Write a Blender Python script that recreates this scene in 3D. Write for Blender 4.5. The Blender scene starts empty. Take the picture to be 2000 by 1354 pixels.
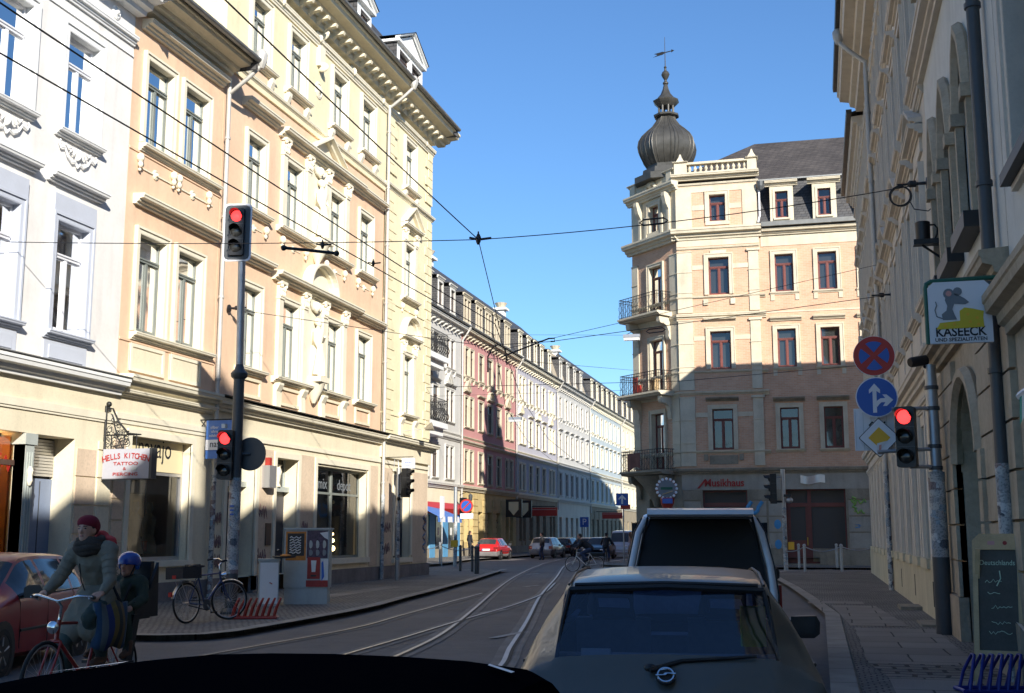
import bpy, math, random
from mathutils import Vector, Matrix, noise
random.seed(7)
R_ = math.radians
S = bpy.context.scene
C = S.collection
V3 = Vector

# ---------------------------------------------------------------- camera, sky, sun, exposure
cd = bpy.data.cameras.new("camera")
cd.sensor_width = 36.0
cd.lens = 2290.0 / 2000.0 * 36.0
cd.clip_start = 0.1
cd.clip_end = 3000.0
cam = bpy.data.objects.new("camera", cd)
C.objects.link(cam)
cam.location = (0, 0, 1.65)
cam.rotation_euler = (R_(90 + 9.1), 0, R_(14.5))
S.camera = cam

SUN = V3((1.0, -1.5, 0.78)).normalized()          # towards the sun
wd = bpy.data.worlds.new("World")
S.world = wd
wd.use_nodes = True
nt = wd.node_tree
sky = nt.nodes.new("ShaderNodeTexSky")
sky.sky_type = 'NISHITA'
sky.sun_disc = False
sky.sun_elevation = math.asin(SUN.z)
sky.sun_rotation = math.atan2(SUN.x, SUN.y)
sky.altitude = 200
sky.air_density = 1.2
sky.dust_density = 0.0
sky.ozone_density = 8.0
bg = nt.nodes["Background"]
bg.inputs[1].default_value = 0.088
nt.links.new(sky.outputs[0], bg.inputs[0])
sl = bpy.data.lights.new("sun", 'SUN')
sl.energy = 4.2
sl.angle = R_(0.5)
sl.color = (1.0, 0.95, 0.86)
so = bpy.data.objects.new("sun", sl)
so.rotation_euler = (-SUN).to_track_quat('-Z', 'Y').to_euler()
so.location = (30, -40, 40)
C.objects.link(so)
S.view_settings.view_transform = 'Standard'
S.view_settings.look = 'None'
S.view_settings.exposure = 1.0
S.view_settings.gamma = 1.0
S.cycles.max_bounces = 8
S.cycles.diffuse_bounces = 6
S.cycles.transparent_max_bounces = 12
S.cycles.sample_clamp_indirect = 6.0

# ---------------------------------------------------------------- materials
def srgb(r, g, b):
    f = lambda c: (c / 12.92 if c <= 0.04045 else ((c + 0.055) / 1.055) ** 2.4)
    return (f(r / 255), f(g / 255), f(b / 255), 1.0)

def nd(t, k, **kw):
    n = t.nodes.new(k)
    for a, b in kw.items():
        setattr(n, a, b)
    return n

def mat(name, col, rough=0.7, metal=0.0, var=0.0, vscale=3.0, bump=0.0, bscale=60.0, streak=0.0, emit=0.0, spec=0.5, coat=0.0, dirt=0.0):
    m = bpy.data.materials.new(name)
    m.use_nodes = True
    t = m.node_tree
    b = t.nodes["Principled BSDF"]
    if len(col) == 3:
        col = (*col, 1.0)
    b.inputs["Base Color"].default_value = col
    b.inputs["Roughness"].default_value = rough
    b.inputs["Metallic"].default_value = metal
    b.inputs["Specular IOR Level"].default_value = spec
    b.inputs["Coat Weight"].default_value = coat
    L = t.links.new
    if var or streak or dirt:
        tc = nd(t, "ShaderNodeTexCoord")
        cur = None
        def layer(vec, scale, lo, hi, dark, detail=5.0):
            nonlocal cur
            n = nd(t, "ShaderNodeTexNoise")
            n.inputs["Scale"].default_value = scale
            n.inputs["Detail"].default_value = detail
            L(vec, n.inputs["Vector"])
            r = nd(t, "ShaderNodeMapRange")
            r.inputs[1].default_value = lo
            r.inputs[2].default_value = hi
            L(n.outputs[0], r.inputs[0])
            x = nd(t, "ShaderNodeMix", data_type='RGBA')
            x.inputs[6].default_value = col
            if cur is not None:
                L(cur, x.inputs[6])
            x.blend_type = 'MULTIPLY'
            x.inputs[7].default_value = dark
            L(r.outputs[0], x.inputs[0])
            cur = x.outputs[2]
        if var:
            layer(tc.outputs["Object"], vscale, 0.35, 0.75, (1 - var, 1 - var * 1.05, 1 - var * 1.15, 1))
            layer(tc.outputs["Object"], vscale * 9, 0.4, 0.7, (1 - var * .5, 1 - var * .5, 1 - var * .5, 1))
        if streak:
            mp = nd(t, "ShaderNodeMapping")
            mp.inputs["Scale"].default_value = (1.0, 1.0, 0.12)
            L(tc.outputs["Object"], mp.inputs[0])
            layer(mp.outputs[0], 3.2, 0.5, 0.78, (1 - streak, 1 - streak * 1.05, 1 - streak * 1.1, 1))
        if dirt:
            layer(tc.outputs["Object"], 22.0, 0.52, 0.62, (1 - dirt, 1 - dirt, 1 - dirt, 1), 8.0)
        L(cur, b.inputs["Base Color"])
    if bump:
        tc2 = nd(t, "ShaderNodeTexCoord")
        n = nd(t, "ShaderNodeTexNoise")
        n.inputs["Scale"].default_value = bscale
        n.inputs["Detail"].default_value = 6.0
        L(tc2.outputs["Object"], n.inputs["Vector"])
        bp = nd(t, "ShaderNodeBump")
        bp.inputs["Strength"].default_value = bump
        bp.inputs["Distance"].default_value = 0.02
        L(n.outputs[0], bp.inputs["Height"])
        L(bp.outputs[0], b.inputs["Normal"])
    if emit:
        b.inputs["Emission Color"].default_value = col
        b.inputs["Emission Strength"].default_value = emit
    return m

def tile_mat(name, c1, c2, cm, w, h, mort=0.02, plane='xy', offset=0.5, rough=0.8, bump=0.5, var=0.25, vs=1.2, warp=0.0, squash=1.0):
    """bricks, slates, slabs, setts: one brick pattern laid in object space"""
    m = bpy.data.materials.new(name)
    m.use_nodes = True
    t = m.node_tree
    L = t.links.new
    b = t.nodes["Principled BSDF"]
    b.inputs["Roughness"].default_value = rough
    b.inputs["Specular IOR Level"].default_value = 0.3
    tc = nd(t, "ShaderNodeTexCoord")
    vec = tc.outputs["Object"]
    if warp:
        wn = nd(t, "ShaderNodeTexNoise")
        wn.inputs["Scale"].default_value = 1.6
        L(vec, wn.inputs["Vector"])
        sc = nd(t, "ShaderNodeVectorMath", operation='SCALE')
        sc.inputs[3].default_value = warp
        L(wn.outputs["Color"], sc.inputs[0])
        ad = nd(t, "ShaderNodeVectorMath", operation='ADD')
        L(vec, ad.inputs[0])
        L(sc.outputs[0], ad.inputs[1])
        vec = ad.outputs[0]
    if plane != 'xy':
        sp = nd(t, "ShaderNodeSeparateXYZ")
        L(vec, sp.inputs[0])
        cb = nd(t, "ShaderNodeCombineXYZ")
        if plane == 'hz':
            a = nd(t, "ShaderNodeMath", operation='SUBTRACT')
            L(sp.outputs[0], a.inputs[0])
            L(sp.outputs[1], a.inputs[1])
            L(a.outputs[0], cb.inputs[0])
        else:
            L(sp.outputs[1], cb.inputs[0])
        L(sp.outputs[0] if plane == 'yx' else sp.outputs[2], cb.inputs[1])
        vec = cb.outputs[0]
    k = nd(t, "ShaderNodeTexBrick")
    k.offset = offset
    k.squash = squash
    k.inputs["Scale"].default_value = 1.0
    k.inputs["Brick Width"].default_value = w
    k.inputs["Row Height"].default_value = h
    k.inputs["Mortar Size"].default_value = mort
    k.inputs["Mortar Smooth"].default_value = 0.3
    k.inputs["Color1"].default_value = (*c1, 1)
    k.inputs["Color2"].default_value = (*c2, 1)
    k.inputs["Mortar"].default_value = (*cm, 1)
    L(vec, k.inputs["Vector"])
    n = nd(t, "ShaderNodeTexNoise")
    n.inputs["Scale"].default_value = vs
    n.inputs["Detail"].default_value = 7.0
    L(tc.outputs["Object"], n.inputs["Vector"])
    r = nd(t, "ShaderNodeMapRange")
    r.inputs[1].default_value = 0.35
    r.inputs[2].default_value = 0.7
    L(n.outputs[0], r.inputs[0])
    x = nd(t, "ShaderNodeMix", data_type='RGBA')
    x.blend_type = 'MULTIPLY'
    x.inputs[7].default_value = (1 - var, 1 - var, 1 - var, 1)
    L(r.outputs[0], x.inputs[0])
    L(k.outputs["Color"], x.inputs[6])
    L(x.outputs[2], b.inputs["Base Color"])
    n2 = nd(t, "ShaderNodeTexNoise")
    n2.inputs["Scale"].default_value = 45.0
    L(tc.outputs["Object"], n2.inputs["Vector"])
    iv = nd(t, "ShaderNodeMath", operation='MULTIPLY_ADD')
    L(k.outputs["Fac"], iv.inputs[0])
    iv.inputs[1].default_value = -1.0
    L(n2.outputs[0], iv.inputs[2])
    bp = nd(t, "ShaderNodeBump")
    bp.inputs["Strength"].default_value = bump
    bp.inputs["Distance"].default_value = 0.02
    L(iv.outputs[0], bp.inputs["Height"])
    L(bp.outputs[0], b.inputs["Normal"])
    return m

def glass_mat(name, tint=(0.75, 0.8, 0.82), through=0.75, base=(0.012, 0.014, 0.016), rough=0.03, ior=1.9):
    m = bpy.data.materials.new(name)
    m.use_nodes = True
    t = m.node_tree
    L = t.links.new
    b = t.nodes["Principled BSDF"]
    b.inputs["Base Color"].default_value = (*base, 1)
    b.inputs["Roughness"].default_value = rough
    tr = nd(t, "ShaderNodeBsdfTransparent")
    tr.inputs[0].default_value = (*tint, 1)
    gl = nd(t, "ShaderNodeBsdfGlossy")
    gl.inputs["Roughness"].default_value = rough
    mx = nd(t, "ShaderNodeMixShader")
    mx.inputs[0].default_value = through
    L(b.outputs[0], mx.inputs[1])
    L(tr.outputs[0], mx.inputs[2])
    fr = nd(t, "ShaderNodeFresnel")
    fr.inputs[0].default_value = ior
    m2 = nd(t, "ShaderNodeMixShader")
    L(fr.outputs[0], m2.inputs[0])
    L(mx.outputs[0], m2.inputs[1])
    L(gl.outputs[0], m2.inputs[2])
    L(m2.outputs[0], t.nodes["Material Output"].inputs[0])
    tc = nd(t, "ShaderNodeTexCoord")
    n = nd(t, "ShaderNodeTexNoise")
    n.inputs["Scale"].default_value = 1.1
    n.inputs["Detail"].default_value = 1.0
    L(tc.outputs["Object"], n.inputs["Vector"])
    bp = nd(t, "ShaderNodeBump")
    bp.inputs["Strength"].default_value = 0.06
    bp.inputs["Distance"].default_value = 0.1
    L(n.outputs[0], bp.inputs["Height"])
    L(bp.outputs[0], gl.inputs["Normal"])
    return m

M = {}
M['white_pl'] = mat('white_plaster', (.76, .735, .70), .8, var=.09, vscale=1.2, bump=.2, streak=.13)
M['white_tr'] = mat('white_trim', (.78, .78, .76), .75, var=.06, bump=.08, streak=.05)
M['blue_tr'] = mat('pale_blue_grey_trim', (.50, .53, .60), .75, var=.06, bump=.08)
M['peach_pl'] = mat('peach_plaster', (.76, .53, .36), .85, var=.12, vscale=1.0, bump=.2, streak=.13)
M['cream_pl'] = mat('cream_plaster', (.80, .71, .47), .85, var=.11, vscale=1.0, bump=.2, streak=.13)
M['cream_lo'] = mat('pale_cream_plaster', (.76, .68, .50), .85, var=.10, vscale=1.0, bump=.15, streak=.10, dirt=.06)
M['pier_pl'] = mat('beige_pier_plaster', (.66, .52, .38), .85, var=.14, vscale=1.3, bump=.15, streak=.10, dirt=.10)
M['cream_tr'] = mat('cream_trim', (.76, .70, .55), .75, var=.09, bump=.08, streak=.06)
M['plinth'] = mat('grey_plinth_render', (.21, .195, .195), .85, var=.30, vscale=1.5, bump=.25, streak=.25)
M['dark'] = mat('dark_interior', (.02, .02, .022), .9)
M['room'] = mat('dim_room', (.07, .065, .06), .9)
M['curt'] = mat('net_curtain', (.30, .31, .30), .9, var=.12, vscale=5)
M['curt2'] = mat('linen_curtain', (.38, .33, .26), .9, var=.15, vscale=5)
M['curt3'] = mat('orange_curtain', (.62, .26, .08), .9, var=.15, vscale=5)
M['glass'] = glass_mat('window_glass', through=.85)
M['hksign'] = mat('greyish_sign_face', (.40, .40, .44), .5, var=.08)
M['seatcl'] = mat('dark_blue_seat_cloth', (.26, .31, .40), .9, var=.2)
M['glassd'] = mat('dark_window_glass', (.05, .055, .06), .06, var=.4, vscale=.9)
M['shopgl'] = glass_mat('shop_glass', through=.80)
M['carglass'] = glass_mat('car_glass', tint=(.78, .86, 1.0), through=.9, base=(.03, .06, .13), rough=.03, ior=1.9)
M['fr_green'] = mat('grey_green_frame', (.20, .22, .20), .5, var=.1)
M['fr_white'] = mat('white_frame', (.72, .72, .74), .45)
M['fr_red'] = mat('red_frame', (.16, .04, .03), .5, var=.15)
M['fr_brown'] = mat('brown_frame', (.10, .06, .045), .5, var=.15)
M['slate'] = tile_mat('slate_tiles', (.075, .075, .08), (.105, .10, .098), (.03, .03, .03), .30, .16, .012, 'hz', rough=.55, bump=.7, var=.3)
M['slateroof'] = tile_mat('brown_slate_roof', (.072, .062, .057), (.098, .084, .075), (.035, .03, .028), .32, .17, .014, 'hz', rough=.65, bump=.6, var=.35, vs=.9)
M['zinc'] = mat('zinc', (.30, .30, .29), .5, .6, var=.2, vscale=4)
M['zincd'] = mat('dark_weathered_zinc', (.10, .095, .085), .5, .5, var=.3, vscale=2.5, streak=.3)
M['pipe'] = mat('grey_painted_pipe', (.50, .48, .44), .5, .2, var=.15)
M['brick'] = tile_mat('yellow_brick', (.56, .325, .205), (.62, .38, .25), (.57, .43, .32), .27, .09, .011, 'hz', rough=.85, bump=.35, var=.14)
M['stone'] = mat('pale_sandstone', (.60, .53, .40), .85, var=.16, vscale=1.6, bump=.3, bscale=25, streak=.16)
M['stoned'] = mat('weathered_and_shaded_stone', (.31, .27, .205), .9, var=.30, vscale=1.6, bump=.5, bscale=18, streak=.25)  # weathered stone; also paints shade onto the corner house's lower hoods
M['grey_pl'] = mat('grey_beige_plaster', (.68, .605, .49), .85, var=.12, vscale=1.0, bump=.15, streak=.14)
M['grey_tr'] = mat('grey_beige_trim', (.68, .61, .51), .8, var=.12, bump=.15, streak=.1)
M['yell_pl'] = mat('pale_yellow_plinth_plaster', (.62, .55, .38), .85, var=.15, vscale=1.2, bump=.15, streak=.2)
M['brownst'] = mat('brown_sandstone', (.48, .40, .29), .9, var=.25, vscale=2, bump=.5, bscale=20, streak=.2)
M['bwwall'] = mat('bluish_white_wall', (.68, .665, .60), .85, var=.1, bump=.1, streak=.15)
M['row_white'] = mat('off_white_plaster', (.56, .545, .51), .85, var=.1, vscale=.8, streak=.12)
M['row_trim'] = mat('off_white_trim', (.60, .58, .53), .8, var=.1, streak=.08)
M['fascia'] = mat('grey_shop_fascia', (.36, .335, .285), .85, var=.18, vscale=1.5, streak=.2)
M['pink'] = mat('pink_plaster', (.52, .255, .24), .85, var=.08, vscale=.8, streak=.06, bump=.1)
M['lav'] = mat('lavender_plaster', (.44, .43, .48), .85, var=.07, vscale=.8, streak=.06)
M['ltblue'] = mat('pale_blue_plaster', (.43, .49, .51), .85, var=.07, vscale=.8, streak=.06)
M['ochre'] = mat('ochre_sandstone', (.58, .44, .20), .9, var=.18, vscale=1.2, bump=.3, streak=.15)
M['ochred'] = mat('weathered_sandstone', (.33, .27, .18), .9, var=.22, vscale=1.2, bump=.3, streak=.2)
M['blueshop'] = mat('blue_shop_paint', (.10, .30, .52), .6, var=.15)
M['asphalt'] = mat('asphalt', (.155, .145, .14), .8, var=.28, vscale=.35, bump=.5, bscale=90, dirt=.12)
M['patch'] = mat('worn_concrete_strip', (.21, .20, .19), .8, var=.3, vscale=1.5, bump=.4, bscale=60)
M['setts'] = tile_mat('granite_setts', (.215, .197, .178), (.29, .268, .238), (.075, .07, .064), .12, .11, .012, 'xy', rough=.75, bump=.8, var=.35, vs=.5, warp=.10)
M['setbig'] = tile_mat('large_granite_setts', (.22, .20, .178), (.28, .258, .225), (.055, .05, .046), .34, .25, .03, 'xy', rough=.7, bump=1.0, var=.35, vs=.8, warp=.16)
M['slab'] = tile_mat('granite_slabs', (.26, .235, .205), (.30, .275, .24), (.05, .045, .04), 1.05, .9, .014, 'xy', rough=.7, bump=.6, var=.3, vs=.7, warp=.05)
M['kerb'] = tile_mat('granite_kerb', (.33, .305, .265), (.38, .35, .305), (.06, .055, .05), 40., 1.3, .012, 'xy', rough=.75, bump=.6, var=.3, vs=2.)
M['steel'] = mat('polished_rail_steel', (.42, .41, .40), .4, .8, var=.15)
M['groove'] = mat('rail_groove', (.012, .012, .012), .8)
M['mark'] = mat('worn_white_marking', (.40, .40, .40), .8, var=.35, vscale=6)
M['metal'] = mat('galvanised_steel', (.42, .43, .44), .42, .7, var=.15, vscale=6)
M['metald'] = mat('dark_grey_paint', (.06, .065, .07), .45, var=.15)
M['black'] = mat('black_plastic', (.012, .012, .013), .45)
M['blackg'] = mat('gloss_black', (.006, .006, .009), .12, coat=.6)
M['iron'] = mat('wrought_iron', (.02, .02, .02), .5, .3)
M['wire'] = mat('black_cable', (.015, .015, .018), .5)
M['rubber'] = mat('tyre_rubber', (.014, .014, .014), .75, bump=.1)
M['chrome'] = mat('chrome', (.75, .75, .76), .12, 1.0)
M['alu'] = mat('silver_alloy', (.48, .48, .49), .35, .7)
M['redlit'] = mat('lit_red_lens', (1.0, .03, .03), .4, emit=2.2)
M['redlit'].node_tree.nodes["Principled BSDF"].inputs["Base Color"].default_value = (.5, .01, .01, 1)
M['lens'] = mat('unlit_dark_lens', (.03, .03, .028), .15, coat=.3)
M['white'] = mat('white_enamel', (.75, .75, .75), .35, var=.06)
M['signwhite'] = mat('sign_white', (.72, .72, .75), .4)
M['signblue'] = mat('sign_blue', (.02, .10, .42), .4)
M['bannerblue'] = mat('banner_blue', (.06, .17, .50), .5)
M['signred'] = mat('sign_red', (.45, .03, .02), .45)
M['signyel'] = mat('sign_yellow', (.75, .42, .02), .45)
M['textred'] = mat('red_lettering', (.36, .02, .015), .5)
M['textblk'] = mat('dark_lettering', (.012, .012, .02), .6)
M['cheese'] = mat('cheese_yellow', (.62, .48, .02), .5)
M['mousegr'] = mat('mouse_grey', (.17, .19, .21), .6)
M['pinkish'] = mat('soft_pink', (.58, .28, .25), .6)
M['green'] = mat('dark_green_paint', (.012, .10, .06), .45)
M['sticker'] = mat('sticker_covered_pole', (.33, .40, .44), .6, .1, var=.4, vscale=9, dirt=.7)
def sticker_mat():
    m = bpy.data.materials.new('sticker_covered_pole'); m.use_nodes = True
    t = m.node_tree; b = t.nodes["Principled BSDF"]; b.inputs["Roughness"].default_value = .55
    tc = nd(t, "ShaderNodeTexCoord"); mp = nd(t, "ShaderNodeMapping"); mp.inputs["Scale"].default_value = (6, 6, 8.5)
    v = nd(t, "ShaderNodeTexVoronoi", distance='CHEBYCHEV'); v.inputs["Scale"].default_value = 1.0; v.inputs["Randomness"].default_value = .8
    t.links.new(tc.outputs["Object"], mp.inputs[0]); t.links.new(mp.outputs[0], v.inputs["Vector"])
    sp = nd(t, "ShaderNodeSeparateColor"); t.links.new(v.outputs["Color"], sp.inputs[0])
    cr = nd(t, "ShaderNodeValToRGB"); cr.color_ramp.interpolation = 'CONSTANT'; el = cr.color_ramp.elements
    cols = [(0, (.30, .31, .31)), (.3, (.50, .51, .50)), (.45, (.24, .31, .36)), (.6, (.36, .37, .36)), (.74, (.09, .10, .12)), (.8, (.42, .42, .40)), (.93, (.22, .17, .17))]
    while len(el) < len(cols): el.new(.5)
    for e, (q, c) in zip(el, cols): e.position = q; e.color = (*c, 1)
    t.links.new(sp.outputs[0], cr.inputs[0])
    n = nd(t, "ShaderNodeTexNoise"); n.inputs["Scale"].default_value = 38.; n.inputs["Detail"].default_value = 4.; t.links.new(tc.outputs["Object"], n.inputs["Vector"])
    r = nd(t, "ShaderNodeMapRange"); r.inputs[1].default_value = .5; r.inputs[2].default_value = .6; t.links.new(n.outputs[0], r.inputs[0])
    x = nd(t, "ShaderNodeMix", data_type='RGBA'); x.blend_type = 'MULTIPLY'; x.inputs[7].default_value = (.55, .56, .6, 1); t.links.new(r.outputs[0], x.inputs[0]); t.links.new(cr.outputs[0], x.inputs[6]); t.links.new(x.outputs[2], b.inputs["Base Color"])
    return m
M['sticker'] = sticker_mat()
M['creamboard'] = mat('cream_sign_board', (.72, .62, .38), .6)
M['cabinet'] = mat('grey_cabinet', (.42, .45, .44), .6, var=.12, vscale=2, streak=.15)
M['paper'] = mat('paper_white', (.7, .7, .68), .7, var=.1)
M['posterdk'] = mat('poster_black', (.03, .025, .025), .55, var=.3)
M['posterred'] = mat('poster_red', (.38, .03, .02), .55, var=.3, vscale=12)
M['posteror'] = mat('poster_orange', (.60, .22, .03), .55, var=.3, vscale=12)
M['posterpur'] = mat('poster_purple', (.10, .06, .10), .55, var=.5, vscale=14, dirt=.4)
M['rackred'] = mat('red_rack_paint', (.38, .03, .015), .45, var=.15)
M['rackblue'] = mat('blue_rack_paint', (.012, .025, .22), .4, var=.15)
M['wood'] = mat('light_wood', (.60, .42, .22), .6, var=.2, vscale=8)
M['slateboard'] = mat('chalkboard', (.10, .095, .08), .8, var=.25, vscale=5)
M['chalk'] = mat('pale_green_chalk', (.50, .66, .50), .9)
M['graff'] = mat('graffiti_paint', (.30, .18, .17), .8)
M['graffb'] = mat('blue_graffiti_paint', (.06, .26, .50), .7)
M['graffg'] = mat('green_graffiti_paint', (.22, .36, .09), .7)
M['warmlit'] = mat('warm_shop_lamp', (1., .72, .35), .5, emit=6.0)
M['orangewall'] = mat('orange_shop_wall', (.55, .20, .05), .8, var=.2)
M['bluedoor'] = mat('blue_grey_door', (.20, .25, .36), .55, var=.12)
M['sage'] = mat('grey_green_post', (.40, .43, .40), .6, var=.1)
M['doordk'] = mat('dark_timber_door', (.06, .06, .075), .5, var=.25, streak=.2)
M['skin'] = mat('skin', (.50, .27, .19), .55)
M['c_hat'] = mat('dark_red_wool', (.20, .010, .025), .95, bump=.5, bscale=140)
M['c_hood'] = mat('red_hood_cloth', (.50, .05, .05), .9)
M['c_coat'] = mat('grey_beige_coat', (.215, .19, .145), .9, var=.15, bump=.2, bscale=40)
M['c_scarf'] = mat('dark_scarf_wool', (.07, .055, .045), .95, var=.5, vscale=9)
M['c_green'] = mat('dark_green_trousers', (.05, .07, .06), .9, var=.2)
M['c_child'] = mat('dark_green_jacket', (.05, .065, .045), .9, var=.2)
M['c_dark'] = mat('dark_cloth', (.02, .02, .025), .9, var=.2)
M['c_jeans'] = mat('blue_jeans', (.04, .06, .12), .9, var=.2)
M['c_brown'] = mat('brown_boot', (.10, .05, .03), .7)
M['hair'] = mat('brown_hair', (.03, .018, .01), .7)
M['eye'] = mat('dark_eye', (.01, .008, .006), .3)
M['lip'] = mat('lip', (.35, .12, .10), .5)
M['helmet'] = mat('blue_helmet', (.02, .06, .32), .25, coat=.5)
M['basket'] = mat('dark_wicker', (.035, .03, .028), .8, bump=.8, bscale=60)
M['bikeblue'] = mat('blue_bike_paint', (.03, .05, .14), .3, coat=.4)
M['bikered'] = mat('red_bike_paint', (.34, .02, .015), .3, coat=.4)
M['flag'] = mat('faded_rainbow_cloth', (.20, .09, .07), .9, var=.3)

def stripes(name, cols, scale, axis=0):
    m = bpy.data.materials.new(name)
    m.use_nodes = True
    t = m.node_tree
    b = t.nodes["Principled BSDF"]
    b.inputs["Roughness"].default_value = .9
    tc = nd(t, "ShaderNodeTexCoord")
    sp = nd(t, "ShaderNodeSeparateXYZ")
    t.links.new(tc.outputs["Object"], sp.inputs[0])
    mu = nd(t, "ShaderNodeMath", operation='MULTIPLY')
    mu.inputs[1].default_value = scale
    t.links.new(sp.outputs[axis], mu.inputs[0])
    fr = nd(t, "ShaderNodeMath", operation='FRACT')
    t.links.new(mu.outputs[0], fr.inputs[0])
    cr = nd(t, "ShaderNodeValToRGB")
    cr.color_ramp.interpolation = 'CONSTANT'
    el = cr.color_ramp.elements
    while len(el) < len(cols):
        el.new(0.5)
    for i, c in enumerate(cols):
        el[i].position = i / len(cols)
        el[i].color = (*c, 1)
    t.links.new(fr.outputs[0], cr.inputs[0])
    t.links.new(cr.outputs[0], b.inputs["Base Color"])
    return m
M['bagstripe'] = stripes('striped_bag_cloth', [(.02, .03, .12), (.10, .12, .13), (.02, .05, .10), (.12, .08, .03), (.03, .03, .03), (.14, .10, .03)], 2.6, 1)
M['awnstripe'] = stripes('green_white_awning', [(.55, .6, .55), (.03, .25, .18)], 5., 1)

# ---------------------------------------------------------------- mesh helpers
ID = lambda u, w, v: (u, w, v)
ORG = {}

class MB:
    def __init__(s):
        s.v = []; s.f = []; s.m = []; s.mats = []; s.pc = []
    def mi(s, m):
        if isinstance(m, str): m = M[m]
        if m not in s.mats:
            s.mats.append(m)
        return s.mats.index(m)
    def add(s, vs, fs, m):
        o = len(s.v); k = s.mi(m)
        s.v += [tuple(p) for p in vs]
        s.pc.append((o, len(s.v), len(s.f), len(s.f) + len(fs)))
        for f in fs:
            s.f.append(tuple(i + o for i in f)); s.m.append(k)
        return s
    def q(s, a, b, c, d, m):
        return s.add([a, b, c, d], [(0, 1, 2, 3)], m)
    def bx(s, fr, u0, u1, w0, w1, v0, v1, m):
        P = [fr(u, w, v) for v in (v0, v1) for w in (w0, w1) for u in (u0, u1)]
        return s.add(P, [(0, 1, 3, 2), (4, 6, 7, 5), (0, 4, 5, 1), (1, 5, 7, 3), (3, 7, 6, 2), (2, 6, 4, 0)], m)
    def ext(s, fr, prof, u0, u1, m):
        n = len(prof)
        P = [fr(u0, w, v) for w, v in prof] + [fr(u1, w, v) for w, v in prof]
        F = [(i, (i + 1) % n, n + (i + 1) % n, n + i) for i in range(n)] + [tuple(range(n))[::-1], tuple(range(n, 2 * n))]
        return s.add(P, F, m)
    def poly(s, fr, pts, w0, w1, m):
        n = len(pts)
        P = [fr(u, w0, v) for u, v in pts] + [fr(u, w1, v) for u, v in pts]
        F = [(i, (i + 1) % n, n + (i + 1) % n, n + i) for i in range(n)] + [tuple(range(n))[::-1], tuple(range(n, 2 * n))]
        return s.add(P, F, m)
    def tube(s, pts, r, m, n=8, cap=True, closed=False):
        pts = [V3(p) for p in pts]
        N = len(pts)
        rr = r if isinstance(r, (list, tuple)) else [r] * N
        vs = []; up = None
        for i, p in enumerate(pts):
            a = pts[(i - 1) % N] if (i > 0 or closed) else p
            b = pts[(i + 1) % N] if (i < N - 1 or closed) else p
            d = (b - a).normalized()
            if up is None:
                up = V3((0, 0, 1)) if abs(d.z) < .9 else V3((1, 0, 0))
            x = d.cross(up).normalized()
            up = x.cross(d).normalized()
            for k in range(n):
                t = 2 * math.pi * k / n
                vs.append(p + (x * math.cos(t) + up * math.sin(t)) * rr[i])
        fs = []
        for i in range(N if closed else N - 1):
            j = (i + 1) % N
            for k in range(n):
                l = (k + 1) % n
                fs.append((i * n + k, i * n + l, j * n + l, j * n + k))
        if cap and not closed:
            fs += [tuple(range(n)), tuple(range((N - 1) * n, N * n))[::-1]]
        return s.add(vs, fs, m)
    def lathe(s, c, prof, m, n=24, axis=(0, 0, 1), xdir=None, phase=0.):
        ax = V3(axis).normalized(); c = V3(c)
        x = (V3(xdir) if xdir else (V3((1, 0, 0)) if abs(ax.x) < .9 else V3((0, 1, 0))))
        x = (x - ax * x.dot(ax)).normalized(); y = ax.cross(x)
        vs = []
        for r, h in prof:
            for k in range(n):
                t = 2 * math.pi * k / n + phase
                vs.append(c + ax * h + (x * math.cos(t) + y * math.sin(t)) * max(r, 1e-4))
        fs = []
        for i in range(len(prof) - 1):
            for k in range(n):
                l = (k + 1) % n
                fs.append((i * n + k, i * n + l, (i + 1) * n + l, (i + 1) * n + k))
        fs += [tuple(range(n))[::-1], tuple(range((len(prof) - 1) * n, len(prof) * n))]
        return s.add(vs, fs, m)
    def ball(s, c, r, m, n=14, k=9, mtx=None):
        rx, ry, rz = r if isinstance(r, (tuple, list)) else (r, r, r)
        c = V3(c); vs = []
        for i in range(k + 1):
            a = math.pi * i / k
            for j in range(n):
                t = 2 * math.pi * j / n
                p = V3((rx * max(math.sin(a), 1e-3) * math.cos(t), ry * max(math.sin(a), 1e-3) * math.sin(t), rz * math.cos(a)))
                if mtx: p = mtx @ p
                vs.append(c + p)
        fs = [(i * n + j, (i + 1) * n + j, (i + 1) * n + (j + 1) % n, i * n + (j + 1) % n) for i in range(k) for j in range(n)]
        fs += [tuple(range(n)), tuple(range(k * n, (k + 1) * n))[::-1]]
        return s.add(vs, fs, m)
    def text(s, body, P, right, up, size, m, sx=1.0, align='CENTER', ex=.004, slant=0., bold=.0):
        cu = bpy.data.curves.new("lettering", 'FONT')
        cu.body = body; cu.size = size; cu.align_x = align; cu.extrude = ex / 2; cu.resolution_u = 3; cu.offset = bold * size
        o = bpy.data.objects.new("lettering", cu)
        me = bpy.data.meshes.new_from_object(o)
        P = V3(P); right = V3(right).normalized(); up = V3(up).normalized(); nn = right.cross(up)
        s.add([P + right * ((v.co.x + slant * v.co.y) * sx) + up * v.co.y + nn * (v.co.z + ex / 2) for v in me.vertices], [tuple(f.vertices) for f in me.polygons], m)
        bpy.data.objects.remove(o); bpy.data.curves.remove(cu); bpy.data.meshes.remove(me)
        return s
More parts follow.
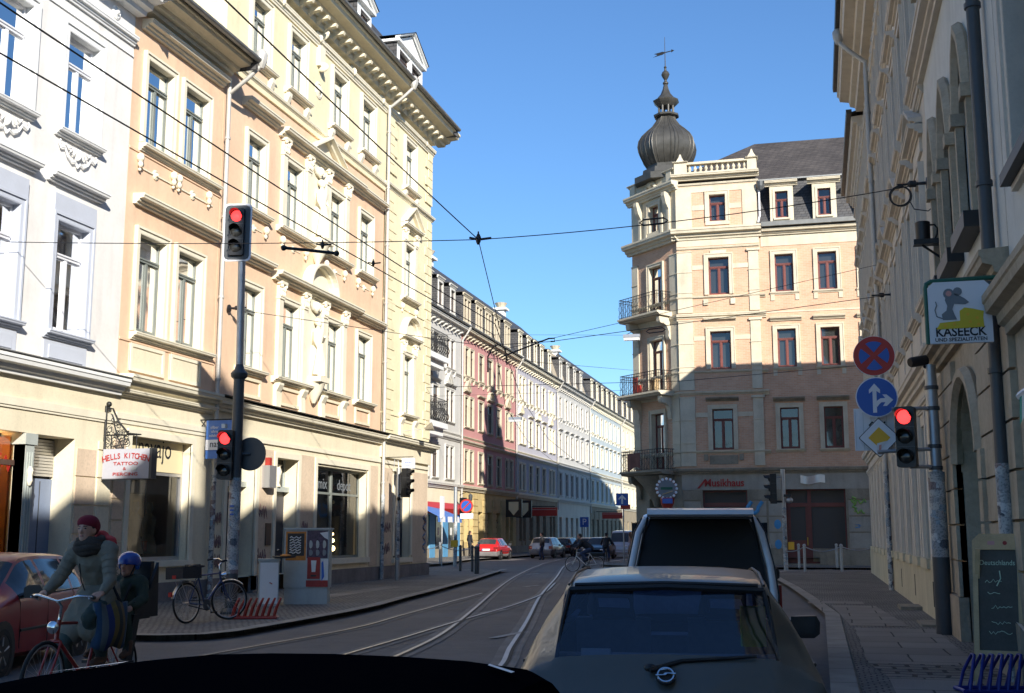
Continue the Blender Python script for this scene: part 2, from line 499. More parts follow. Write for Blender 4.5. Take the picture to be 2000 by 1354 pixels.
    def build(s, name, parent=None, smooth=None, org=None, mods=None):
        o0 = V3(ORG.get(parent.name, (0, 0, 0))) if parent else V3(org or (0, 0, 0))
        me = bpy.data.meshes.new(name)
        me.from_pydata([tuple(V3(p) - o0) for p in s.v], [], s.f)
        for m in s.mats:
            me.materials.append(m)
        me.polygons.foreach_set("material_index", s.m)
        if smooth is not None:
            me.polygons.foreach_set("use_smooth", [True] * len(s.f))
            me.set_sharp_from_angle(angle=R_(smooth))
        me.update()
        o = bpy.data.objects.new(name, me)
        C.objects.link(o)
        if parent:
            o.parent = parent
            ORG[o.name] = o0
        else:
            o.location = o0
            ORG[o.name] = o0
        return o

def build_split(mb, name, parent, smooth=None, gap=.03):
    """build each group of touching pieces as a part of its own"""
    B = []
    for a, b, c, d in mb.pc:
        P = mb.v[a:b]
        B.append([min(q[i] for q in P) - gap for i in range(3)] + [max(q[i] for q in P) + gap for i in range(3)])
    n = len(B); par = list(range(n))
    def find(i):
        while par[i] != i: par[i] = par[par[i]]; i = par[i]
        return i
    for i in range(n):
        for j in range(i):
            if all(B[i][k] <= B[j][k + 3] and B[j][k] <= B[i][k + 3] for k in range(3)): par[find(i)] = find(j)
    G = {}
    for i in range(n): G.setdefault(find(i), []).append(i)
    out = []
    for ids in G.values():
        m2 = MB()
        for i in ids:
            a, b, c, d = mb.pc[i]
            for f, k in zip(mb.f[c:d], mb.m[c:d]): pass
            o = len(m2.v); m2.v += mb.v[a:b]
            for f, k in zip(mb.f[c:d], mb.m[c:d]): m2.f.append(tuple(x - a + o for x in f)); m2.m.append(m2.mi(mb.mats[k]))
        out.append(m2.build(name, parent, smooth))
    return out

def tag(o, label=None, cat=None, group=None, kind=None):
    if label: o['label'] = label
    if cat: o['category'] = cat
    if group: o['group'] = group
    if kind: o['kind'] = kind
    return o

def thing(name, label, cat, loc=(0, 0, 0), rz=0., group=None, local=False):
    """an Empty at the thing's base; with local=True its parts are built in its own axes"""
    o = bpy.data.objects.new(name, None)
    o.empty_display_size = .2
    C.objects.link(o)
    o.location = loc
    o.rotation_euler = (0, 0, rz)
    ORG[o.name] = V3((0, 0, 0)) if local else V3(loc)
    return tag(o, label, cat, group)

def copy_tree(o, parent=None):
    c = o.copy()
    C.objects.link(c)
    c.parent = parent
    for ch in list(o.children):
        copy_tree(ch, c)
    return c

def frame(P, right, up=(0, 0, 1)):
    P = V3(P); r = V3(right).normalized(); u = V3(up).normalized(); n = r.cross(u)
    return lambda a, w, v: tuple(P + r * a + n * w + u * v)
# ---------------------------------------------------------------- facade kit
XL, XR, YC, XROW = -14.6, 2.05, 61.3, -24.5
frL = lambda u, w, v: (XL + w, u, v)
frR = lambda u, w, v: (XR - w, u, v)
frC = lambda u, w, v: (u, YC - w, v)
frW = lambda u, w, v: (XROW + w, u, v)
ROT = {frL: R_(-90), frR: R_(90), frC: R_(180), frW: R_(-90)}
E0 = V3((-6.76, YC, 0)); DCH = V3((-1, 1, 0)).normalized(); NCH = V3((-1, -1, 0)).normalized()
frH = lambda u, w, v: tuple(E0 + DCH * u + NCH * w + V3((0, 0, v)))
ROT[frH] = R_(135)

def wall(mb, fr, u0, u1, v0, v1, holes, m, depth=.32, w=0.):
    """a wall face with real openings and their reveals; holes = (u0,u1,v0,v1)"""
    hs = [h for h in holes if h[0] < u1 and h[1] > u0 and h[2] < v1 and h[3] > v0]
    us = sorted({u0, u1, *[max(u0, min(u1, x)) for h in hs for x in h[:2]]})
    vs = sorted({v0, v1, *[max(v0, min(v1, x)) for h in hs for x in h[2:]]})
    for a, b in zip(us, us[1:]):
        run = None
        for c, d in zip(vs, vs[1:]):
            cu, cv = (a + b) / 2, (c + d) / 2
            inside = any(h[0] < cu < h[1] and h[2] < cv < h[3] for h in hs)
            if inside:
                if run: mb.q(fr(a, w, run[0]), fr(b, w, run[0]), fr(b, w, run[1]), fr(a, w, run[1]), m); run = None
            else:
                run = (run[0] if run else c, d)
        if run: mb.q(fr(a, w, run[0]), fr(b, w, run[0]), fr(b, w, run[1]), fr(a, w, run[1]), m)
    for a, b, c, d in hs:
        c = max(c, v0); d = min(d, v1); a = max(a, u0); b = min(b, u1)
        for p, q_ in (((a, c), (a, d)), ((b, c), (b, d)), ((a, d), (b, d)), ((a, c), (b, c))):
            mb.q(fr(p[0], w, p[1]), fr(q_[0], w, q_[1]), fr(q_[0], w - depth, q_[1]), fr(p[0], w - depth, p[1]), m)

def cprof(v, h, p, w0=-.02):
    return [(w0, v), (.3 * p, v), (.34 * p, v + .18 * h), (.52 * p, v + .25 * h), (.56 * p, v + .45 * h), (.9 * p, v + .52 * h), (.94 * p, v + .72 * h), (p, v + .76 * h), (p, v + .93 * h), (w0, v + h)]

def corn(mb, fr, u0, u1, v, h, p, m):
    mb.ext(fr, cprof(v, h, p), u0, u1, m)

def casing(mb, fr, u0, u1, v0, v1, t, p, m, bottom=False, rv=.22, lip=True):
    """moulded surround of an opening, butted end to end, with the reveal lining"""
    mb.bx(fr, u0 - t, u0, -.02, p, v0, v1, m)
    mb.bx(fr, u1, u1 + t, -.02, p, v0, v1, m)
    mb.bx(fr, u0 - t, u1 + t, -.02, p, v1, v1 + t, m)
    if lip:
        k = .05
        mb.bx(fr, u0 - t - .004, u0 - t + k, -.015, p + .03, v0, v1 + t - k, m)
        mb.bx(fr, u1 + t - k, u1 + t + .004, -.015, p + .03, v0, v1 + t - k, m)
        mb.bx(fr, u0 - t - .004, u1 + t + .004, -.015, p + .03, v1 + t - k, v1 + t + .004, m)
    mb.bx(fr, u0, u0 + .015, -rv, p - .006, v0, v1, m)
    mb.bx(fr, u1 - .015, u1, -rv, p - .006, v0, v1, m)
    mb.bx(fr, u0 + .015, u1 - .015, -rv, p - .006, v1 - .015, v1, m)
    if bottom:
        mb.bx(fr, u0 - t, u1 + t, -.02, p, v0 - t, v0, m)

def frame_bars(mb, fr, w, h, m, d=-.2, tr=.68, t=.06, th=.05, lights=2):
    a, b = -w / 2 + .015, w / 2 - .015
    mb.bx(fr, a, a + t, d - th, d, 0, h - .015, m)
    mb.bx(fr, b - t, b, d - th, d, 0, h - .015, m)
    mb.bx(fr, a + t, b - t, d - th, d, h - .015 - t, h - .015, m)
    mb.bx(fr, a + t, b - t, d - th, d, 0, t * 1.3, m)
    top = h - t - .015
    if tr:
        z = h * tr
        mb.bx(fr, a + t, b - t, d - th, d + .03, z, z + t * 1.5, m)
        mb.bx(fr, a + t, b - t, d + .03, d + .05, z + t * .9, z + t * 1.5, m)
        top = z
    for k in range(1, lights):
        x = a + (b - a) * k / lights
        mb.bx(fr, x - t * .7, x + t * .7, d - th, d + .02, t * 1.3, top, m)
    for k in range(lights):                                       # casement sashes
        x0 = a + (b - a) * k / lights + t * (.7 if k else 1.0); x1 = a + (b - a) * (k + 1) / lights - t * (.7 if k < lights - 1 else 1.0)
        for p in ((x0, x0 + .035), (x1 - .035, x1)):
            mb.bx(fr, *p, d - th + .008, d - .012, t * 1.3, top, m)
        mb.bx(fr, x0 + .035, x1 - .035, d - th + .008, d - .012, t * 1.3, t * 1.3 + .045, m)
        mb.bx(fr, x0 + .035, x1 - .035, d - th + .008, d - .012, top - .035, top, m)

def curtain_mb(w, h, kind, m, d=-.36):
    mb = MB()
    def sheet(x0, x1, z0, z1):
        n = max(6, int((x1 - x0) / .035)); vs = []
        for i in range(n + 1):
            x = x0 + (x1 - x0) * i / n
            y = d + .02 * math.sin(i * 1.3) + .008 * math.sin(i * 2.9)
            vs += [(x, y, z0), (x, y, z1)]
        mb.add(vs, [(2 * i, 2 * i + 2, 2 * i + 3, 2 * i + 1) for i in range(n)], m)
    a, b = -w / 2 + .05, w / 2 - .05
    if kind == 0: sheet(a, b, .05, h - .08)
    elif kind == 1: sheet(a, a + w * .36, .05, h - .08); sheet(b - w * .3, b, .05, h - .08)
    elif kind == 2: sheet(a, b, .05, h * .66)
    elif kind == 3: sheet(a, b, h * .45, h - .08)
    elif kind == 4: sheet(a, a + w * .55, .05, h - .08)
    return mb

def window_proto(w, h, fm, cm, t=.17, p=.07, sill=.16, tr=.68, lights=2, hood=None, rv=.2, glass='glass', ears=False, brackets=False, sillw=None, cas=True, bottom=False):
    """window > pane ; origin at the middle of its sill line on the wall face"""
    mb = MB()
    if cas: casing(mb, ID, -w / 2, w / 2, 0, h, t, p, cm, bottom, rv)
    if sill:
        sw = sillw or (w / 2 + t + .06)
        corn(mb, ID, -sw, sw, -.16, .16, sill, cm)
        mb.bx(ID, -w / 2, w / 2, -rv - .05, -.02, -.05, .004, cm)
        if brackets:
            for s in (-1, 1):
                x = s * (w / 2 + t * .5)
                mb.ext(ID, [(-.01, -.5), (.05, -.46), (.07, -.36), (.05, -.3), (.12, -.22), (.13, -.155), (-.01, -.155)], x - .07, x + .07, cm)
    if hood:
        k = hood
        z = h + t + .12
        hw = w / 2 + t + .14
        if k == 'flat':
            mb.bx(ID, -w / 2 - t, w / 2 + t, -.02, p - .02, h + t, z, cm)
            corn(mb, ID, -hw, hw, z, .2, .24, cm)
        elif k == 'tri':
            corn(mb, ID, -hw, hw, z, .18, .24, cm)
            pedi(mb, ID, -hw, hw, z + .18, .55, cm)
        elif k == 'arc':
            corn(mb, ID, -hw, hw, z, .18, .24, cm)
            arcp(mb, ID, 0, z + .18, hw - .05, cm)
    frame_bars(mb, ID, w, h, fm, -rv, tr, lights=lights)
    o = mb.build("window")
    g = MB(); g.q((-w / 2, -rv - .028, .03), (w / 2, -rv - .028, .03), (w / 2, -rv - .028, h - .03), (-w / 2, -rv - .028, h - .03), glass)
    pane = g.build("pane"); pane.parent = o
    o['wh'] = (w, h)
    C.objects.unlink(o); C.objects.unlink(pane)
    return (o, pane, w, h)

def pedi(mb, fr, u0, u1, v, hh, m, p=.24):
    c = (u0 + u1) / 2; t = .12
    for a, b in ((u0, c), (u1, c)):
        n = 8; sgn = 1 if b > a else -1
        L = math.hypot(b - a, hh)
        pr = [(-.02, 0), (p * .5, 0), (p * .6, t * .4), (p, t * .5), (p, t), (-.02, t)]
        vs = []
        for (x, y) in ((a, v - .02), (b, v + hh)):
            vs += [fr(x, w, y + dv) for w, dv in pr]
        k = len(pr)
        mb.add(vs, [(i, (i + 1) % k, k + (i + 1) % k, k + i) for i in range(k)] + [tuple(range(k))[::-1], tuple(range(k, 2 * k))], m)
    mb.poly(fr, [(u0 + .15, v), (u1 - .15, v), (c, v + hh - .06)], -.02, .05, m)

def arcp(mb, fr, c, v, r, m, p=.24, rise=.8):
    n = 16
    pr = [(-.02, 0), (p * .5, 0), (p * .6, .05), (p, .06), (p, .13), (-.02, .13)]
    k = len(pr); vs = []
    for i in range(n + 1):
        a = math.pi * i / n
        for w, dr in pr:
            vs.append(fr(c - math.cos(a) * (r - .13 + dr), w, v - .01 + math.sin(a) * (r - .13 + dr) * rise))
    mb.add(vs, [(j * k + i, j * k + (i + 1) % k, (j + 1) * k + (i + 1) % k, (j + 1) * k + i) for j in range(n) for i in range(k)] + [tuple(range(k))[::-1], tuple(range(n * k, n * k + k))], m)
    mb.poly(fr, [(c - math.cos(math.pi * i / n) * (r - .12), v + math.sin(math.pi * i / n) * (r - .12) * rise) for i in range(n + 1)], -.02, .05, m)

CURT = {}
def place(proto, bld, fr, uc, v, curt=None, cm='curt', name=None):
    o, pane, w, h = proto
    c = o.copy(); C.objects.link(c); c.parent = bld
    c.location = V3(fr(uc, 0, v)) - ORG[bld.name]
    c.rotation_euler = (0, 0, ROT[fr])
    g = pane.copy(); C.objects.link(g); g.parent = c
    if curt is not None:
        k = (round(w, 2), round(h, 2), curt, cm)
        if k not in CURT:
            q = curtain_mb(w, h, curt, cm).build("curtain")
            CURT[k] = q.data
            bpy.data.objects.remove(q)
        q = bpy.data.objects.new("curtain", CURT[k]); C.objects.link(q); q.parent = c
        if random.random() < .5: q.scale = (-1, 1, 1)
    return c

def hole(uc, v, w, h): return (uc - w / 2, uc + w / 2, v, v + h)

def downpipe(bld, fr, u, v0, v1, top=None, w=.14, r=.06, m='pipe', sticker=None):
    mb = MB()
    pts = []
    if top:
        tw, tv = top
        pts += [fr(u + .15, tw, tv), fr(u + .13, tw, tv - .25), fr(u + .05, tw * .6 + w * .4, tv - .6), fr(u, w, tv - 1.0)]
        mb.lathe(fr(u + .15, tw, tv - .12), [(.07, -.2), (.16, 0), (.17, .2), (.1, .3)], m, 8)
    pts += [fr(u, w, v1), fr(u, w, v0)]
    mb.tube(pts, r, m, 10)
    z = v0 + 1.2
    while z < v1 - .5:
        mb.lathe(fr(u, w, z), [(r, -.03), (r + .018, -.03), (r + .018, .03), (r, .03)], m, 10)
        z += 2.1
    if sticker:
        mb.tube([fr(u, w, v0 + .01), fr(u, w, sticker)], r + .006, 'sticker', 10)
    return mb.build("downpipe", bld, 40)

def roof(bld, fr, u0, u1, v, over, prof, m, name="roof", gut=True, hip=(0, 0)):
    """prof: (w,v) points from the eaves back; hip = inset of the ends at the last point"""
    mb = MB(); n = len(prof); vs = []
    for i, (w, z) in enumerate(prof):
        k = i / (n - 1)
        vs += [fr(u0 + hip[0] * k, w, z), fr(u1 - hip[1] * k, w, z)]
    mb.add(vs, [(2 * i, 2 * i + 1, 2 * i + 3, 2 * i + 2) for i in range(n - 1)], m)
    back = [(prof[-1][0], prof[0][1] - .3), (prof[0][0], prof[0][1] - .3)]
    for e in (0, 1):
        mb.add([vs[2 * i + e] for i in range(n)] + [fr((u0, u1)[e], w, z) for w, z in back], [tuple(range(n + 2))], m)
    o = mb.build(name, bld)
    if gut:
        g = MB()
        r = .09
        pr = [(over + r + r * math.cos(math.pi * (1 + i / 6)), v + .04 + r * math.sin(math.pi * (1 + i / 6))) for i in range(7)] + [(over + 2 * r - .02, v + .05), (over + .02, v + .05)]
        g.ext(fr, pr, u0 - .05, u1 + .05, 'zinc')
        g.build("gutter", bld)
    return o

def dormer(bld, fr, uc, w, v, h, m, fm, roofm='slate', ped=True, n=1, dep=2.2, w0=-.1, hood=.14):
    """dormer > window(s): cheeks, front with opening, small gable roof"""
    mb = MB()
    ww = (w - .36 - (n - 1) * .22) / n
    hs = []
    for i in range(n):
        c = uc - w / 2 + .18 + ww / 2 + i * (ww + .22)
        hs.append((c - ww / 2, c + ww / 2, v + .3, v + h - .22))
    wall(mb, fr, uc - w / 2, uc + w / 2, v, v + h, hs, m, .2, w0)
    for s in (-1, 1):
        u = uc + s * w / 2
        mb.q(fr(u, w0, v), fr(u, w0, v + h), fr(u, w0 - dep, v + h), fr(u, w0 - dep * .4, v), roofm)
    mb.bx(fr, uc - w / 2 - .004, uc + w / 2 + .004, w0 - .02, w0 + .06, v, v + .22, m)
    mb.bx(fr, uc - w / 2 + .1, uc + w / 2 - .1, w0 - .9, w0 - .4, v + .2, v + h - .1, 'room')
    for a, b, c, d in hs:
        mb.bx(fr, a - .07, a, w0 - .01, w0 + .05, c - .07, d, m); mb.bx(fr, b, b + .07, w0 - .01, w0 + .05, c - .07, d, m); mb.bx(fr, a - .07, b + .07, w0 - .01, w0 + .05, d, d + .07, m)
    if ped:
        k = w * .26
        mb.ext(fr, [(w0 - dep, v + h), (w0 + hood, v + h), (w0 + hood, v + h + .1), (w0 - dep, v + h + .1)], uc - w / 2 - .12, uc + w / 2 + .12, m)
        f2 = lambda u, ww_, z: fr(u, w0 + ww_, z)
        pedi(mb, f2, uc - w / 2 - .14, uc + w / 2 + .14, v + h + .1, k, m, hood + .06)
        for s in (-1, 1):
            mb.q(fr(uc, w0 + hood + .1, v + h + .22 + k), fr(uc + s * (w / 2 + .18), w0 + hood + .1, v + h + .2), fr(uc + s * (w / 2 + .18), w0 - dep, v + h + .2), fr(uc, w0 - dep, v + h + .22 + k), roofm)
    else:
        corn(mb, lambda u, ww_, z: fr(u, w0 + ww_, z), uc - w / 2 - .14, uc + w / 2 + .14, v + h, .22, hood, m)
        mb.ext(fr, [(w0 - dep, v + h + .22), (w0 + hood + .02, v + h + .22), (w0 + hood + .02, v + h + .25), (w0 - dep, v + h + .4)], uc - w / 2 - .18, uc + w / 2 + .18, roofm)
    o = mb.build("dormer", bld)
    for a, b, c, d in hs:
        g = MB()
        f3 = lambda u, ww_, z, cc=(a + b) / 2, zz=c: fr(cc + u, w0 + ww_, zz + z)
        frame_bars(g, f3, b - a, d - c, fm, -.08, .68 if d - c > 1. else 0, .05)
        g.q(f3((a - b) / 2, -.11, 0), f3((b - a) / 2, -.11, 0), f3((b - a) / 2, -.11, d - c), f3((a - b) / 2, -.11, d - c), 'glassd')
        g.build("window", o)
    return o

def flower(mb, P, n_, r, m):
    """a small carved rosette or mask"""
    P = V3(P); n_ = V3(n_)
    mb.lathe(P - n_ * .01, [(r, 0), (r, .03), (r * .75, .05), (r * .7, .03), (r * .4, .05), (r * .25, .09), (.01, .1)], m, 12, n_)

def capital(mb, fr, u, v, w, m, p=.1):
    """carved pilaster capital with leaves"""
    mb.bx(fr, u - w / 2 - .05, u + w / 2 + .05, -.02, p + .1, v + .42, v + .5, m)
    mb.bx(fr, u - w / 2 - .02, u + w / 2 + .02, -.02, p + .03, v, v + .06, m)
    mb.bx(fr, u - w / 2, u + w / 2, -.02, p, v + .06, v + .42, m)
    for i in range(3):
        for k, zz in ((0, .14), (1, .29)):
            x = u + (i - 1) * w * .36 + (k * .5 - .25) * w * .2
            mb.ball(fr(x, p + .03, v + zz), (.055, .055, .09), m, 7, 5)
    for s in (-1, 1):
        mb.ball(fr(u + s * w * .5, p + .06, v + .37), (.06, .06, .06), m, 7, 5)

def statue(bld, fr, u, v, h, m, arm=1):
    """carved standing figure on a small console"""
    s = h / 1.75; mb = MB()
    P = lambda x, w, z: fr(u + x * s, .16 + w * s, v + z * s)
    mb.lathe(P(0, 0, 0), [(.26 * s, 0), (.25 * s, .5 * s), (.2 * s, .9 * s), (.15 * s, 1.02 * s), (.19 * s, 1.2 * s), (.2 * s, 1.36 * s), (.12 * s, 1.46 * s), (.055 * s, 1.5 * s)], m, 14)
    for i in range(7):
        a = -1.3 + i * .43
        mb.tube([P(.15 * math.sin(a), .15 * math.cos(a), 1.0), P(.22 * math.sin(a + .1), .22 * math.cos(a), .5), P(.27 * math.sin(a), .25 * math.cos(a), .02)], [.03 * s, .045 * s, .055 * s], m, 6)
    mb.tube([P(0, .02, 1.45), P(0, .03, 1.56)], .055 * s, m, 8)
    mb.ball(P(0.01, .05, 1.66), (.095 * s, .1 * s, .125 * s), m)
    mb.ball(P(0.01, .0, 1.7), (.11 * s, .11 * s, .11 * s), m)
    mb.tube([P(.2, .02, 1.38), P(.27, .08, 1.12), P(.12, .2, 1.0 + .25 * arm)], [.06 * s, .05 * s, .04 * s], m, 8)
    mb.tube([P(-.2, .02, 1.38), P(-.29, .06, 1.08), P(-.24, .16, .85)], [.06 * s, .05 * s, .04 * s], m, 8)
    mb.tube([P(-.24, .16, .85), P(-.3, .14, .4), P(-.3, .1, .05)], [.05 * s, .07 * s, .09 * s], m, 8)
    mb.bx(fr, u - .34 * s, u + .34 * s, -.02, .46 * s, v - .16, v, m)
    mb.lathe(fr(u, .1, v - .16), [(.05, -.62), (.12, -.5), (.27 * s, -.22), (.33 * s, -.04), (.36 * s, 0)], m, 16)
    return mb.build("statue", bld, 50)

def railing(mb, pts, z0, z1, m='iron', step=.12, curl=True):
    """wrought-iron railing along a polyline of (x,y)"""
    for a, b in zip(pts, pts[1:]):
        a = V3((*a, 0)); b = V3((*b, 0)); L = (b - a).length; n = max(1, round(L / step))
        for z in (z0 + .06, z1 - .16, z1):
            mb.tube([a + V3((0, 0, z)), b + V3((0, 0, z))], .014 if z < z1 else .022, m, 5)
        for i in range(n + 1):
            p = a + (b - a) * i / n
            if curl and i < n and i % 2 == 0:
                d = (b - a).normalized(); h = z1 - z0 - .2; q = []
                for k in range(9):
                    t = k / 8
                    q.append(p + d * (step * (1 + .75 * math.sin(t * 4 * math.pi))) + V3((0, 0, z0 + .05 + h * t)))
                mb.tube(q, .01, m, 4)
            mb.tube([p + V3((0, 0, z0)), p + V3((0, 0, z1))], .012, m, 4)

def body(bld, fr, u0, u1, v0, v1, depth, m, front=-.42, name="rear_wall"):
    mb = MB()
    mb.bx(fr, u0 + .02, u1 - .02, -depth, front, v0, v1, 'room')
    for u in (u0, u1):
        mb.q(fr(u, 0, v0), fr(u, 0, v1), fr(u, -depth - .02, v1), fr(u, -depth - .02, v0), m)
    mb.q(fr(u0, -depth - .02, v0), fr(u1, -depth - .02, v0), fr(u1, -depth - .02, v1), fr(u0, -depth - .02, v1), m)
    return mb.build(name, bld)

def soffit_brackets(mb, fr, u0, u1, v, h, p, step, m, w=.16):
    u = u0 + step / 2
    while u < u1:
        mb.ext(fr, [(-.01, v), (p * .35, v + h * .1), (p * .55, v + h * .5), (p * .95, v + h * .6), (p, v + h), (-.01, v + h)], u - w / 2, u + w / 2, m)
        u += step

def chimney(bld, x, y, z0, z1, w=.9, d=.5, m='brick', pots=2):
    mb = MB()
    mb.bx(ID, x - w / 2, x + w / 2, y - d / 2, y + d / 2, z0, z1, m)
    mb.bx(ID, x - w / 2 - .08, x + w / 2 + .08, y - d / 2 - .08, y + d / 2 + .08, z1, z1 + .15, 'stone')
    for i in range(pots):
        mb.lathe((x - w * .25 + i * w * .5, y, z1 + .15), [(.12, 0), (.1, .35), (.13, .4)], 'stoned', 10)
    return mb.build("chimney", bld)
# ---------------------------------------------------------------- ground
def ground():
    mb = MB(); mb.q((-600, -300, -.004), (600, -300, -.004), (600, 900, -.004), (-600, 900, -.004), 'asphalt')
    tag(mb.build("ground"), kind='structure')
    # the junction road as a finer sheet with a slight crown
    mb = MB(); nx, ny = 26, 50; vs = []
    for j in range(ny + 1):
        for i in range(nx + 1):
            x = -16 + 19 * i / nx; y = -6 + 66 * j / ny
            vs.append((x, y, .004 + .03 * math.sin(math.pi * i / nx) + .006 * noise.noise((x * .5, y * .3, 0))))
    mb.add(vs, [(j * (nx + 1) + i, j * (nx + 1) + i + 1, (j + 1) * (nx + 1) + i + 1, (j + 1) * (nx + 1) + i) for j in range(ny) for i in range(nx)], 'asphalt')
    tag(mb.build("road", smooth=60), kind='structure')
    def pavement(name, pts, m, z=.13, kw=.3, kerbidx=()):
        mb = MB(); n = len(pts)
        mb.add([(x, y, z) for x, y in pts] + [(x, y, -.05) for x, y in pts], [tuple(range(n))] + [(i, (i + 1) % n, n + (i + 1) % n, n + i) for i in range(n)], m)
        tag(mb.build(name), kind='structure')
        kb = MB()
        P = [pts[i] for i in kerbidx]
        outs = []
        for i, p in enumerate(P):
            a = V3((*P[max(i - 1, 0)], 0)); b = V3((*P[min(i + 1, len(P) - 1)], 0)); d = (b - a).normalized()
            nn = V3((d.y, -d.x, 0))
            outs.append((V3((*p, 0)) - nn * .0, V3((*p, 0)) - nn * kw))
        vs = []
        for o_, i_ in outs:
            vs += [(o_.x, o_.y, -.04), (o_.x, o_.y, z - .02), (o_.x - (o_.x - i_.x) * .1, o_.y - (o_.y - i_.y) * .1, z + .006), (i_.x, i_.y, z + .006)]
        kb.add(vs, [(4 * i + k, 4 * i + 4 + k, 4 * i + 5 + k, 4 * i + 1 + k) for i in range(len(outs) - 1) for k in range(3)], 'kerb')
        tag(kb.build(name.replace('pavement', 'kerb'), smooth=30), kind='structure')
    arc = [(-13.7 + .0, 51.0), (-13.3, 48.6), (-12.95, 46.2), (-12.4, 43.0), (-11.8, 39.5), (-11.2, 35.5), (-10.6, 31.5), (-10.05, 27.4), (-9.6, 24.5), (-9.4, 22.2), (-9.32, 19.5), (-9.3, 17.4), (-9.45, 16.9), (-9.85, 16.65), (-11.3, 16.5), (-11.6, 15.9), (-11.6, -6)]
    pts = arc + [(-14.7, -6), (-14.7, 43.3), (-40, 43.3), (-40, 51.0)]
    pavement("left_pavement", pts, 'setts', kerbidx=range(len(arc)))
    r = [(.35, -6), (.35, 24), (-.1, 30), (-.6, 36), (-1.2, 42), (-1.7, 47), (-1.6, 50), (-1.0, 52.5), (.6, 53.6), (30, 53.6)]
    pavement("right_pavement", r + [(30, 50), (2.1, 50), (2.1, -6)], 'setts', kerbidx=range(len(r) - 1))
    c = [(30, 57.3), (-2, 57.3), (-7.0, 57.5), (-9.0, 58.3), (-10.4, 60), (-11.2, 63), (-11.4, 70), (-11.4, 200)]
    pavement("corner_pavement", c + [(-9.4, 200), (-9.4, 64), (-6.6, 61.4), (30, 61.4)], 'setts', kerbidx=range(len(c)))
    w = [(-20.9, 220), (-20.9, 70), (-20.6, 66.5), (-19.8, 62), (-19.6, 58.5), (-21, 57.5), (-40, 57.5)]
    pavement("row_pavement", w[::-1] + [(-24.7, 220)] if False else w + [(-40, 66), (-24.5, 66), (-24.5, 220)], 'setts', kerbidx=range(len(w)))
    # slabs on the right pavement
    mb = MB()
    mb.q((.66, -6, .137), (1.95, -6, .137), (1.95, 13.6, .137), (.66, 13.6, .137), 'slab')
    mb.q((.5, 15.0, .137), (1.75, 15.0, .137), (1.75, 20.5, .137), (.5, 20.5, .137), 'slab')
    mb.q((-.3, 27.5, .137), (.9, 27.5, .137), (.9, 28.4, .137), (-.3, 28.4, .137), 'slab')
    mb.q((.45, 21.0, .137), (1.4, 21.0, .137), (1.1, 26.8, .137), (.2, 26.8, .137), 'slab')
    tag(mb.build("slab_path"), kind='structure')
    mb = MB(); mb.q((.66, 13.6, .137), (2.0, 13.6, .137), (2.0, 15.0, .137), (.5, 15.0, .137), 'setbig')
    tag(mb.build("sett_strip_path"), kind='structure')
    mb = MB()
    mb.q((-12.1, 24.8, .136), (-11.4, 24.8, .136), (-11.9, 33, .136), (-12.4, 33, .136), 'slab')
    tag(mb.build("left_slab_path"), kind='structure')

def bez(pts, n=16):
    """smooth curve through (x,y) points"""
    out = []
    P = [V3((*p, 0)) for p in pts]
    for i in range(len(P) - 1):
        p0 = P[max(i - 1, 0)]; p1 = P[i]; p2 = P[i + 1]; p3 = P[min(i + 2, len(P) - 1)]
        for k in range(n):
            t = k / n
            out.append(.5 * ((2 * p1) + (p2 - p0) * t + (2 * p0 - 5 * p1 + 4 * p2 - p3) * t * t + (3 * p1 - p0 - 3 * p2 + p3) * t ** 3))
    out.append(P[-1])
    return out

def strip(mb, pts, w, z, m, crown=True):
    vs = []
    for i, p in enumerate(pts):
        d = (pts[min(i + 1, len(pts) - 1)] - pts[max(i - 1, 0)]).normalized(); n = V3((-d.y, d.x, 0))
        c = (.03 * math.sin(math.pi * max(0, min(1, (p.x + 16) / 19))) + .006 * noise.noise((p.x * .5, p.y * .3, 0))) if crown and p.y < 60 else 0.
        for s in (-.5, .5):
            q = p + n * w * s
            vs.append((q.x, q.y, z + c))
    mb.add(vs, [(2 * i, 2 * i + 2, 2 * i + 3, 2 * i + 1) for i in range(len(pts) - 1)], m)

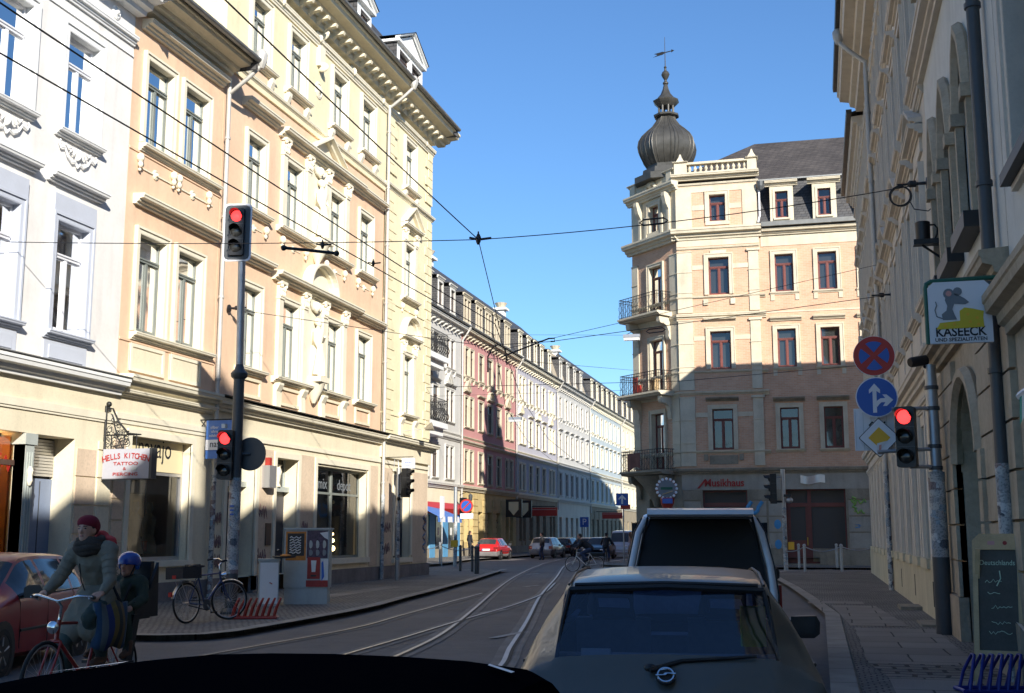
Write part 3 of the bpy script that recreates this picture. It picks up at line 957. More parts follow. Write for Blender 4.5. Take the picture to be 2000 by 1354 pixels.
def rails():
    def rail(pts, label):
        t = bez(pts)
        mb = MB()
        strip(mb, t, .34, .0125, 'patch'); strip(mb, t, .10, .0165, 'steel'); strip(mb, [p + V3((.038, .006, 0)) for p in t], .05, .0205, 'groove')
        tag(mb.build("tram_rail", org=(pts[0][0], pts[0][1], 0)), label, 'tram rail', 'tram rails set in the asphalt')
    rail([(-3.3, 7), (-3.5, 10.5), (-3.82, 14.1), (-4.4, 17.0), (-5.38, 22.0), (-6.76, 28.7), (-7.75, 33.8), (-9.78, 44.7), (-11.5, 53.5), (-12.99, 61.5), (-14.6, 72), (-15.6, 90), (-15.6, 160)], 'outer tram rail curving along the right side of the lane behind the grey hatchback')
    rail([(-5.1, 9), (-5.35, 13.0), (-5.6, 15.9), (-6.24, 19.9), (-7.81, 27.3), (-9.47, 35.0), (-11.67, 46), (-14.19, 60.2), (-15.8, 71), (-17.1, 90), (-17.1, 160)], 'bright tram rail running straight to the crossing in the middle of the road')
    rail([(-6.2, 13.4), (-6.29, 15.8), (-6.6, 21.7), (-6.85, 26.5), (-7.36, 31.8), (-8.62, 39.2)], 'thin tram rail branching off toward the right-hand curve')
    rail([(-8.1, 13), (-7.97, 16.3), (-7.87, 19.7), (-8.25, 23.5), (-9.07, 31.9)], 'faint tram rail nearest the left kerb')
    mb = MB()
    for x, y in ((-5.1, 18.2), (-4.75, 27.5), (-6.9, 23.8), (-9.0, 36), (-11.6, 47)):
        mb.q((x, y, .045), (x + .14, y + .02, .045), (x + .34, y + 1.3, .045), (x + .2, y + 1.3, .045), 'mark')
    tag(mb.build("road_marking"), kind='structure')
    return
    mb = MB()
    for k in range(5):
        y = 12 + k * 7
        x = -2.6 - k * 1.3
        mb.q((x, y, .046), (x + .12, y, .046), (x - .3, y + 2, .046), (x - .42, y + 2, .046), 'mark')
    tag(mb.build("lane_marking"), kind='structure')
ground()
rails()

# ---------------------------------------------------------------- left side: white house
def rust(mb, fr, u0, u1, v0, v1, step, m, p=.03, gap=.03):
    z = v0
    while z < v1 - .05:
        mb.bx(fr, u0, u1, -.01, p, z + gap / 2, min(z + step, v1) - gap / 2, m); z += step

def house_white():
    b = thing("town_house", "white stuccoed house with pale blue-grey window trims at the left edge, tattoo shop below", "building", (XL, 13, 0))
    cs = [20.37, 18.15, 15.93, 13.7]
    H1 = [hole(c, 5.64, 1.08, 2.26) for c in cs]; H2 = [hole(c, 9.78, 1.08, 2.13) for c in cs]
    shop = [(19.62, 20.9, .1, 3.57), (15.2, 19.36, .7, 3.57)]
    mb = MB(); wall(mb, frL, 12.0, 22.23, 4.9, 14.0, H1 + H2, 'white_pl'); mb.build("wall", b)
    mb = MB(); wall(mb, frL, 12.0, 22.23, 0, 4.9, shop, 'cream_lo', .55); mb.build("shop_front_wall", b)
    mb = MB()
    corn(mb, frL, 12, 22.3, 4.62, .36, .34, 'white_tr')
    mb.ext(frL, [(-.02, 4.98), (.36, 4.98), (.36, 5.0), (-.02, 5.08)], 12, 22.32, 'zinc')
    mb.bx(frL, 12, 22.2, -.02, .05, 4.05, 4.2, 'cream_tr'); mb.bx(frL, 12, 22.2, -.02, .03, 4.0, 4.05, 'cream_tr')
    corn(mb, frL, 12, 22.2, 12.55, .22, .16, 'white_tr'); mb.bx(frL, 12, 22.2, -.02, .03, 12.3, 12.36, 'white_tr')
    corn(mb, frL, 12, 22.3, 13.3, .5, .75, 'white_tr')
    for c in cs:
        flower(mb, frL(c + 1.1, 0, 13.05), (1, 0, 0), .16, 'white_tr')
        mb.bx(frL, c - .7, c + .7, -.02, .03, 5.02, 5.62 - .18, 'blue_tr')
        mb.bx(frL, c - .55, c + .55, .02, .05, 5.1, 5.36, 'blue_tr')
        mb.bx(frL, c - .7, c + .7, -.02, .09, 8.05, 8.42, 'blue_tr')
        corn(mb, frL, c - .92, c + .92, 8.62, .2, .26, 'white_tr')
        for s in (-1, 1):                                        # scrolled apron under the sill
            pts = [frL(c + s * x, .05, 9.55 - z) for x, z in ((0, .42), (.08, .32), (.2, .36), (.34, .28), (.44, .12), (.58, .16), (.64, .06), (.6, .0))]
            mb.tube(pts, .022, 'white_tr', 6)
            pts = [frL(c + s * x, .05, 9.55 - z) for x, z in ((.05, .05), (.16, .2), (.27, .16), (.22, .06), (.34, .1), (.42, .02))]
            mb.tube(pts, .02, 'white_tr', 6)
        mb.ball(frL(c, .04, 9.4), (.1, .05, .12), 'white_tr')
    rust(mb, frL, 20.96, 21.62, .5, 3.4, .58, 'pier_pl'); rust(mb, frL, 21.7, 22.18, .5, 3.6, .58, 'cream_lo')
    build_split(mb, "stucco_trim", b)
    p1 = window_proto(1.08, 2.26, M['fr_white'], M['blue_tr'], .15, .07, .2, rv=.11); p2 = window_proto(1.08, 2.13, M['fr_white'], M['white_tr'], .17, .07, .2, rv=.11)
    for i, c in enumerate(cs):
        place(p1, b, frL, c, 5.64, 4 if i < 2 else 0, 'curt3' if i < 2 else 'curt'); place(p2, b, frL, c, 9.78, 4 if i % 2 == 0 else 1)
    # shop front: lit window, post, roller door
    mb = MB()
    mb.bx(frL, 19.36, 19.62, -.25, .01, .1, 3.57, 'sage'); mb.bx(frL, 19.31, 19.67, -.28, .04, 3.35, 3.56, 'sage'); mb.bx(frL, 19.31, 19.67, -.28, .04, .1, .6, 'sage')
    for k in (19.41, 19.48, 19.55): mb.bx(frL, k, k + .025, .0, .03, .7, 3.2, 'sage')
    mb.lathe(frL(19.49, .04, 2.75), [(.03, -.18), (.06, -.1), (.05, 0), (.07, .1), (.03, .18)], 'cream_tr', 8)
    mb.bx(frL, 15.2, 15.4, -.3, -.05, .7, 3.57, 'fr_brown'); mb.bx(frL, 15.4, 19.36, -.3, -.22, 2.95, 3.05, 'fr_brown'); mb.bx(frL, 17.3, 17.38, -.3, -.22, .7, 2.95, 'fr_brown')
    mb.build("shop_window_frame", b)
    d = MB()
    d.bx(frL, 19.62, 20.9, -.54, -.48, .1, 2.75, 'bluedoor')
    for k in range(12): d.bx(frL, 19.63, 20.88, -.5, -.46, 2.8 + k * .062, 2.8 + k * .062 + .05, 'alu')
    for k in (19.9, 20.2, 20.5): d.bx(frL, k, k + .02, -.485, -.47, .15, 2.7, 'metald')
    d.build("roller_door", b)
    g = MB(); g.q(frL(15.4, -.26, .75), frL(19.36, -.26, .75), frL(19.36, -.26, 3.5), frL(15.4, -.26, 3.5), 'shopgl'); g.build("shop_pane", b)
    i_ = MB(); i_.bx(frL, 15.4, 19.36, -.59, -.55, .7, 3.5, 'orangewall'); i_.bx(frL, 19.3, 19.36, -.55, -.3, .7, 3.5, 'orangewall'); i_.bx(frL, 16.5, 19.1, -.5, -.4, 3.36, 3.42, 'warmlit'); i_.bx(frL, 18.3, 18.5, -.55, -.45, .8, 3.2, 'posteror'); i_.bx(frL, 18.6, 19.2, -.55, -.5, 1.0, 1.9, 'paper'); i_.ball(frL(18.2, -.5, 3.1), .06, 'warmlit'); i_.ball(frL(17.2, -.5, 3.1), .06, 'warmlit')
    i_.build("shop_interior", b)
    t = MB(); s_ = "HELLS KITCHEN"
    for k, ch in enumerate(s_):                                   # red lettering bent in an arch on the glass
        x = (k - 6) * .27; a = -x * .26
        t.text(ch, frL(17.5 + x * 1.0, -.24, 3.13 - x * x * .10), (0, math.cos(a), math.sin(a)), (0, -math.sin(a), math.cos(a)), .36, 'textred')
    t.text("TATTOO", frL(18.35, -.24, 2.05), (0, 1, 0), (0, 0, 1), .3, 'signwhite'); t.text("& PIERCING", frL(18.35, -.24, 1.55), (0, 1, 0), (0, 0, 1), .2, 'signwhite')
    t.build("window_lettering", b)
    roof(b, frL, 12, 22.23, 13.85, .72, [(.8, 13.85), (-.6, 14.6), (-5, 18)], 'slate')
    body(b, frL, 12, 22.22, 0, 13.9, 11, 'white_pl', -.6)

def house_peach():
    b = thing("town_house", "narrow peach house with two windows per floor, blue banner and navajo shop window below", "building", (XL, 24.3, 0))
    U0, U1 = 22.24, 26.4
    ws = [23.35, 25.03]
    H = [hole(c, 6.12, 1.12, 2.24) for c in ws] + [hole(c, 10.46, 1.12, 2.04) for c in ws]
    shop = [(22.9, 25.5, 1.05, 3.8)]
    mb = MB(); wall(mb, frL, U0, U1, 5.1, 14.0, H, 'peach_pl'); mb.build("wall", b)
    mb = MB(); wall(mb, frL, U0, U1, .55, 5.1, shop, 'cream_lo', .4); mb.build("shop_front_wall", b)
    mb = MB(); mb.bx(frL, U0, U1, -.1, .06, 0, .56, 'plinth'); mb.build("plinth", b)
    mb = MB()
    corn(mb, frL, U0 + .1, U1, 4.78, .34, .36, 'cream_tr'); corn(mb, frL, U0 + .16, U1, 4.62, .17, .2, 'cream_tr')
    mb.bx(frL, U0 + .02, U1, -.02, .05, 4.13, 4.26, 'cream_tr'); mb.bx(frL, U0 + .02, U1, -.02, .025, 4.04, 4.13, 'cream_tr')
    mb.bx(frL, 22.74, 25.66, -.02, .05, 3.8, 3.95, 'cream_tr'); mb.bx(frL, 22.74, 22.9, -.02, .05, 1.05, 3.8, 'cream_tr'); mb.bx(frL, 25.5, 25.66, -.02, .05, 1.05, 3.8, 'cream_tr'); mb.bx(frL, 22.74, 25.66, -.02, .1, .92, 1.05, 'cream_tr')
    rust(mb, frL, 22.28, 22.7, .6, 3.7, .45, 'pier_pl')
    for z, a in ((8.98, .16), (13.12, .16)):
        corn(mb, frL, 22.5, 26.25, z, .24, .3, 'cream_tr')
    for z in (5.92, 10.26): corn(mb, frL, 22.62, 26.2, z, .18, .2, 'cream_tr'); 
    for z in (5.86, 10.2): mb.bx(frL, U0, U1, -.02, .025, z, z + .05, 'peach_pl')
    for c in ws:
        mb.bx(frL, c - .7, c + .7, -.02, .03, 5.22, 5.84, 'cream_lo')
        for a, b_, z0, z1 in ((c - .7, c + .7, 5.76, 5.84), (c - .7, c + .7, 5.22, 5.30), (c - .7, c - .62, 5.3, 5.76), (c + .62, c + .7, 5.3, 5.76)): mb.bx(frL, a, b_, .02, .055, z0, z1, 'cream_tr')
        for s in (-1, 1):
            mb.ball(frL(c + s * .72, .06, 10.08), (.09, .09, .11), 'cream_tr', 9, 6); mb.ball(frL(c + s * .72, .07, 9.92), (.06, .07, .08), 'cream_tr', 8, 5); mb.ball(frL(c + s * .72, .05, 9.8), .04, 'cream_tr', 8, 5)
        flower(mb, frL(c, 0, 9.88), (1, 0, 0), .12, 'cream_tr')
    mb.bx(frL, 22.8, 26.0, -.02, .03, 9.86, 9.89, 'cream_tr')
    corn(mb, frL, U0, U1, 13.5, .4, .8, 'cream_lo')
    build_split(mb, "stucco_trim", b)
    p1 = window_proto(1.12, 2.24, M['fr_green'], M['cream_tr'], .15, .06, 0, .74, rv=.12); p2 = window_proto(1.12, 2.04, M['fr_green'], M['cream_tr'], .15, .06, 0, .72, rv=.12)
    place(p1, b, frL, ws[0], 6.12, 1); place(p1, b, frL, ws[1], 6.12, 0, 'curt2'); place(p2, b, frL, ws[0], 10.46, 0); place(p2, b, frL, ws[1], 10.46, 1)
    # shop window with sign board
    mb = MB(); mb.bx(frL, 22.9, 25.5, -.3, -.2, 1.05, 1.14, 'alu'); mb.bx(frL, 22.9, 22.98, -.3, -.2, 1.14, 3.8, 'alu'); mb.bx(frL, 25.42, 25.5, -.3, -.2, 1.14, 3.8, 'alu'); mb.bx(frL, 22.98, 25.42, -.3, -.2, 3.0, 3.1, 'alu'); mb.bx(frL, 22.98, 25.42, -.3, -.2, 3.72, 3.8, 'alu')
    mb.build("shop_window_frame", b)
    g = MB(); g.q(frL(22.98, -.25, 1.1), frL(25.42, -.25, 1.1), frL(25.42, -.25, 3.0), frL(22.98, -.25, 3.0), 'shopgl'); g.build("shop_pane", b)
    s = MB(); s.bx(frL, 22.98, 25.42, -.24, -.18, 3.08, 3.78, 'creamboard'); sb = s.build("sign_board", b)
    t = MB(); t.text("navajo", frL(24.2, -.18, 3.4), (0, 1, 0), (0, 0, 1), .66, 'textblk', .86); t.build("lettering", sb)
    i_ = MB(); i_.bx(frL, 22.9, 25.5, -1.6, -1.55, .9, 3.6, 'room')
    for u, z, m in ((23.3, 1.2, 'sage'), (23.9, 1.2, 'posterdk'), (24.5, 1.2, 'paper'), (25.1, 1.2, 'sage')): i_.lathe(frL(u, -.8, z), [(.2, 0), (.22, .05), (.13, .45), (.17, .8), (.05, .95), (.09, 1.05), (.07, 1.2)], m, 10)
    i_.bx(frL, 23.5, 23.9, -.9, -.86, 2.2, 2.5, 'paper'); i_.bx(frL, 24.75, 24.9, -.75, -.7, 1.25, 1.5, 'signred'); i_.ball(frL(24.1, -1.0, 2.8), .025, 'warmlit'); i_.ball(frL(24.3, -1.0, 2.8), .025, 'warmlit'); i_.bx(frL, 24.6, 25.35, -1.2, -1.1, 1.6, 2.6, 'creamboard')
    i_.build("shop_interior", b)
    downpipe(b, frL, 26.42, .1, 13.4, (.95, 14.0), sticker=3.1)
    roof(b, frL, U0, U1, 13.85, .85, [(.95, 13.88), (-.6, 14.7), (-5, 18)], 'slate')
    mb = MB(); mb.bx(frL, 25.0, 26.3, -2.6, -1.6, 14.4, 17.2, 'white_pl'); mb.build("roof_hatch", b)
    body(b, frL, U0, U1, 0, 13.9, 11, 'peach_pl', -1.7)

def house_cream():
    b = thing("town_house", "tall cream and peach corner house with two carved statues between its windows", "building", (XL, 35, 0))
    U0, U1 = 26.41, 43.42
    W1 = [(28.28, 1.0), (30.7, 1.02), (33.9, 1.02), (36.43, 1.06), (40.83, 1.04)]
    H = []
    for c, w in W1: H += [hole(c, 6.02, w, 2.2), hole(c, 10.36, w, 2.04), hole(c, 14.6, w, 1.82)]
    shop = [(27.3, 28.9, .2, 3.78), (30.12, 31.55, .2, 3.78), (32.88, 37.05, .9, 3.7), (39.65, 41.36, .82, 3.85)]
    mb = MB(); wall(mb, frL, U0, 38.2, 5.1, 14.05, H, 'peach_pl'); wall(mb, frL, 38.2, U1, 5.1, 14.05, H, 'cream_pl', w=.03); wall(mb, frL, U0, U1, 14.05, 18.2, H, 'cream_pl'); mb.build("wall", b)
    mb = MB(); wall(mb, frL, U0, U1, .55, 5.1, shop, 'cream_lo', .45); mb.build("shop_front_wall", b)
    mb = MB(); mb.bx(frL, U0, 27.3, -.1, .06, 0, .57, 'plinth'); mb.bx(frL, 28.9, 30.12, -.1, .06, 0, .57, 'plinth'); mb.bx(frL, 31.55, U1 + .1, -.1, .06, 0, .57, 'plinth'); mb.build("plinth", b)
    mb = MB(); tr = 'cream_tr'
    corn(mb, frL, U0, 38.15, 4.74, .32, .32, tr); corn(mb, frL, 38.15, U1 + .32, 4.76, .32, .4, tr); mb.bx(frL, 38.2, U1 + .03, -.02, .12, 4.3, 4.76, 'cream_lo')
    mb.ext(frL, [(-.02, 5.08), (.41, 5.08), (.41, 5.1), (-.02, 5.16)], U0, U1 + .33, 'zincd')
    mb.bx(frL, U0, U1, -.02, .05, 4.1, 4.22, tr)
    for u0, u1 in ((27.3, 28.9), (30.12, 31.55), (32.88, 37.05), (39.65, 41.36)):
        z0 = .9 if u1 - u0 > 2 or u0 > 39 else .2; z1 = 3.75
        mb.bx(frL, u0 - .16, u0, -.02, .06, z0, z1 + .02, tr); mb.bx(frL, u1, u1 + .16, -.02, .06, z0, z1 + .02, tr); mb.bx(frL, u0 - .16, u1 + .16, -.02, .06, z1 + .02 + (.1 if u0 > 39 else 0), z1 + .18, tr)
    mb.bx(frL, 32.7, 37.2, -.02, .1, .74, .9, tr); mb.bx(frL, 39.5, 41.5, -.02, .1, .66, .82, tr)
    for u0, u1 in ((29.05, 29.95), (31.75, 32.7), (37.3, 38.0), (38.35, 39.45), (41.6, 43.3)): mb.bx(frL, u0, u1, -.02, .025, .6, 3.95, 'pier_pl')
    build_split(mb, "shop_surround", b); mb = MB()
    # storey bands
    corn(mb, frL, U0, 38.15, 13.92, .16, .12, tr); corn(mb, frL, 38.2, U1 + .14, 14.02, .18, .16, tr)
    mb.bx(frL, U0, 38.15, -.02, .06, 13.78, 13.92, 'cream_pl')
    corn(mb, frL, U0, 38.15, 16.72, .3, .14, tr); corn(mb, frL, 38.2, U1 + .14, 16.74, .28, .17, tr)
    for z in (9.86, 5.84): mb.bx(frL, 38.25, U1, -.02, .06, z, z + .06, 'cream_pl')
    build_split(mb, "storey_band", b); mb = MB()
    # main cornice with brackets, carried round the corner
    corn(mb, frL, U0, U1 + .9, 17.42, .5, .95, 'cream_lo')
    mb.bx(frL, U0, U1, -.02, .2, 17.2, 17.42, 'cream_lo')
    soffit_brackets(mb, frL, U0 + .1, U1 + .1, 17.2, .24, .62, .6, 'cream_lo')
    build_split(mb, "stucco_trim", b); mb = MB()
    # hoods
    corn(mb, frL, 27.4, 29.45, 13.1, .24, .3, tr); corn(mb, frL, 29.62, 35.7, 12.98, .26, .36, tr); corn(mb, frL, 35.72, 38.0, 13.0, .22, .3, tr)
    pedi(mb, frL, 31.6, 34.0, 13.24, .62, tr, .34)
    corn(mb, frL, 27.4, 29.3, 8.86, .24, .3, tr); corn(mb, frL, 29.5, 35.7, 8.74, .26, .36, tr); corn(mb, frL, 35.72, 38.0, 8.7, .22, .3, tr)
    arcp(mb, frL, 32.55, 8.98, 1.05, tr, .34, .8)
    corn(mb, frL, 39.9, 41.9, 12.94, .2, .3, tr); pedi(mb, frL, 39.9, 41.9, 13.14, .66, tr, .3)
    corn(mb, frL, 39.9, 41.9, 8.72, .2, .3, tr); arcp(mb, frL, 40.85, 8.9, .92, tr, .3, .85)
    build_split(mb, "window_hood", b); mb = MB()
    # frieze ornaments, cartouches
    for u in (29.45, 32.1, 34.9, 37.6, 39.2, 42.4): flower(mb, frL(u, .04, 17.1), (1, 0, 0), .16, tr); mb.ball(frL(u, .1, 16.98), (.1, .08, .14), tr, 8, 6)
    for u in (32.3,):
        mb.bx(frL, u - .2, u + .2, -.02, .12, 16.1, 16.75, tr); mb.ball(frL(u, .12, 16.1), (.2, .08, .16), tr); flower(mb, frL(u, 0, 15.35), (1, 0, 0), .28, tr); mb.ball(frL(u, .05, 16.95 + .3), (.28, .12, .28), tr)
    build_split(mb, "frieze_ornament", b); mb = MB()
    # central groups: pilasters and capitals
    for z0, z1, zc in ((6.0, 8.24, 8.24), (10.36, 12.5, 12.48)):
        for u in (29.98, 31.62, 33.05, 34.66):
            mb.bx(frL, u - .13, u + .13, -.02, .1, z0, z1, tr); capital(mb, frL, u, zc, .26, tr)
        mb.bx(frL, 31.55, 33.15, -.02, .05, z0, zc + .5, 'cream_tr')
        mb.ball(frL(32.33, .1, zc + .22), (.16, .1, .16), tr); mb.tube([frL(31.9, .08, zc + .3), frL(32.1, .1, zc + .12), frL(32.33, .12, zc + .06), frL(32.56, .1, zc + .12), frL(32.8, .08, zc + .3)], .05, tr, 6)
        for u in (40.2, 41.46): mb.bx(frL, u - .12, u + .12, -.02, .1, z0, z1, tr); capital(mb, frL, u, zc - .04, .24, tr)
    build_split(mb, "pilaster_group", b); mb = MB()
    for z in (5.84, 10.18):
        for a, b_ in ((27.5, 29.1), (29.65, 35.0), (35.6, 37.3), (39.95, 41.75)): corn(mb, frL, a, b_, z, .18, .24, tr)
    for z in (9.98, ):
        for u in (27.65, 28.95, 30.0, 31.6, 33.1, 34.6, 35.75, 37.1, 40.1, 41.6):
            mb.ball(frL(u, .07, z), (.09, .1, .12), tr, 8, 6); mb.ball(frL(u, .05, z - .17), (.05, .06, .07), tr, 8, 5)
        for u in (28.3, 30.8, 33.9, 36.4, 40.85): flower(mb, frL(u, 0, z - .1), (1, 0, 0), .11, tr); mb.bx(frL, u - .5, u + .5, -.01, .02, z - .1, z - .08, tr)
    for u0, u1 in ((27.6, 29.0), (30.2, 31.5), (33.2, 34.5), (35.8, 37.1), (40.2, 41.5)):
        for a, b_, z0, z1 in ((u0, u1, 5.7, 5.78), (u0, u1, 5.25, 5.33), (u0, u0 + .08, 5.33, 5.7), (u1 - .08, u1, 5.33, 5.7)): mb.bx(frL, a, b_, -.01, .05, z0, z1, 'cream_lo')
    for u in (29.95, 31.6, 33.05, 34.7, 40.1, 41.6): mb.ext(frL, [(-.01, 5.1), (.12, 5.14), (.1, 5.6), (.2, 5.78), (.2, 5.84), (-.01, 5.84)], u - .14, u + .14, tr)
    for c, w in W1:                                              # top-floor sills on small consoles
        corn(mb, frL, c - .82, c + .82, 14.4, .17, .24, tr); mb.bx(frL, c - .5, c + .5, -.01, .03, 14.12, 14.36, 'peach_pl')
        for s in (-1, 1): mb.ext(frL, [(-.01, 14.08), (.08, 14.1), (.16, 14.28), (.16, 14.4), (-.01, 14.4)], c + s * .66 - .09, c + s * .66 + .09, tr)
    build_split(mb, "window_sill", b); mb = MB()
    # quoins of the corner bay
    z = 5.3; k = 0
    while z < 16.6:
        L_ = (.8, .5)[k % 2]
        if not (13.9 < z < 14.3):
            mb.bx(frL, 38.45, 38.45 + L_ + .1, .02, .055, z, z + .33, 'cream_pl'); mb.bx(frL, U1 - L_, U1 + .02, .02, .055, z, z + .33, 'cream_pl')
        z += .36; k += 1
    build_split(mb, "quoin_strip", b)
    p1 = {w: window_proto(w, 2.2, M['fr_green'], M[tr], .15, .06, 0, .7, rv=.12) for w in (1.0, 1.02, 1.06, 1.04)}
    p2 = {w: window_proto(w, 2.04, M['fr_green'], M[tr], .15, .06, 0, .7, rv=.12) for w in (1.0, 1.02, 1.06, 1.04)}
    p3 = {w: window_proto(w, 1.82, M['fr_green'], M[tr], .16, .07, 0, .7, rv=.12) for w in (1.0, 1.02, 1.06, 1.04)}
    for i, (c, w) in enumerate(W1):
        place(p1[w], b, frL, c, 6.02, (0, 0, 2, 0, 4)[i]); place(p2[w], b, frL, c, 10.36, (1, 4, 0, 2, 0)[i]); place(p3[w], b, frL, c, 14.6, (0, 0, 1, 0, 4)[i])
    statue(b, frL, 32.33, 6.3, 1.75, 'cream_tr', 1); statue(b, frL, 32.33, 10.55, 1.85, 'cream_tr', 0)
    # shop windows, doors
    def shopwin(u0, u1, z0, z1, tz, mull, fm='fr_green'):
        mb = MB()
        mb.bx(frL, u0, u1, -.36, -.28, z0, z0 + .08, fm); mb.bx(frL, u0, u1, -.36, -.28, z1 - .07, z1, fm); mb.bx(frL, u0, u0 + .07, -.36, -.28, z0 + .08, z1 - .07, fm); mb.bx(frL, u1 - .07, u1, -.36, -.28, z0 + .08, z1 - .07, fm)
        mb.bx(frL, u0 + .07, u1 - .07, -.36, -.27, tz, tz + .07, fm)
        for m_ in mull: mb.bx(frL, m_ - .05, m_ + .05, -.355, -.265, z0 + .08, z1 - .07, fm)
        o = mb.build("shop_window", b)
        g = MB(); g.q(frL(u0, -.32, z0), frL(u1, -.32, z0), frL(u1, -.32, z1), frL(u0, -.32, z1), 'shopgl'); g.build("pane", o)
        return o
    o = shopwin(32.88, 37.05, .9, 3.7, 2.88, [34.7])
    t = MB(); t.text("comix", frL(33.75, -.27, 3.05), (0, 1, 0), (0, 0, 1), .48, 'mousegr'); t.text("depot", frL(35.7, -.27, 3.05), (0, 1, 0), (0, 0, 1), .48, 'mousegr'); t.build("lettering", o)
    i_ = MB(); i_.bx(frL, 32.9, 37.0, -1.5, -1.45, .5, 3.6, 'room')
    i_.poly(frame(frL(33.0, -.8, 1.2), (0, 1, 0)), [(0, .3), (1.3, 1.55), (1.55, 1.3), (.9, .7), (1.2, .1), (.8, 0), (.5, .4)], 0, .05, 'posterred')
    for k in range(7): i_.bx(frL, 33.2 + k * .12, 33.5 + k * .16, -.85, -.8, 1.3 + k * .16, 1.36 + k * .16, 'posterdk')
    for u, z, r in ((35.9, 1.2, .09), (35.88, 1.45, .07), (35.86, 1.66, .05)): i_.ball(frL(u, -.7, z), r, 'warmlit', 10, 7)
    i_.ball(frL(33.2, -.8, 2.75), .05, 'warmlit'); i_.ball(frL(36.1, -.8, 2.7), .06, 'paper'); i_.lathe(frL(36.6, -.9, .95), [(.2, 0), (.15, .9), (.2, 1.3), (.05, 1.5)], 'metald', 10)
    i_.build("shop_interior", b)
    o = shopwin(39.65, 41.36, .82, 3.85, 2.95, [40.6], 'metald'); o.name = "shop_window"
    def door(u0, u1, z0, z1, sp):
        mb = MB(); d = -.4
        mb.bx(frL, u0, u1, d - .05, d, z0, sp, 'doordk')
        c = (u0 + u1) / 2
        for a, b_ in ((u0 + .08, c - .05), (c + .05, u1 - .08)):
            mb.bx(frL, a, b_, d, d + .02, z0 + .25, z0 + .9, 'doordk'); mb.bx(frL, a + .05, b_ - .05, d, d + .03, z0 + 1.0, sp - .15, 'doordk')
        corn(mb, frL, u0, u1, sp, .16, .4 + d + .35, 'sage') if False else mb.bx(frL, u0, u1, d - .02, d + .16, sp, sp + .14, 'sage')
        mb.bx(frL, u0, u0 + .08, d - .04, d + .02, sp + .14, z1, 'sage'); mb.bx(frL, u1 - .08, u1, d - .04, d + .02, sp + .14, z1, 'sage')
        mb.lathe(frL(c, d + .1, sp + .14), [(.13, 0), (.08, .1), (.12, .3), (.15, .42), (.1, .55), (.13, .62)], 'cream_tr', 10)
        mb.ball(frL(c, d + .2, z0 + 1.0 + .02), .03, 'chrome', 8, 6)
        o = mb.build("door", b, 40)
        g = MB(); g.q(frL(u0 + .08, d - .02, sp + .14), frL(u1 - .08, d - .02, sp + .14), frL(u1 - .08, d - .02, z1), frL(u0 + .08, d - .02, z1), 'glassd'); g.build("pane", o)
    door(30.12, 31.55, .2, 3.78, 2.85); door(27.3, 28.9, .2, 3.78, 2.9)
    mb = MB(); mb.bx(frL, 29.25, 29.65, 0, .26, 2.9, 3.5, 'alu'); mb.bx(frL, 29.38, 29.52, .05, .18, 3.5, 3.72, 'posterred'); mb.build("alarm_box", b)
    mb = MB(); mb.bx(frL, 29.55, 29.85, .02, .06, 1.35, 1.95, 'fr_brown'); mb.build("bell_panel", b)
    # scribbled tags on the piers
    rnd = random.Random(3)
    for u, z, w_ in ((29.3, 2.3, .6), (29.35, 1.1, .6), (32.1, 1.9, .4), (32.2, 1.35, .3), (38.9, 1.9, .7), (38.9, 1.2, .6), (26.9, 2.1, .35), (26.9, 1.5, .35), (26.95, 1.0, .3), (43.05, 2.2, .25)):
        mb = MB()
        for j in range(3):
            x = u - w_ / 2; pts = []
            for k in range(9):
                pts.append(frL(x + w_ * k / 8 + rnd.uniform(-.04, .04), .034, z + (.16 if k % 2 else -.12) * rnd.uniform(.3, 1.2) - j * .05))
            mb.tube(pts, .007, 'graff', 4)
        mb.build("graffiti", b)
    mb = MB(); z = .9
    for k in range(14):
        pts = [frL(42.95 + .16 * math.sin(k * 1.7 + i), .034, .95 + k * .1 + .04 * i) for i in range(6)]
        mb.tube(pts, .016, ('graffb', 'graff', 'posterpur')[k % 3], 4)
    mb.build("graffiti", b)
    downpipe(b, frL, 38.2, .1, 17.0, (1.0, 17.9), sticker=3.0)
    # roof with dormers
    roof(b, frL, U0, U1 + .35, 17.9, .95, [(1.0, 17.92), (.1, 18.3), (-.9, 20.6), (-6, 22.6)], 'slate', hip=(0, 5))
    for c in (28.3, 30.9, 33.4, 35.95): dormer(b, frL, c, 1.3, 18.25, 1.5, 'white_tr', 'fr_brown', w0=.0)
    dormer(b, frL, 40.55, 2.9, 18.3, 1.55, 'white_tr', 'fr_brown', n=2, w0=.05)
    body(b, frL, U0, U1, 0, 18.0, 11.5, 'cream_pl', -1.6)
    chimney(b, XL - 6, 34, 21, 24)
house_white(); house_peach(); house_cream()
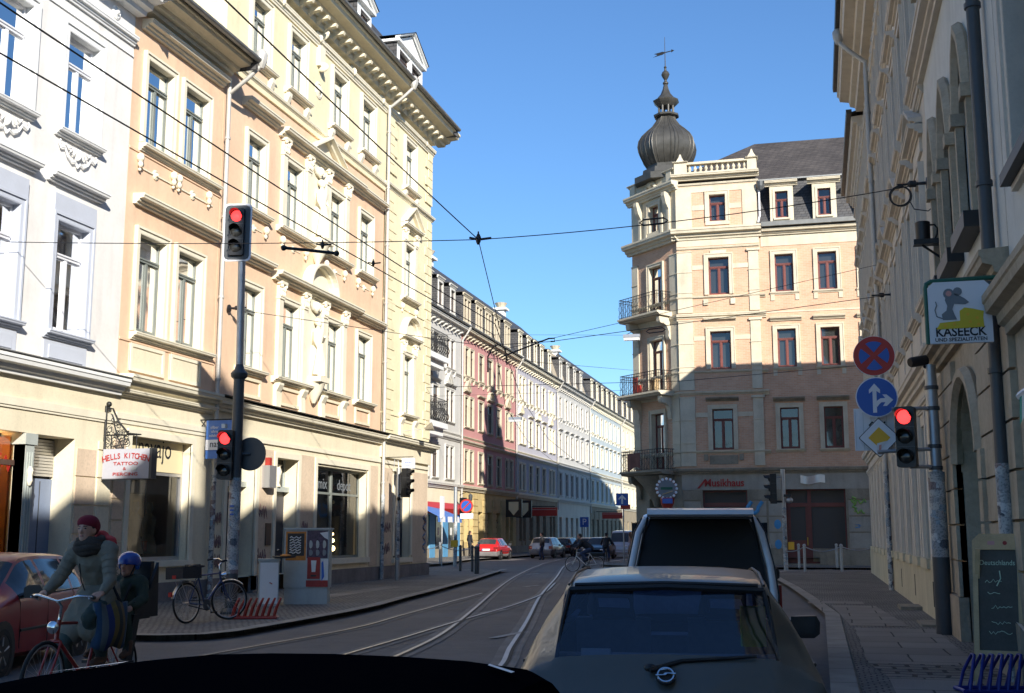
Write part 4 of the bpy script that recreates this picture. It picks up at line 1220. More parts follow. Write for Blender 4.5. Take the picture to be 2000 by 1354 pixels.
# ---------------------------------------------------------------- the street row beyond the junction
def row_house(label, u0, u1, pl, tr, cols, base, dcols, roofz=22.1, hood=('flat', 'tri'), eave=16.5, basem='ochre', doors=(), v=(5.42, 9.36, 13.1), hh=(2.2, 2.15, 2.0), belt=True, dorm_w=1.3, roofm='slate'):
    b = thing("row_house", label, "building", (XROW, (u0 + u1) / 2, 0), group="terraced houses in the street beyond the junction")
    w = 1.15; H = []
    for c, cw in cols:
        for z, h in zip(v, hh): H.append(hole(c, z, cw, h))
    mb = MB(); wall(mb, frW, u0, u1, 5.1, eave, H, pl, .25); mb.build("wall", b)
    B = []
    for c, cw in cols: B.append((c - cw / 2 - .1, c + cw / 2 + .1, .2 if c in doors else 1.1, 3.3))
    mb = MB()
    wall(mb, frW, u0, u1, 0, 5.1, B, basem, .4)
    if base == 'rust':
        for (a, b_) in zip([u0] + [x[1] for x in B], [x[0] for x in B] + [u1]): rust(mb, frW, a + .02, b_ - .02, .7, 4.3, .5, basem, .06, .05)
    mb.bx(frW, u0, u1, -.1, .1, 0, .7, 'stoned')
    mb.build("ground_floor_wall", b)
    g = MB()
    for a, b_, z0, z1 in B:
        g.q(frW(a, -.3, z0), frW(b_, -.3, z0), frW(b_, -.3, z1), frW(a, -.3, z1), 'glassd' if z0 > .5 else 'doordk'); g.bx(frW, (a + b_) / 2 - .05, (a + b_) / 2 + .05, -.3, -.24, z0, z1, 'fr_brown'); g.bx(frW, a, b_, -.3, -.23, 2.5, 2.6, 'fr_brown')
    build_split(g, "shop_window", b)
    mb = MB()
    corn(mb, frW, u0, u1, 4.72, .4, .3, tr)
    if belt: corn(mb, frW, u0, u1, 8.1, .26, .22, tr); corn(mb, frW, u0, u1, 8.5, .14, .12, tr)
    corn(mb, frW, u0, u1, 12.78, .2, .14, tr)
    corn(mb, frW, u0, u1, eave - .55, .5, .6, tr); soffit_brackets(mb, frW, u0, u1, eave - .75, .22, .4, .9, tr)
    for i, (c, cw) in enumerate(cols):
        k = hood[i % len(hood)] if hood else None
        z = v[1] + hh[1] + .3
        if k: corn(mb, frW, c - cw / 2 - .32, c + cw / 2 + .32, z, .18, .24, tr)
        if k == 'tri': pedi(mb, frW, c - cw / 2 - .3, c + cw / 2 + .3, z + .18, .6, tr)
        if k == 'arc': arcp(mb, frW, c, z + .16, cw / 2 + .22, tr)
        for s in (-1, 1): mb.ext(frW, [(-.01, v[2] - .55), (.1, v[2] - .5), (.18, v[2] - .16), (-.01, v[2] - .16)], c + s * (cw / 2 + .08) - .09, c + s * (cw / 2 + .08) + .09, tr)
    build_split(mb, "stone_trim", b)
    P = {}
    for c, cw in cols:
        for z, h in zip(v, hh):
            if (cw, h) not in P: P[(cw, h)] = window_proto(cw, h, M['fr_brown'], M[tr], .14, .06, .16, .68, rv=.06, glass='glassd')
            place(P[(cw, h)], b, frW, c, z)
    ro = roof(b, frW, u0, u1, eave, .6, [(.62, eave), (-.2, eave + .3), (-1.3, 20.0), (-3.6, roofz)], roofm)
    for c in dcols: dormer(b, frW, c, dorm_w, eave + .45, 2.1, tr, 'fr_brown', roofm='slate', ped=False, n=2 if dorm_w > 1.6 else 1, w0=-.15, dep=1.6)
    body(b, frW, u0, u1, 0, eave, 11, pl, -.5)
    downpipe(b, frW, u1 - .1, 4, eave - 1, (.6, eave), r=.07)
    return b

def row():
    col = lambda cs, w=1.1: [(c, w) for c in cs]
    b = row_house("ornate white house with iron balconies and a bright blue shop front", 66.2, 80.1, 'row_white', 'row_trim', [(70.2, 1.1), (72.2, 1.1), (74.2, 1.1), (76.9, .75), (77.9, .75)], 'x', (67.6, 70.2, 73, 75.6, 78.4), basem='cream_lo')
    # corner balconies of wrought iron
    for z in (8.75, 14.1 - 1.0):
        mb = MB(); mb.bx(frW, 68.0, 73.0, .0, 1.3, z - .35, z, 'white_tr'); mb.bx(frW, 68.1, 72.9, .0, 1.0, z - .8, z - .35, 'white_tr')
        mb.build("balcony_slab", b)
        mb = MB(); railing(mb, [frW(68.0, 0.0, 0)[:2], frW(68.0, 1.25, 0)[:2], frW(73.0, 1.25, 0)[:2], frW(73.0, .0, 0)[:2]], z, z + 1.5, step=.16)
        for k in range(12):
            mb.tube([frW(68.3 + k * .4, 1.27 + .18 * math.sin(t * .8), z + .1 + t * .17) for t in range(8)], .03, 'iron', 4)
        mb.build("balcony_railing", b)
    mb = MB()
    for u in (71.0, 73.6, 76.4, 79.2): mb.bx(frW, u - .55, u + .55, .02, .12, .15, 3.4, 'blueshop')
    mb.bx(frW, 69.5, 79.9, .02, .14, 2.9, 3.45, 'blueshop')
    for u in (72.3, 75.0, 77.8): mb.bx(frW, u - .5, u + .5, .0, .06, .3, 2.8, 'glassd'); mb.bx(frW, u - .2, u + .2, .06, .08, 2.5, 2.62, 'paper'); mb.bx(frW, u - .15, u + .15, .06, .08, 1.6, 2.1, 'paper')
    mb.build("shop_front", b)
    mb = MB(); mb.add([frW(70.6, .15, 3.75), frW(79.9, .15, 3.75), frW(79.9, .45, 3.35), frW(70.6, .45, 3.35), frW(79.9, .3, 3.0), frW(70.6, .3, 3.0)], [(0, 1, 2, 3), (3, 2, 4, 5)], 'signred'); mb.build("red_fascia", b)
    mb = MB(); mb.add([frW(69.2, .2, 3.6), frW(74.2, .2, 3.4), frW(74.2, 1.9, 2.75), frW(69.2, 1.9, 2.75)], [(0, 1, 2, 3)], 'bannerblue')
    for k in range(10): mb.q(frW(69.2 + k * .5, 1.9, 2.75), frW(69.7 + k * .5, 1.9, 2.75), frW(69.7 + k * .5, 1.92, 2.4), frW(69.2 + k * .5, 1.92, 2.4), 'signwhite' if k % 3 else 'bannerblue')
    mb.build("awning", b)
    mb = MB(); mb.tube([frW(79.95, .02, 4.4), frW(79.95, .5, 4.6), frW(79.95, .8, 4.5)], .025, 'iron', 5); mb.lathe(frW(79.95, .8, 3.95), [(.06, 0), (.13, .1), (.16, .4), (.05, .52)], 'metald', 8); mb.build("wall_lantern", b)
    row_house("deep pink house with grey stone window surrounds and a yellow sandstone ground floor", 80.1, 95.9, 'pink', 'stone', [(81.4, .8), (82.7, .8), (85.2, 1.15), (87.8, 1.15), (90.4, 1.15), (93.0, .8), (94.4, .8)], 'rust', (82, 85.2, 87.8, 90.4, 93.7), hood=('tri', None, 'flat', 'arc', 'flat', 'tri', None), dorm_w=1.9)
    row_house("pale lavender house with small triangular gables over its middle windows", 95.9, 112.2, 'lav', 'cream_tr', [(97.5, .8), (98.8, .8), (101.3, 1.1), (103.9, 1.1), (106.5, 1.1), (109.2, .8), (110.6, .8)], 'rust', (98.2, 101.3, 103.9, 106.5, 109.8), hood=('tri', None, 'flat', 'arc', 'flat', 'tri', None), basem='ochred')
    row_house("plain white house with a red tiled attic between lavender and pale blue neighbours", 112.2, 129.3, 'row_white', 'row_trim', col([113.8, 116.8, 119.4, 122, 124.8, 127.8], 1.0), 'x', (115, 118.5, 122, 125.5), hood=('flat',), roofz=21.5, basem='grey_pl', roofm='brownst')
    row_house("pale blue house with cream trims near the far end of the street row", 129.3, 151, 'ltblue', 'cream_tr', col([131, 134, 137, 140, 143, 146, 149], 1.05), 'rust', (132, 135.4, 138.8, 142.2, 145.6, 149), hood=('flat',), basem='ochred')
    row_house("farthest cream house where the street row disappears behind the corner tower", 151, 176, 'cream_lo', 'cream_tr', col([153, 156.4, 159.8, 163.2, 166.6, 170], 1.05), 'x', (154, 158, 162, 166, 170), hood=('flat',), basem='ochred')
row()
for x, y, z in ((XROW - 4, 84, 21.7), (XROW - 4, 106, 21.8), (XROW - 4, 130, 21.4)):
    t = thing("chimney_stack", {84: "white capped chimney on the ridge above the pink house", 106: "white capped chimney on the ridge above the lavender house", 130: "chimney on the ridge between the white and the pale blue house"}[y], "chimney", (x, y, z - 2))
    mb = MB(); mb.bx(ID, x - .4, x + .4, y - .35, y + .35, z - 2, z + .9, 'white_pl'); mb.bx(ID, x - .65, x + .65, y - .6, y + .6, z + .9, z + 1.1, 'white_tr'); mb.build("shaft", t)
    mb = MB(); mb.lathe((x, y, z + 1.1), [(.3, 0), (.5, .3), (.62, .5), (.2, .55)], 'stone', 10); mb.build("cap", t)

# ---------------------------------------------------------------- the corner house with the onion dome
def corner_house():
    b = thing("corner_house", "yellow brick corner house with an onion dome, balconies and red windows, music shop below", "building", (-6.76, YC, 0))
    X0, X1, XE = -6.76, -2.5, 16.0
    st = 'stone'
    cr = [-1.22, .95, 3.1, 5.3, 7.6, 10, 12.4]
    zz = ((5.95, 2.12), (10.14, 2.01), (14.1, 2.01))
    H = [hole(-4.58, z, 1.1, h) for z, h in zz] + [hole(c, z, .97, h) for c in cr for z, h in zz] + [hole(-4.56, 18.06, .88, 1.48)]
    shopH = [(-5.72, -3.46, .95, 3.88), (-1.56, 1.36, .2, 3.94), (4.5, 8, .95, 3.9)]
    mb = MB(); wall(mb, frC, X0, X1, 5.0, 17.3, H, 'brick', .24, .1); wall(mb, frC, X1, XE, 5.0, 17.3, H, 'brick', .24); wall(mb, frC, X0, X1, 17.3, 20.1, H, 'brick', .24, .1)
    mb.q(frC(X1, .1, 5), frC(X1, 0, 5), frC(X1, 0, 17.3), frC(X1, .1, 17.3), 'brick'); mb.q(frC(X1, .1, 17.3), frC(X1, -4, 17.3), frC(X1, -4, 20.1), frC(X1, .1, 20.1), 'brick')
    mb.build("wall", b)
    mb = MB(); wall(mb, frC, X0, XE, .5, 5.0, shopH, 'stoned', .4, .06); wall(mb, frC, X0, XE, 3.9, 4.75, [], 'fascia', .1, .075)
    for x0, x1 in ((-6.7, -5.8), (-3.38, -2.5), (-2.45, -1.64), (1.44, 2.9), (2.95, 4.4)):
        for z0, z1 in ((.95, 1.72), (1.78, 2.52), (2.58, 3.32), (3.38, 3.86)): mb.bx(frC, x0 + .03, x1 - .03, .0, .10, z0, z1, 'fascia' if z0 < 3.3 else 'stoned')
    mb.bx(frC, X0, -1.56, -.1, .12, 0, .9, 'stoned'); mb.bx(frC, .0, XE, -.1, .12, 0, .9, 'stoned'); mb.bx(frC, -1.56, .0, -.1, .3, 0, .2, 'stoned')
    mb.build("ground_floor_wall", b)
    hd = [(-1.8, 1.7, 2.02, 2.95), (1.1, 1.25, 2.0, .7)]
    # chamfered corner bay
    L = 4.0
    HH = [hole(1.85, z, 1.1, h) for z, h in ((5.05, 3.0), (9.25, 2.8), (13.4, 2.7))] + [hole(1.85, 18.05, .85, 1.5), (1.0, 2.8, .3, 3.5)]
    mb = MB(); wall(mb, frH, 0, L, 0, 5.0, HH, 'stoned', .3); wall(mb, frH, 0, L, 5.0, 17.3, HH, 'brick', .3); wall(mb, frH, 0, L, 17.3, 20.1, HH, st, .3)
    mb.build("chamfer_wall", b)
    xs, ys = frH(L, 0, 0)[:2]
    mb = MB(); mb.q((xs, ys, 0), (xs, 110, 0), (xs, 110, 17.3), (xs, ys, 17.3), 'brick'); mb.q((xs, ys, 17.3), (xs, ys + 6, 17.3), (xs, ys + 6, 20.1), (xs, ys, 20.1), 'brick')
    mb.add([(X0, YC + .3, 0), (XE, YC + .3, 0), (XE, 110, 0), (xs + .3, 110, 0), (xs + .3, ys + .1, 0), (X0, YC + .3, 17.2), (XE, YC + .3, 17.2), (XE, 110, 17.2), (xs + .3, 110, 17.2), (xs + .3, ys + .1, 17.2)], [(0, 1, 6, 5), (1, 2, 7, 6), (2, 3, 8, 7), (3, 4, 9, 8), (4, 0, 5, 9), (5, 6, 7, 8, 9)], 'room')
    mb.add([(X1, YC + .3, 17.2), (X1, YC + 6, 17.2), (xs + .3, YC + 6, 17.2), (xs + .3, ys + .2, 17.2), (X0, YC + .3, 17.2), (X1, YC + .3, 20.6), (X1, YC + 6, 20.6), (xs + .3, YC + 6, 20.6), (xs + .3, ys + .2, 20.6), (X0, YC + .3, 20.6)], [(0, 1, 6, 5), (1, 2, 7, 6), (2, 3, 8, 7), (3, 4, 9, 8), (4, 0, 5, 9), (5, 6, 7, 8, 9)], 'room')
    mb.build("inner_walls", b)
    # stone dressings of both faces
    mb = MB()
    def band(z, h, p, m=st, end=XE, ps=.0):
        k = p * .41
        corn(mb, frC, X0 - k, X1 + (.12 if end != X1 else .3), z, h, p + .1, m)
        if end > X1: corn(mb, frC, X1 + .13, end, z, h, p, m)
        corn(mb, frH, -k, L + k, z, h, p, m)
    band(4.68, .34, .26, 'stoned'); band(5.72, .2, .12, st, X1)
    band(8.74, .28, .14, st, X1); band(9.9, .17, .1, st, X1); band(12.78, .34, .18, st, X1); band(13.86, .18, .12, st, X1)
    mb.bx(frC, X1 + .32, XE, -.01, .03, 13.0, 13.08, st); mb.bx(frC, X1 + .13, XE, -.01, .03, 16.55, 17.15, st); mb.bx(frC, X0, X1 + .05, .08, .13, 16.75, 17.1, st)
    corn(mb, frC, X0, X1 + .05, 16.5, .2, .2, st)
    corn(mb, frC, X0 - .25, X1 + .2, 17.1, .6, .62, st); corn(mb, frH, -.25, L + .25, 17.1, .6, .6, st); corn(mb, frC, X1 + .21, XE, 17.12, .34, .42, st)
    corn(mb, frC, X0 - .15, X1 + .12, 20.0, .22, .2, st); corn(mb, frC, X0 - .2, X1 + .16, 20.4, .34, .44, st)
    corn(mb, frH, -.2, L + .2, 19.95, .5, .45, st); mb.bx(frC, X0, X1, .08, .13, 19.7, 20.02, st)
    mb.bx(frC, X0 + .005, X0 + .85, .09, .15, 17.72, 19.7, st); mb.bx(frC, X1 - .75, X1 + .01, .09, .15, 17.72, 19.7, st); mb.bx(frC, -5.9, -5.15, .09, .13, 18.72, 19.0, st); mb.bx(frC, -3.95, -3.3, .09, .13, 18.72, 19.0, st)
    # rusticated pilasters at both ends of the bay, and along the chamfer
    for z0, z1 in ((5.1, 8.7), (9.05, 12.75), (13.15, 16.45)):
        n = 3; hgt = (z1 - z0) / n
        for k in range(n):
            a, c = z0 + k * hgt + .02, z0 + (k + 1) * hgt - .02
            for fr, u0, u1, p in ((frC, X0 + .004, X0 + .78, .16), (frC, -3.02, X1, .17), (frH, .0, .62, .06), (frH, 3.45, L, .06)):
                mb.bx(fr, u0, u1, p - .08, p, a, c, st)
                mb.bx(fr, u0 - .02, u1 + .03, p - .1, p + .03, c - .0, c + .04, st)
        mb.bx(frC, -3.1, X1 + .08, .08, .24, z1 - .1, z1 + .02, st)
        for zb in (z0 + (z1 - z0) * .74,): mb.bx(frC, X0 + .8, -5.32, .08, .13, zb - .12, zb + .12, st); mb.bx(frC, -3.84, -3.04, .08, .13, zb - .12, zb + .12, st)
    # windows' hoods
    for c in cr:
        for z in (10.14, 5.95):
            corn(mb, frC, c - .8, c + .8, z + 2.42, .22, .26, 'stoned' if z < 9 else st)  # lower hoods take a darker stone, their shade put into the colour
    for z in (10.14, 5.95): corn(mb, frC, -5.42, -3.74, z + 2.5, .22, .34, 'stoned' if z < 9 else st)  # same for the bay: lower hood coloured as shaded stone
    mb.bx(frC, -5.0, -4.16, .09, .16, 16.28, 16.48, st)
    for z in (9.72, 13.66):
        for c in cr:
            for s in (-1, 1): mb.bx(frC, c + s * .62 - .1, c + s * .62 + .1, -.01, .05, z - .02, z + .28, st)
    for s in (-1, 1):
        mb.bx(frC, -4.58 + s * .7 - .12, -4.58 + s * .7 + .12, .08, .2, 13.55, 13.86, st)
        mb.bx(frC, -4.58 + s * .9 - .1, -4.58 + s * .9 + .1, .08, .2, 5.4, 5.72, 'stoned')  # lower consoles and panel darker too, painted shade
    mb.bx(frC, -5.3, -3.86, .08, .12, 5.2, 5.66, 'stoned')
    # chamfer: brackets under the attic, corner consoles
    for u in (.6, 3.1): mb.ext(frH, [(-.01, 18.6), (.08, 18.66), (.12, 19.0), (.3, 19.3), (.42, 19.75), (.42, 19.95), (-.01, 19.95)], u - .14, u + .14, st)
    for u in (.55, 1.15, 2.55, 3.1): mb.bx(frH, u - .08, u + .08, -.01, .14, 17.72, 19.0, st)
    build_split(mb, "stone_dressing", b)
    # attic parapet with balustrade
    mb = MB()
    mb.bx(frC, X0 - .02, X0 + .65, -.3, .3, 20.74, 21.32, st); mb.bx(frC, X1 - .42, X1 + .06, -.3, .3, 20.74, 21.3, st); corn(mb, frC, X0 - .1, X0 + .72, 21.3, .12, .4, st); corn(mb, frC, X1 - .5, X1 + .14, 21.28, .12, .4, st)
    mb.bx(frC, X0 + .65, X1 - .42, -.1, .22, 20.74, 20.82, st); mb.bx(frC, X0 + .65, X1 - .42, -.12, .28, 21.24, 21.36, st)
    n = 11
    for k in range(n):
        u = X0 + .65 + (X1 - .42 - X0 - .65) * (k + .5) / n
        mb.lathe(frC(u, .08, 20.82), [(.09, 0), (.09, .05), (.05, .08), (.1, .2), (.05, .32), (.08, .37), (.08, .42)], st, 8)
    for u in (X0 + .3, X1 - .18): mb.lathe(frC(u, .05, 21.4), [(.27, 0), (.3, .06), (.12, .3), (.04, .5)], st, 4, phase=math.pi / 4)
    mb.bx(frH, .0, L, -.3, .1, 20.45, 21.0, st); mb.bx(frH, .15, .55, .1, .2, 20.45, 21.1, st); mb.bx(frH, 3.4, 3.8, .1, .2, 20.45, 21.1, st); corn(mb, frH, -.1, L + .1, 21.0, .16, .26, st)
    for k in range(9): a = k / 8 * math.pi; mb.ball(frH(2 + .4 * math.cos(a), .16, 20.55 + .28 * math.sin(a)), (.11, .1, .13), st, 8, 5)
    mb.ball(frH(2, .18, 20.72), (.16, .12, .2), st)
    mb.build("attic_parapet", b, 40)
    p = {h: window_proto(.97, h, M['fr_red'], M[st], .2, .07, .14, .72, rv=.18) for h in (2.12, 2.01)}
    pb = {h: window_proto(1.1, h, M['fr_red'], M[st], .2, .18, .0, .72, rv=.12) for h in (2.12, 2.01)}
    pa = window_proto(.88, 1.48, M['fr_red'], M[st], .2, .17, .0, .66, rv=.12, bottom=True)
    for z, h in zz:
        place(pb[h], b, frC, -4.58, z, 1 if z > 9 else None)
        for i, c in enumerate(cr): place(p[h], b, frC, c, z, None if i % 2 == 0 else (4 if z > 9 else 0 if i == 3 else None))
    place(pa, b, frC, -4.56, 18.06, 2)
    for z, h in ((5.05, 3.0), (9.25, 2.8), (13.4, 2.7)): place(window_proto(1.1, h, M['fr_red'], M[st], .18, .1, 0, .76), b, frH, 1.85, z, 4)
    place(window_proto(.85, 1.5, M['fr_red'], M[st], .18, .1, 0, .66, bottom=True), b, frH, 1.85, 18.05)
    # balconies on the corner
    for i, z in enumerate((13.38, 9.12, 4.98)):
        mb = MB()
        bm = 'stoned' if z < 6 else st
        mb.ext(frH, [(-.01, z - .28), (.9, z - .22), (.98, z - .12), (1.06, z - .1), (1.06, z), (-.01, z)], .45, 4.05, bm)
        for u in (.75, 3.5): mb.ext(frH, [(-.01, z - 1.45), (.1, z - 1.5), (.2, z - 1.3), (.16, z - 1.1), (.3, z - .75), (.55, z - .62), (.78, z - .5), (.8, z - .28), (-.01, z - .28)], u - .14, u + .14, bm); mb.lathe(frH(u - .16, .62, z - .5), [(.14, 0), (.16, .02), (.16, .3), (.14, .32)], bm, 12, DCH)
        if i == 2: mb.lathe(frH(2.2, 0, z - 1.9), [(.1, 0), (.3, .5), (.7, 1.1), (1.2, 1.62)], bm, 20)
        s = mb.build("balcony", b, 40)
        r = MB(); railing(r, [frH(.55, .0, 0)[:2], frH(.55, .98, 0)[:2], frH(3.95, .98, 0)[:2], frH(3.95, .0, 0)[:2]], z, z + 1.08, step=.15)
        r.build("railing", s)
        if i == 1:
            k = MB(); k.bx(frH, 2.6, 3.0, .55, .85, z + .05, z + .5, 'signred'); k.bx(frH, 2.6, 3.0, .8, .85, z + .5, z + .9, 'signred'); k.bx(frH, 1.0, 1.5, .5, .9, z + .6, z + .66, 'wood'); k.bx(frH, 1.05, 1.1, .55, .85, z, z + .6, 'wood'); k.bx(frH, 1.4, 1.45, .55, .85, z, z + .6, 'wood'); k.build("balcony_furniture", s)
        if i == 2:
            k = MB(); vs = [frH(2.2 + .12 * j, 1.02 + .03 * math.sin(j * 1.1), z + .1 + .85 * e + (.12 * math.sin(j * .5) if e == 0 else 0)) for j in range(11) for e in (0, 1)]
            k.add(vs, [(2 * j, 2 * j + 2, 2 * j + 3, 2 * j + 1) for j in range(10)], 'flag'); k.build("hanging_cloth", s, 60)
    # shops
    mb = MB(); d = -.26
    def bars(u0, u1, z0, z1, hs, vs_, m='fr_red'):
        mb.bx(frC, u0, u1, d - .08, d, z0, z0 + .1, m); mb.bx(frC, u0, u1, d - .08, d, z1 - .1, z1, m); mb.bx(frC, u0, u0 + .08, d - .08, d, z0 + .1, z1 - .1, m); mb.bx(frC, u1 - .08, u1, d - .08, d, z0 + .1, z1 - .1, m)
        for h in hs: mb.bx(frC, u0 + .08, u1 - .08, d - .08, d + .015, h, h + .2, m)
        for v in vs_: mb.bx(frC, v - .09, v + .09, d - .09, d + .02, z0 + .1, z1 - .1, m)
    bars(-5.72, -3.46, .95, 3.88, [3.05], []); bars(-1.56, 1.36, .2, 3.94, [3.02], [-.42])
    mb.bx(frC, -1.48, -.5, d - .07, d - .02, .3, 1.35, 'fr_red'); mb.bx(frC, -1.48, -1.36, d - .07, d - .02, 1.35, 3.0, 'fr_red'); mb.bx(frC, -.62, -.5, d - .07, d - .02, 1.35, 3.0, 'fr_red'); mb.bx(frC, -.34, 1.28, d - .08, d, .3, .95, 'stoned'); mb.tube([frC(-.56, d + .05, 1.1), frC(-.56, d + .05, 1.5)], .02, 'signyel', 6)
    sh = build_split(mb, "shop_window_frame", b)[-1]
    g = MB()
    for a, b_, z0, z1 in ((-5.7, -3.5, 1.0, 3.85), (-1.5, 1.3, .3, 3.9)): g.q(frC(a, d - .045, z0), frC(b_, d - .045, z0), frC(b_, d - .045, z1), frC(a, d - .045, z1), 'shopgl')
    g.build("pane", sh)
    i_ = MB(); rnd = random.Random(5)
    i_.bx(frC, -1.6, 1.4, -1.9, -1.85, .3, 3.9, 'room'); i_.bx(frC, -5.8, -3.4, -1.0, -.95, .9, 3.9, 'room')
    for x in (-.1, .35, .8, 1.1): i_.lathe(frC(x, -.8, 1.0), [(.2, 0), (.2, .28), (.18, .29)], rnd.choice(['chrome', 'posterred', 'paper']), 14); i_.lathe(frC(x + .12, -.7, 1.3), [(.02, 0), (.02, .35), (.2, .36), (.2, .37), (.02, .4)], 'chrome', 12)
    for k in range(14): i_.ball(frC(rnd.uniform(-.2, 1.2), -.6, rnd.uniform(1.3, 1.9)), .03, 'chrome', 8, 5)
    i_.ball(frC(.1, -.7, 1.35), (.2, .1, .24), 'paper'); i_.lathe(frC(.25, -.75, 1.0), [(.12, 0), (.17, .3)], 'paper', 10); i_.lathe(frC(.9, -.6, .98), [(.2, 0), (.22, .28)], 'cabinet', 12)
    i_.bx(frC, .55, 1.3, -1.2, -1.15, 2.3, 2.45, 'wood'); i_.bx(frC, .5, .62, -1.2, -1.15, 1.0, 3.0, 'wood'); i_.bx(frC, .1, .3, -.9, -.86, 2.1, 2.5, 'posterred')
    i_.bx(frC, -.3, .85, -.42, -.4, 3.3, 3.75, 'paper'); i_.bx(frC, -1.4, -.6, -.42, -.4, 3.3, 3.7, 'paper')
    i_.build("shop_interior", b, 40)
    t = MB(); t.text("Musikhaus", frC(-5.62, .09, 4.08), (1, 0, 0), (0, 0, 1), .54, 'textred', .9, 'LEFT', .03, 0, .02); t.poly(lambda u, w, v: frC(u, w + .09, v), [(-5.98, 3.98), (-5.86, 3.98), (-5.5, 4.42), (-5.62, 4.42)], 0, .03, 'textred'); t.build("shop_lettering", b)
    t = MB()
    vs = []
    for k in range(13):
        u = -.8 + k * .1
        for e in (0, 1): vs.append(frC(u, .14 + .03 * math.sin(k * .6), 4.18 + .40 * e + .05 * math.sin(k * .55 + 2.6)))
    t.add(vs, [(2 * k, 2 * k + 2, 2 * k + 3, 2 * k + 1) for k in range(12)], 'alu'); t.build("wavy_sign", b, 60)
    # graffiti on the piers
    def blob(u, z, pts, m, w=.105): return [(u + a, z + b_) for a, b_ in pts]
    g = MB(); f = lambda u, w, v: frC(u, w + .1, v)
    a1 = [frC(-3.2 + .27 * math.cos(t), .115, 3.0 + .3 * math.sin(t)) for t in [math.pi * (1 + k / 12) for k in range(13)]]
    a1 = [frC(-3.25, .115, 3.3)] + a1 + [frC(-2.72, .115, 3.3)]
    g.tube(a1, [.1] * len(a1), 'graffb', 6)
    g.build("graffiti", b); g = MB()
    for u, z in ((-2.0, 2.15), (-2.0, 1.15)): g.ball(frC(u, .1, z), (.17, .02, .24), 'graffb', 10, 7)
    g.build("graffiti", b); g = MB()
    g.tube([frC(1.75 + .1 * math.sin(k * 2.1), .11, 2.85 + k * .08) for k in range(9)], .06, 'graffg', 5); g.tube([frC(1.6 + k * .09, .11, 3.25 + .12 * math.cos(k * 1.8)) for k in range(9)], .05, 'graffg', 5); g.tube([frC(1.75 + k * .08, .11, 2.75 + .1 * math.sin(k * 2.)) for k in range(7)], .05, 'graffg', 5)
    g.build("graffiti", b); g = MB()
    for u, z in ((1.9, 2.05), (-6.2, 2.4), (-2.9, 2.1)): g.tube([frC(u + .15 * math.sin(k * 2.2), .11, z + .1 * math.cos(k * 1.3)) for k in range(9)], .012, 'graffb', 4)
    g.build("graffiti", b)
    # roofs: steep slate mansard on the right with dormers, pitched slate roof behind the parapet
    mb = MB(); y0 = YC
    RX = -2.76; RY = 67.2; RZ = 24.15
    mb.add([(X1 + .02, YC - .0, 17.7), (XE, YC - .0, 17.7), (XE, YC + 1.25, 20.5), (X1 + .02, YC + 1.25, 20.5)], [(0, 1, 2, 3)], 'slate')
    mb.build("mansard", b)
    mb = MB()
    mb.add([(X1 - .0, YC + 1.0, 20.46), (XE, YC + 1.0, 20.46), (XE, RY, RZ - .05), (RX, RY, RZ), (-8.5, YC + 1.4, 20.46), (-8.9, RY + 4, 20.46), (RX, RY + 12, RZ), (X1, YC + 1.6, 20.72), (-9.2, 110, 20.4), (RX, 110, RZ)], [(0, 1, 2, 3), (4, 0, 3), (5, 4, 3), (5, 3, 6), (8, 5, 6, 9)], 'slateroof')
    mb.add([(XE, RY, RZ - .05), (RX, RY, RZ), (RX, 110, RZ), (XE, 110, RZ)], [(0, 1, 2, 3)], 'slateroof')
    mb.bx(ID, X1 + .02, XE, YC + .96, YC + 1.3, 20.42, 20.5, 'zinc')
    mb.build("roof", b)
    g = MB(); r = .12
    g.ext(frC, [(.42, 17.5), (.62, 17.5), (.66, 17.72), (.36, 17.78), (-.05, 17.9), (-.05, 17.5)], X1 + .22, XE, 'zinc'); g.build("gutter", b)
    g = MB(); g.tube([frC(X1 + .14, .16, 19.9), frC(X1 + .14, .16, 18.2), frC(X1 + .05, .3, 17.8)], .05, 'fr_white', 8); g.lathe(frC(X1 + .22, .3, 19.85), [(.1, -.3), (.17, -.1), (.2, .15)], 'metald', 8); g.build("downpipe", b)
    for c in cr[:4]:
        mb = MB(); f = frC; w = 1.2; z0, z1 = 17.78, 19.75
        hs = (c - .33, c + .33, 18.02, 19.47)
        wall(mb, f, c - w / 2, c + w / 2, z0, z1, [hs], st, .2, .06)
        mb.bx(f, c - .45, c - .33, .05, .1, 17.95, 19.47, st); mb.bx(f, c + .33, c + .45, .05, .1, 17.95, 19.47, st); mb.bx(f, c - .45, c + .45, .05, .1, 19.47, 19.6, st); mb.bx(f, c - .42, c + .42, .0, .16, 17.93, 18.02, st)
        for s in (-1, 1): mb.q(f(c + s * w / 2, .06, z0), f(c + s * w / 2, .06, z1), f(c + s * w / 2, -1.6, z1), f(c + s * w / 2, -.2, z0), 'slate')
        corn(mb, f, c - w / 2 - .24, c + w / 2 + .24, z1, .28, .36, st)
        mb.add([f(c - w / 2 - .2, .36, z1 + .28), f(c + w / 2 + .2, .36, z1 + .28), f(c + w / 2 + .2, -1.6, z1 + .42), f(c - w / 2 - .2, -1.6, z1 + .42), f(c - w / 2 - .2, -1.6, z1), f(c + w / 2 + .2, -1.6, z1)], [(0, 1, 2, 3), (2, 3, 4, 5)], 'zincd')
        mb.bx(f, c - .5, c + .5, -.8, -.5, z0, z1, 'room')
        do = mb.build("dormer", b)
        g = MB(); f3 = lambda u, ww, z, cc=c: f(cc + u, .06 + ww, 18.02 + z)
        frame_bars(g, f3, .66, 1.45, 'fr_red', -.1, .66, .05); g.q(f3(-.33, -.13, 0), f3(.33, -.13, 0), f3(.33, -.13, 1.45), f3(-.33, -.13, 1.45), 'glass'); g.build("window", do)
    # onion dome
    dc = V3((-7.42, 63.5, 0)); ph = math.pi / 8; zc = 'zincd'
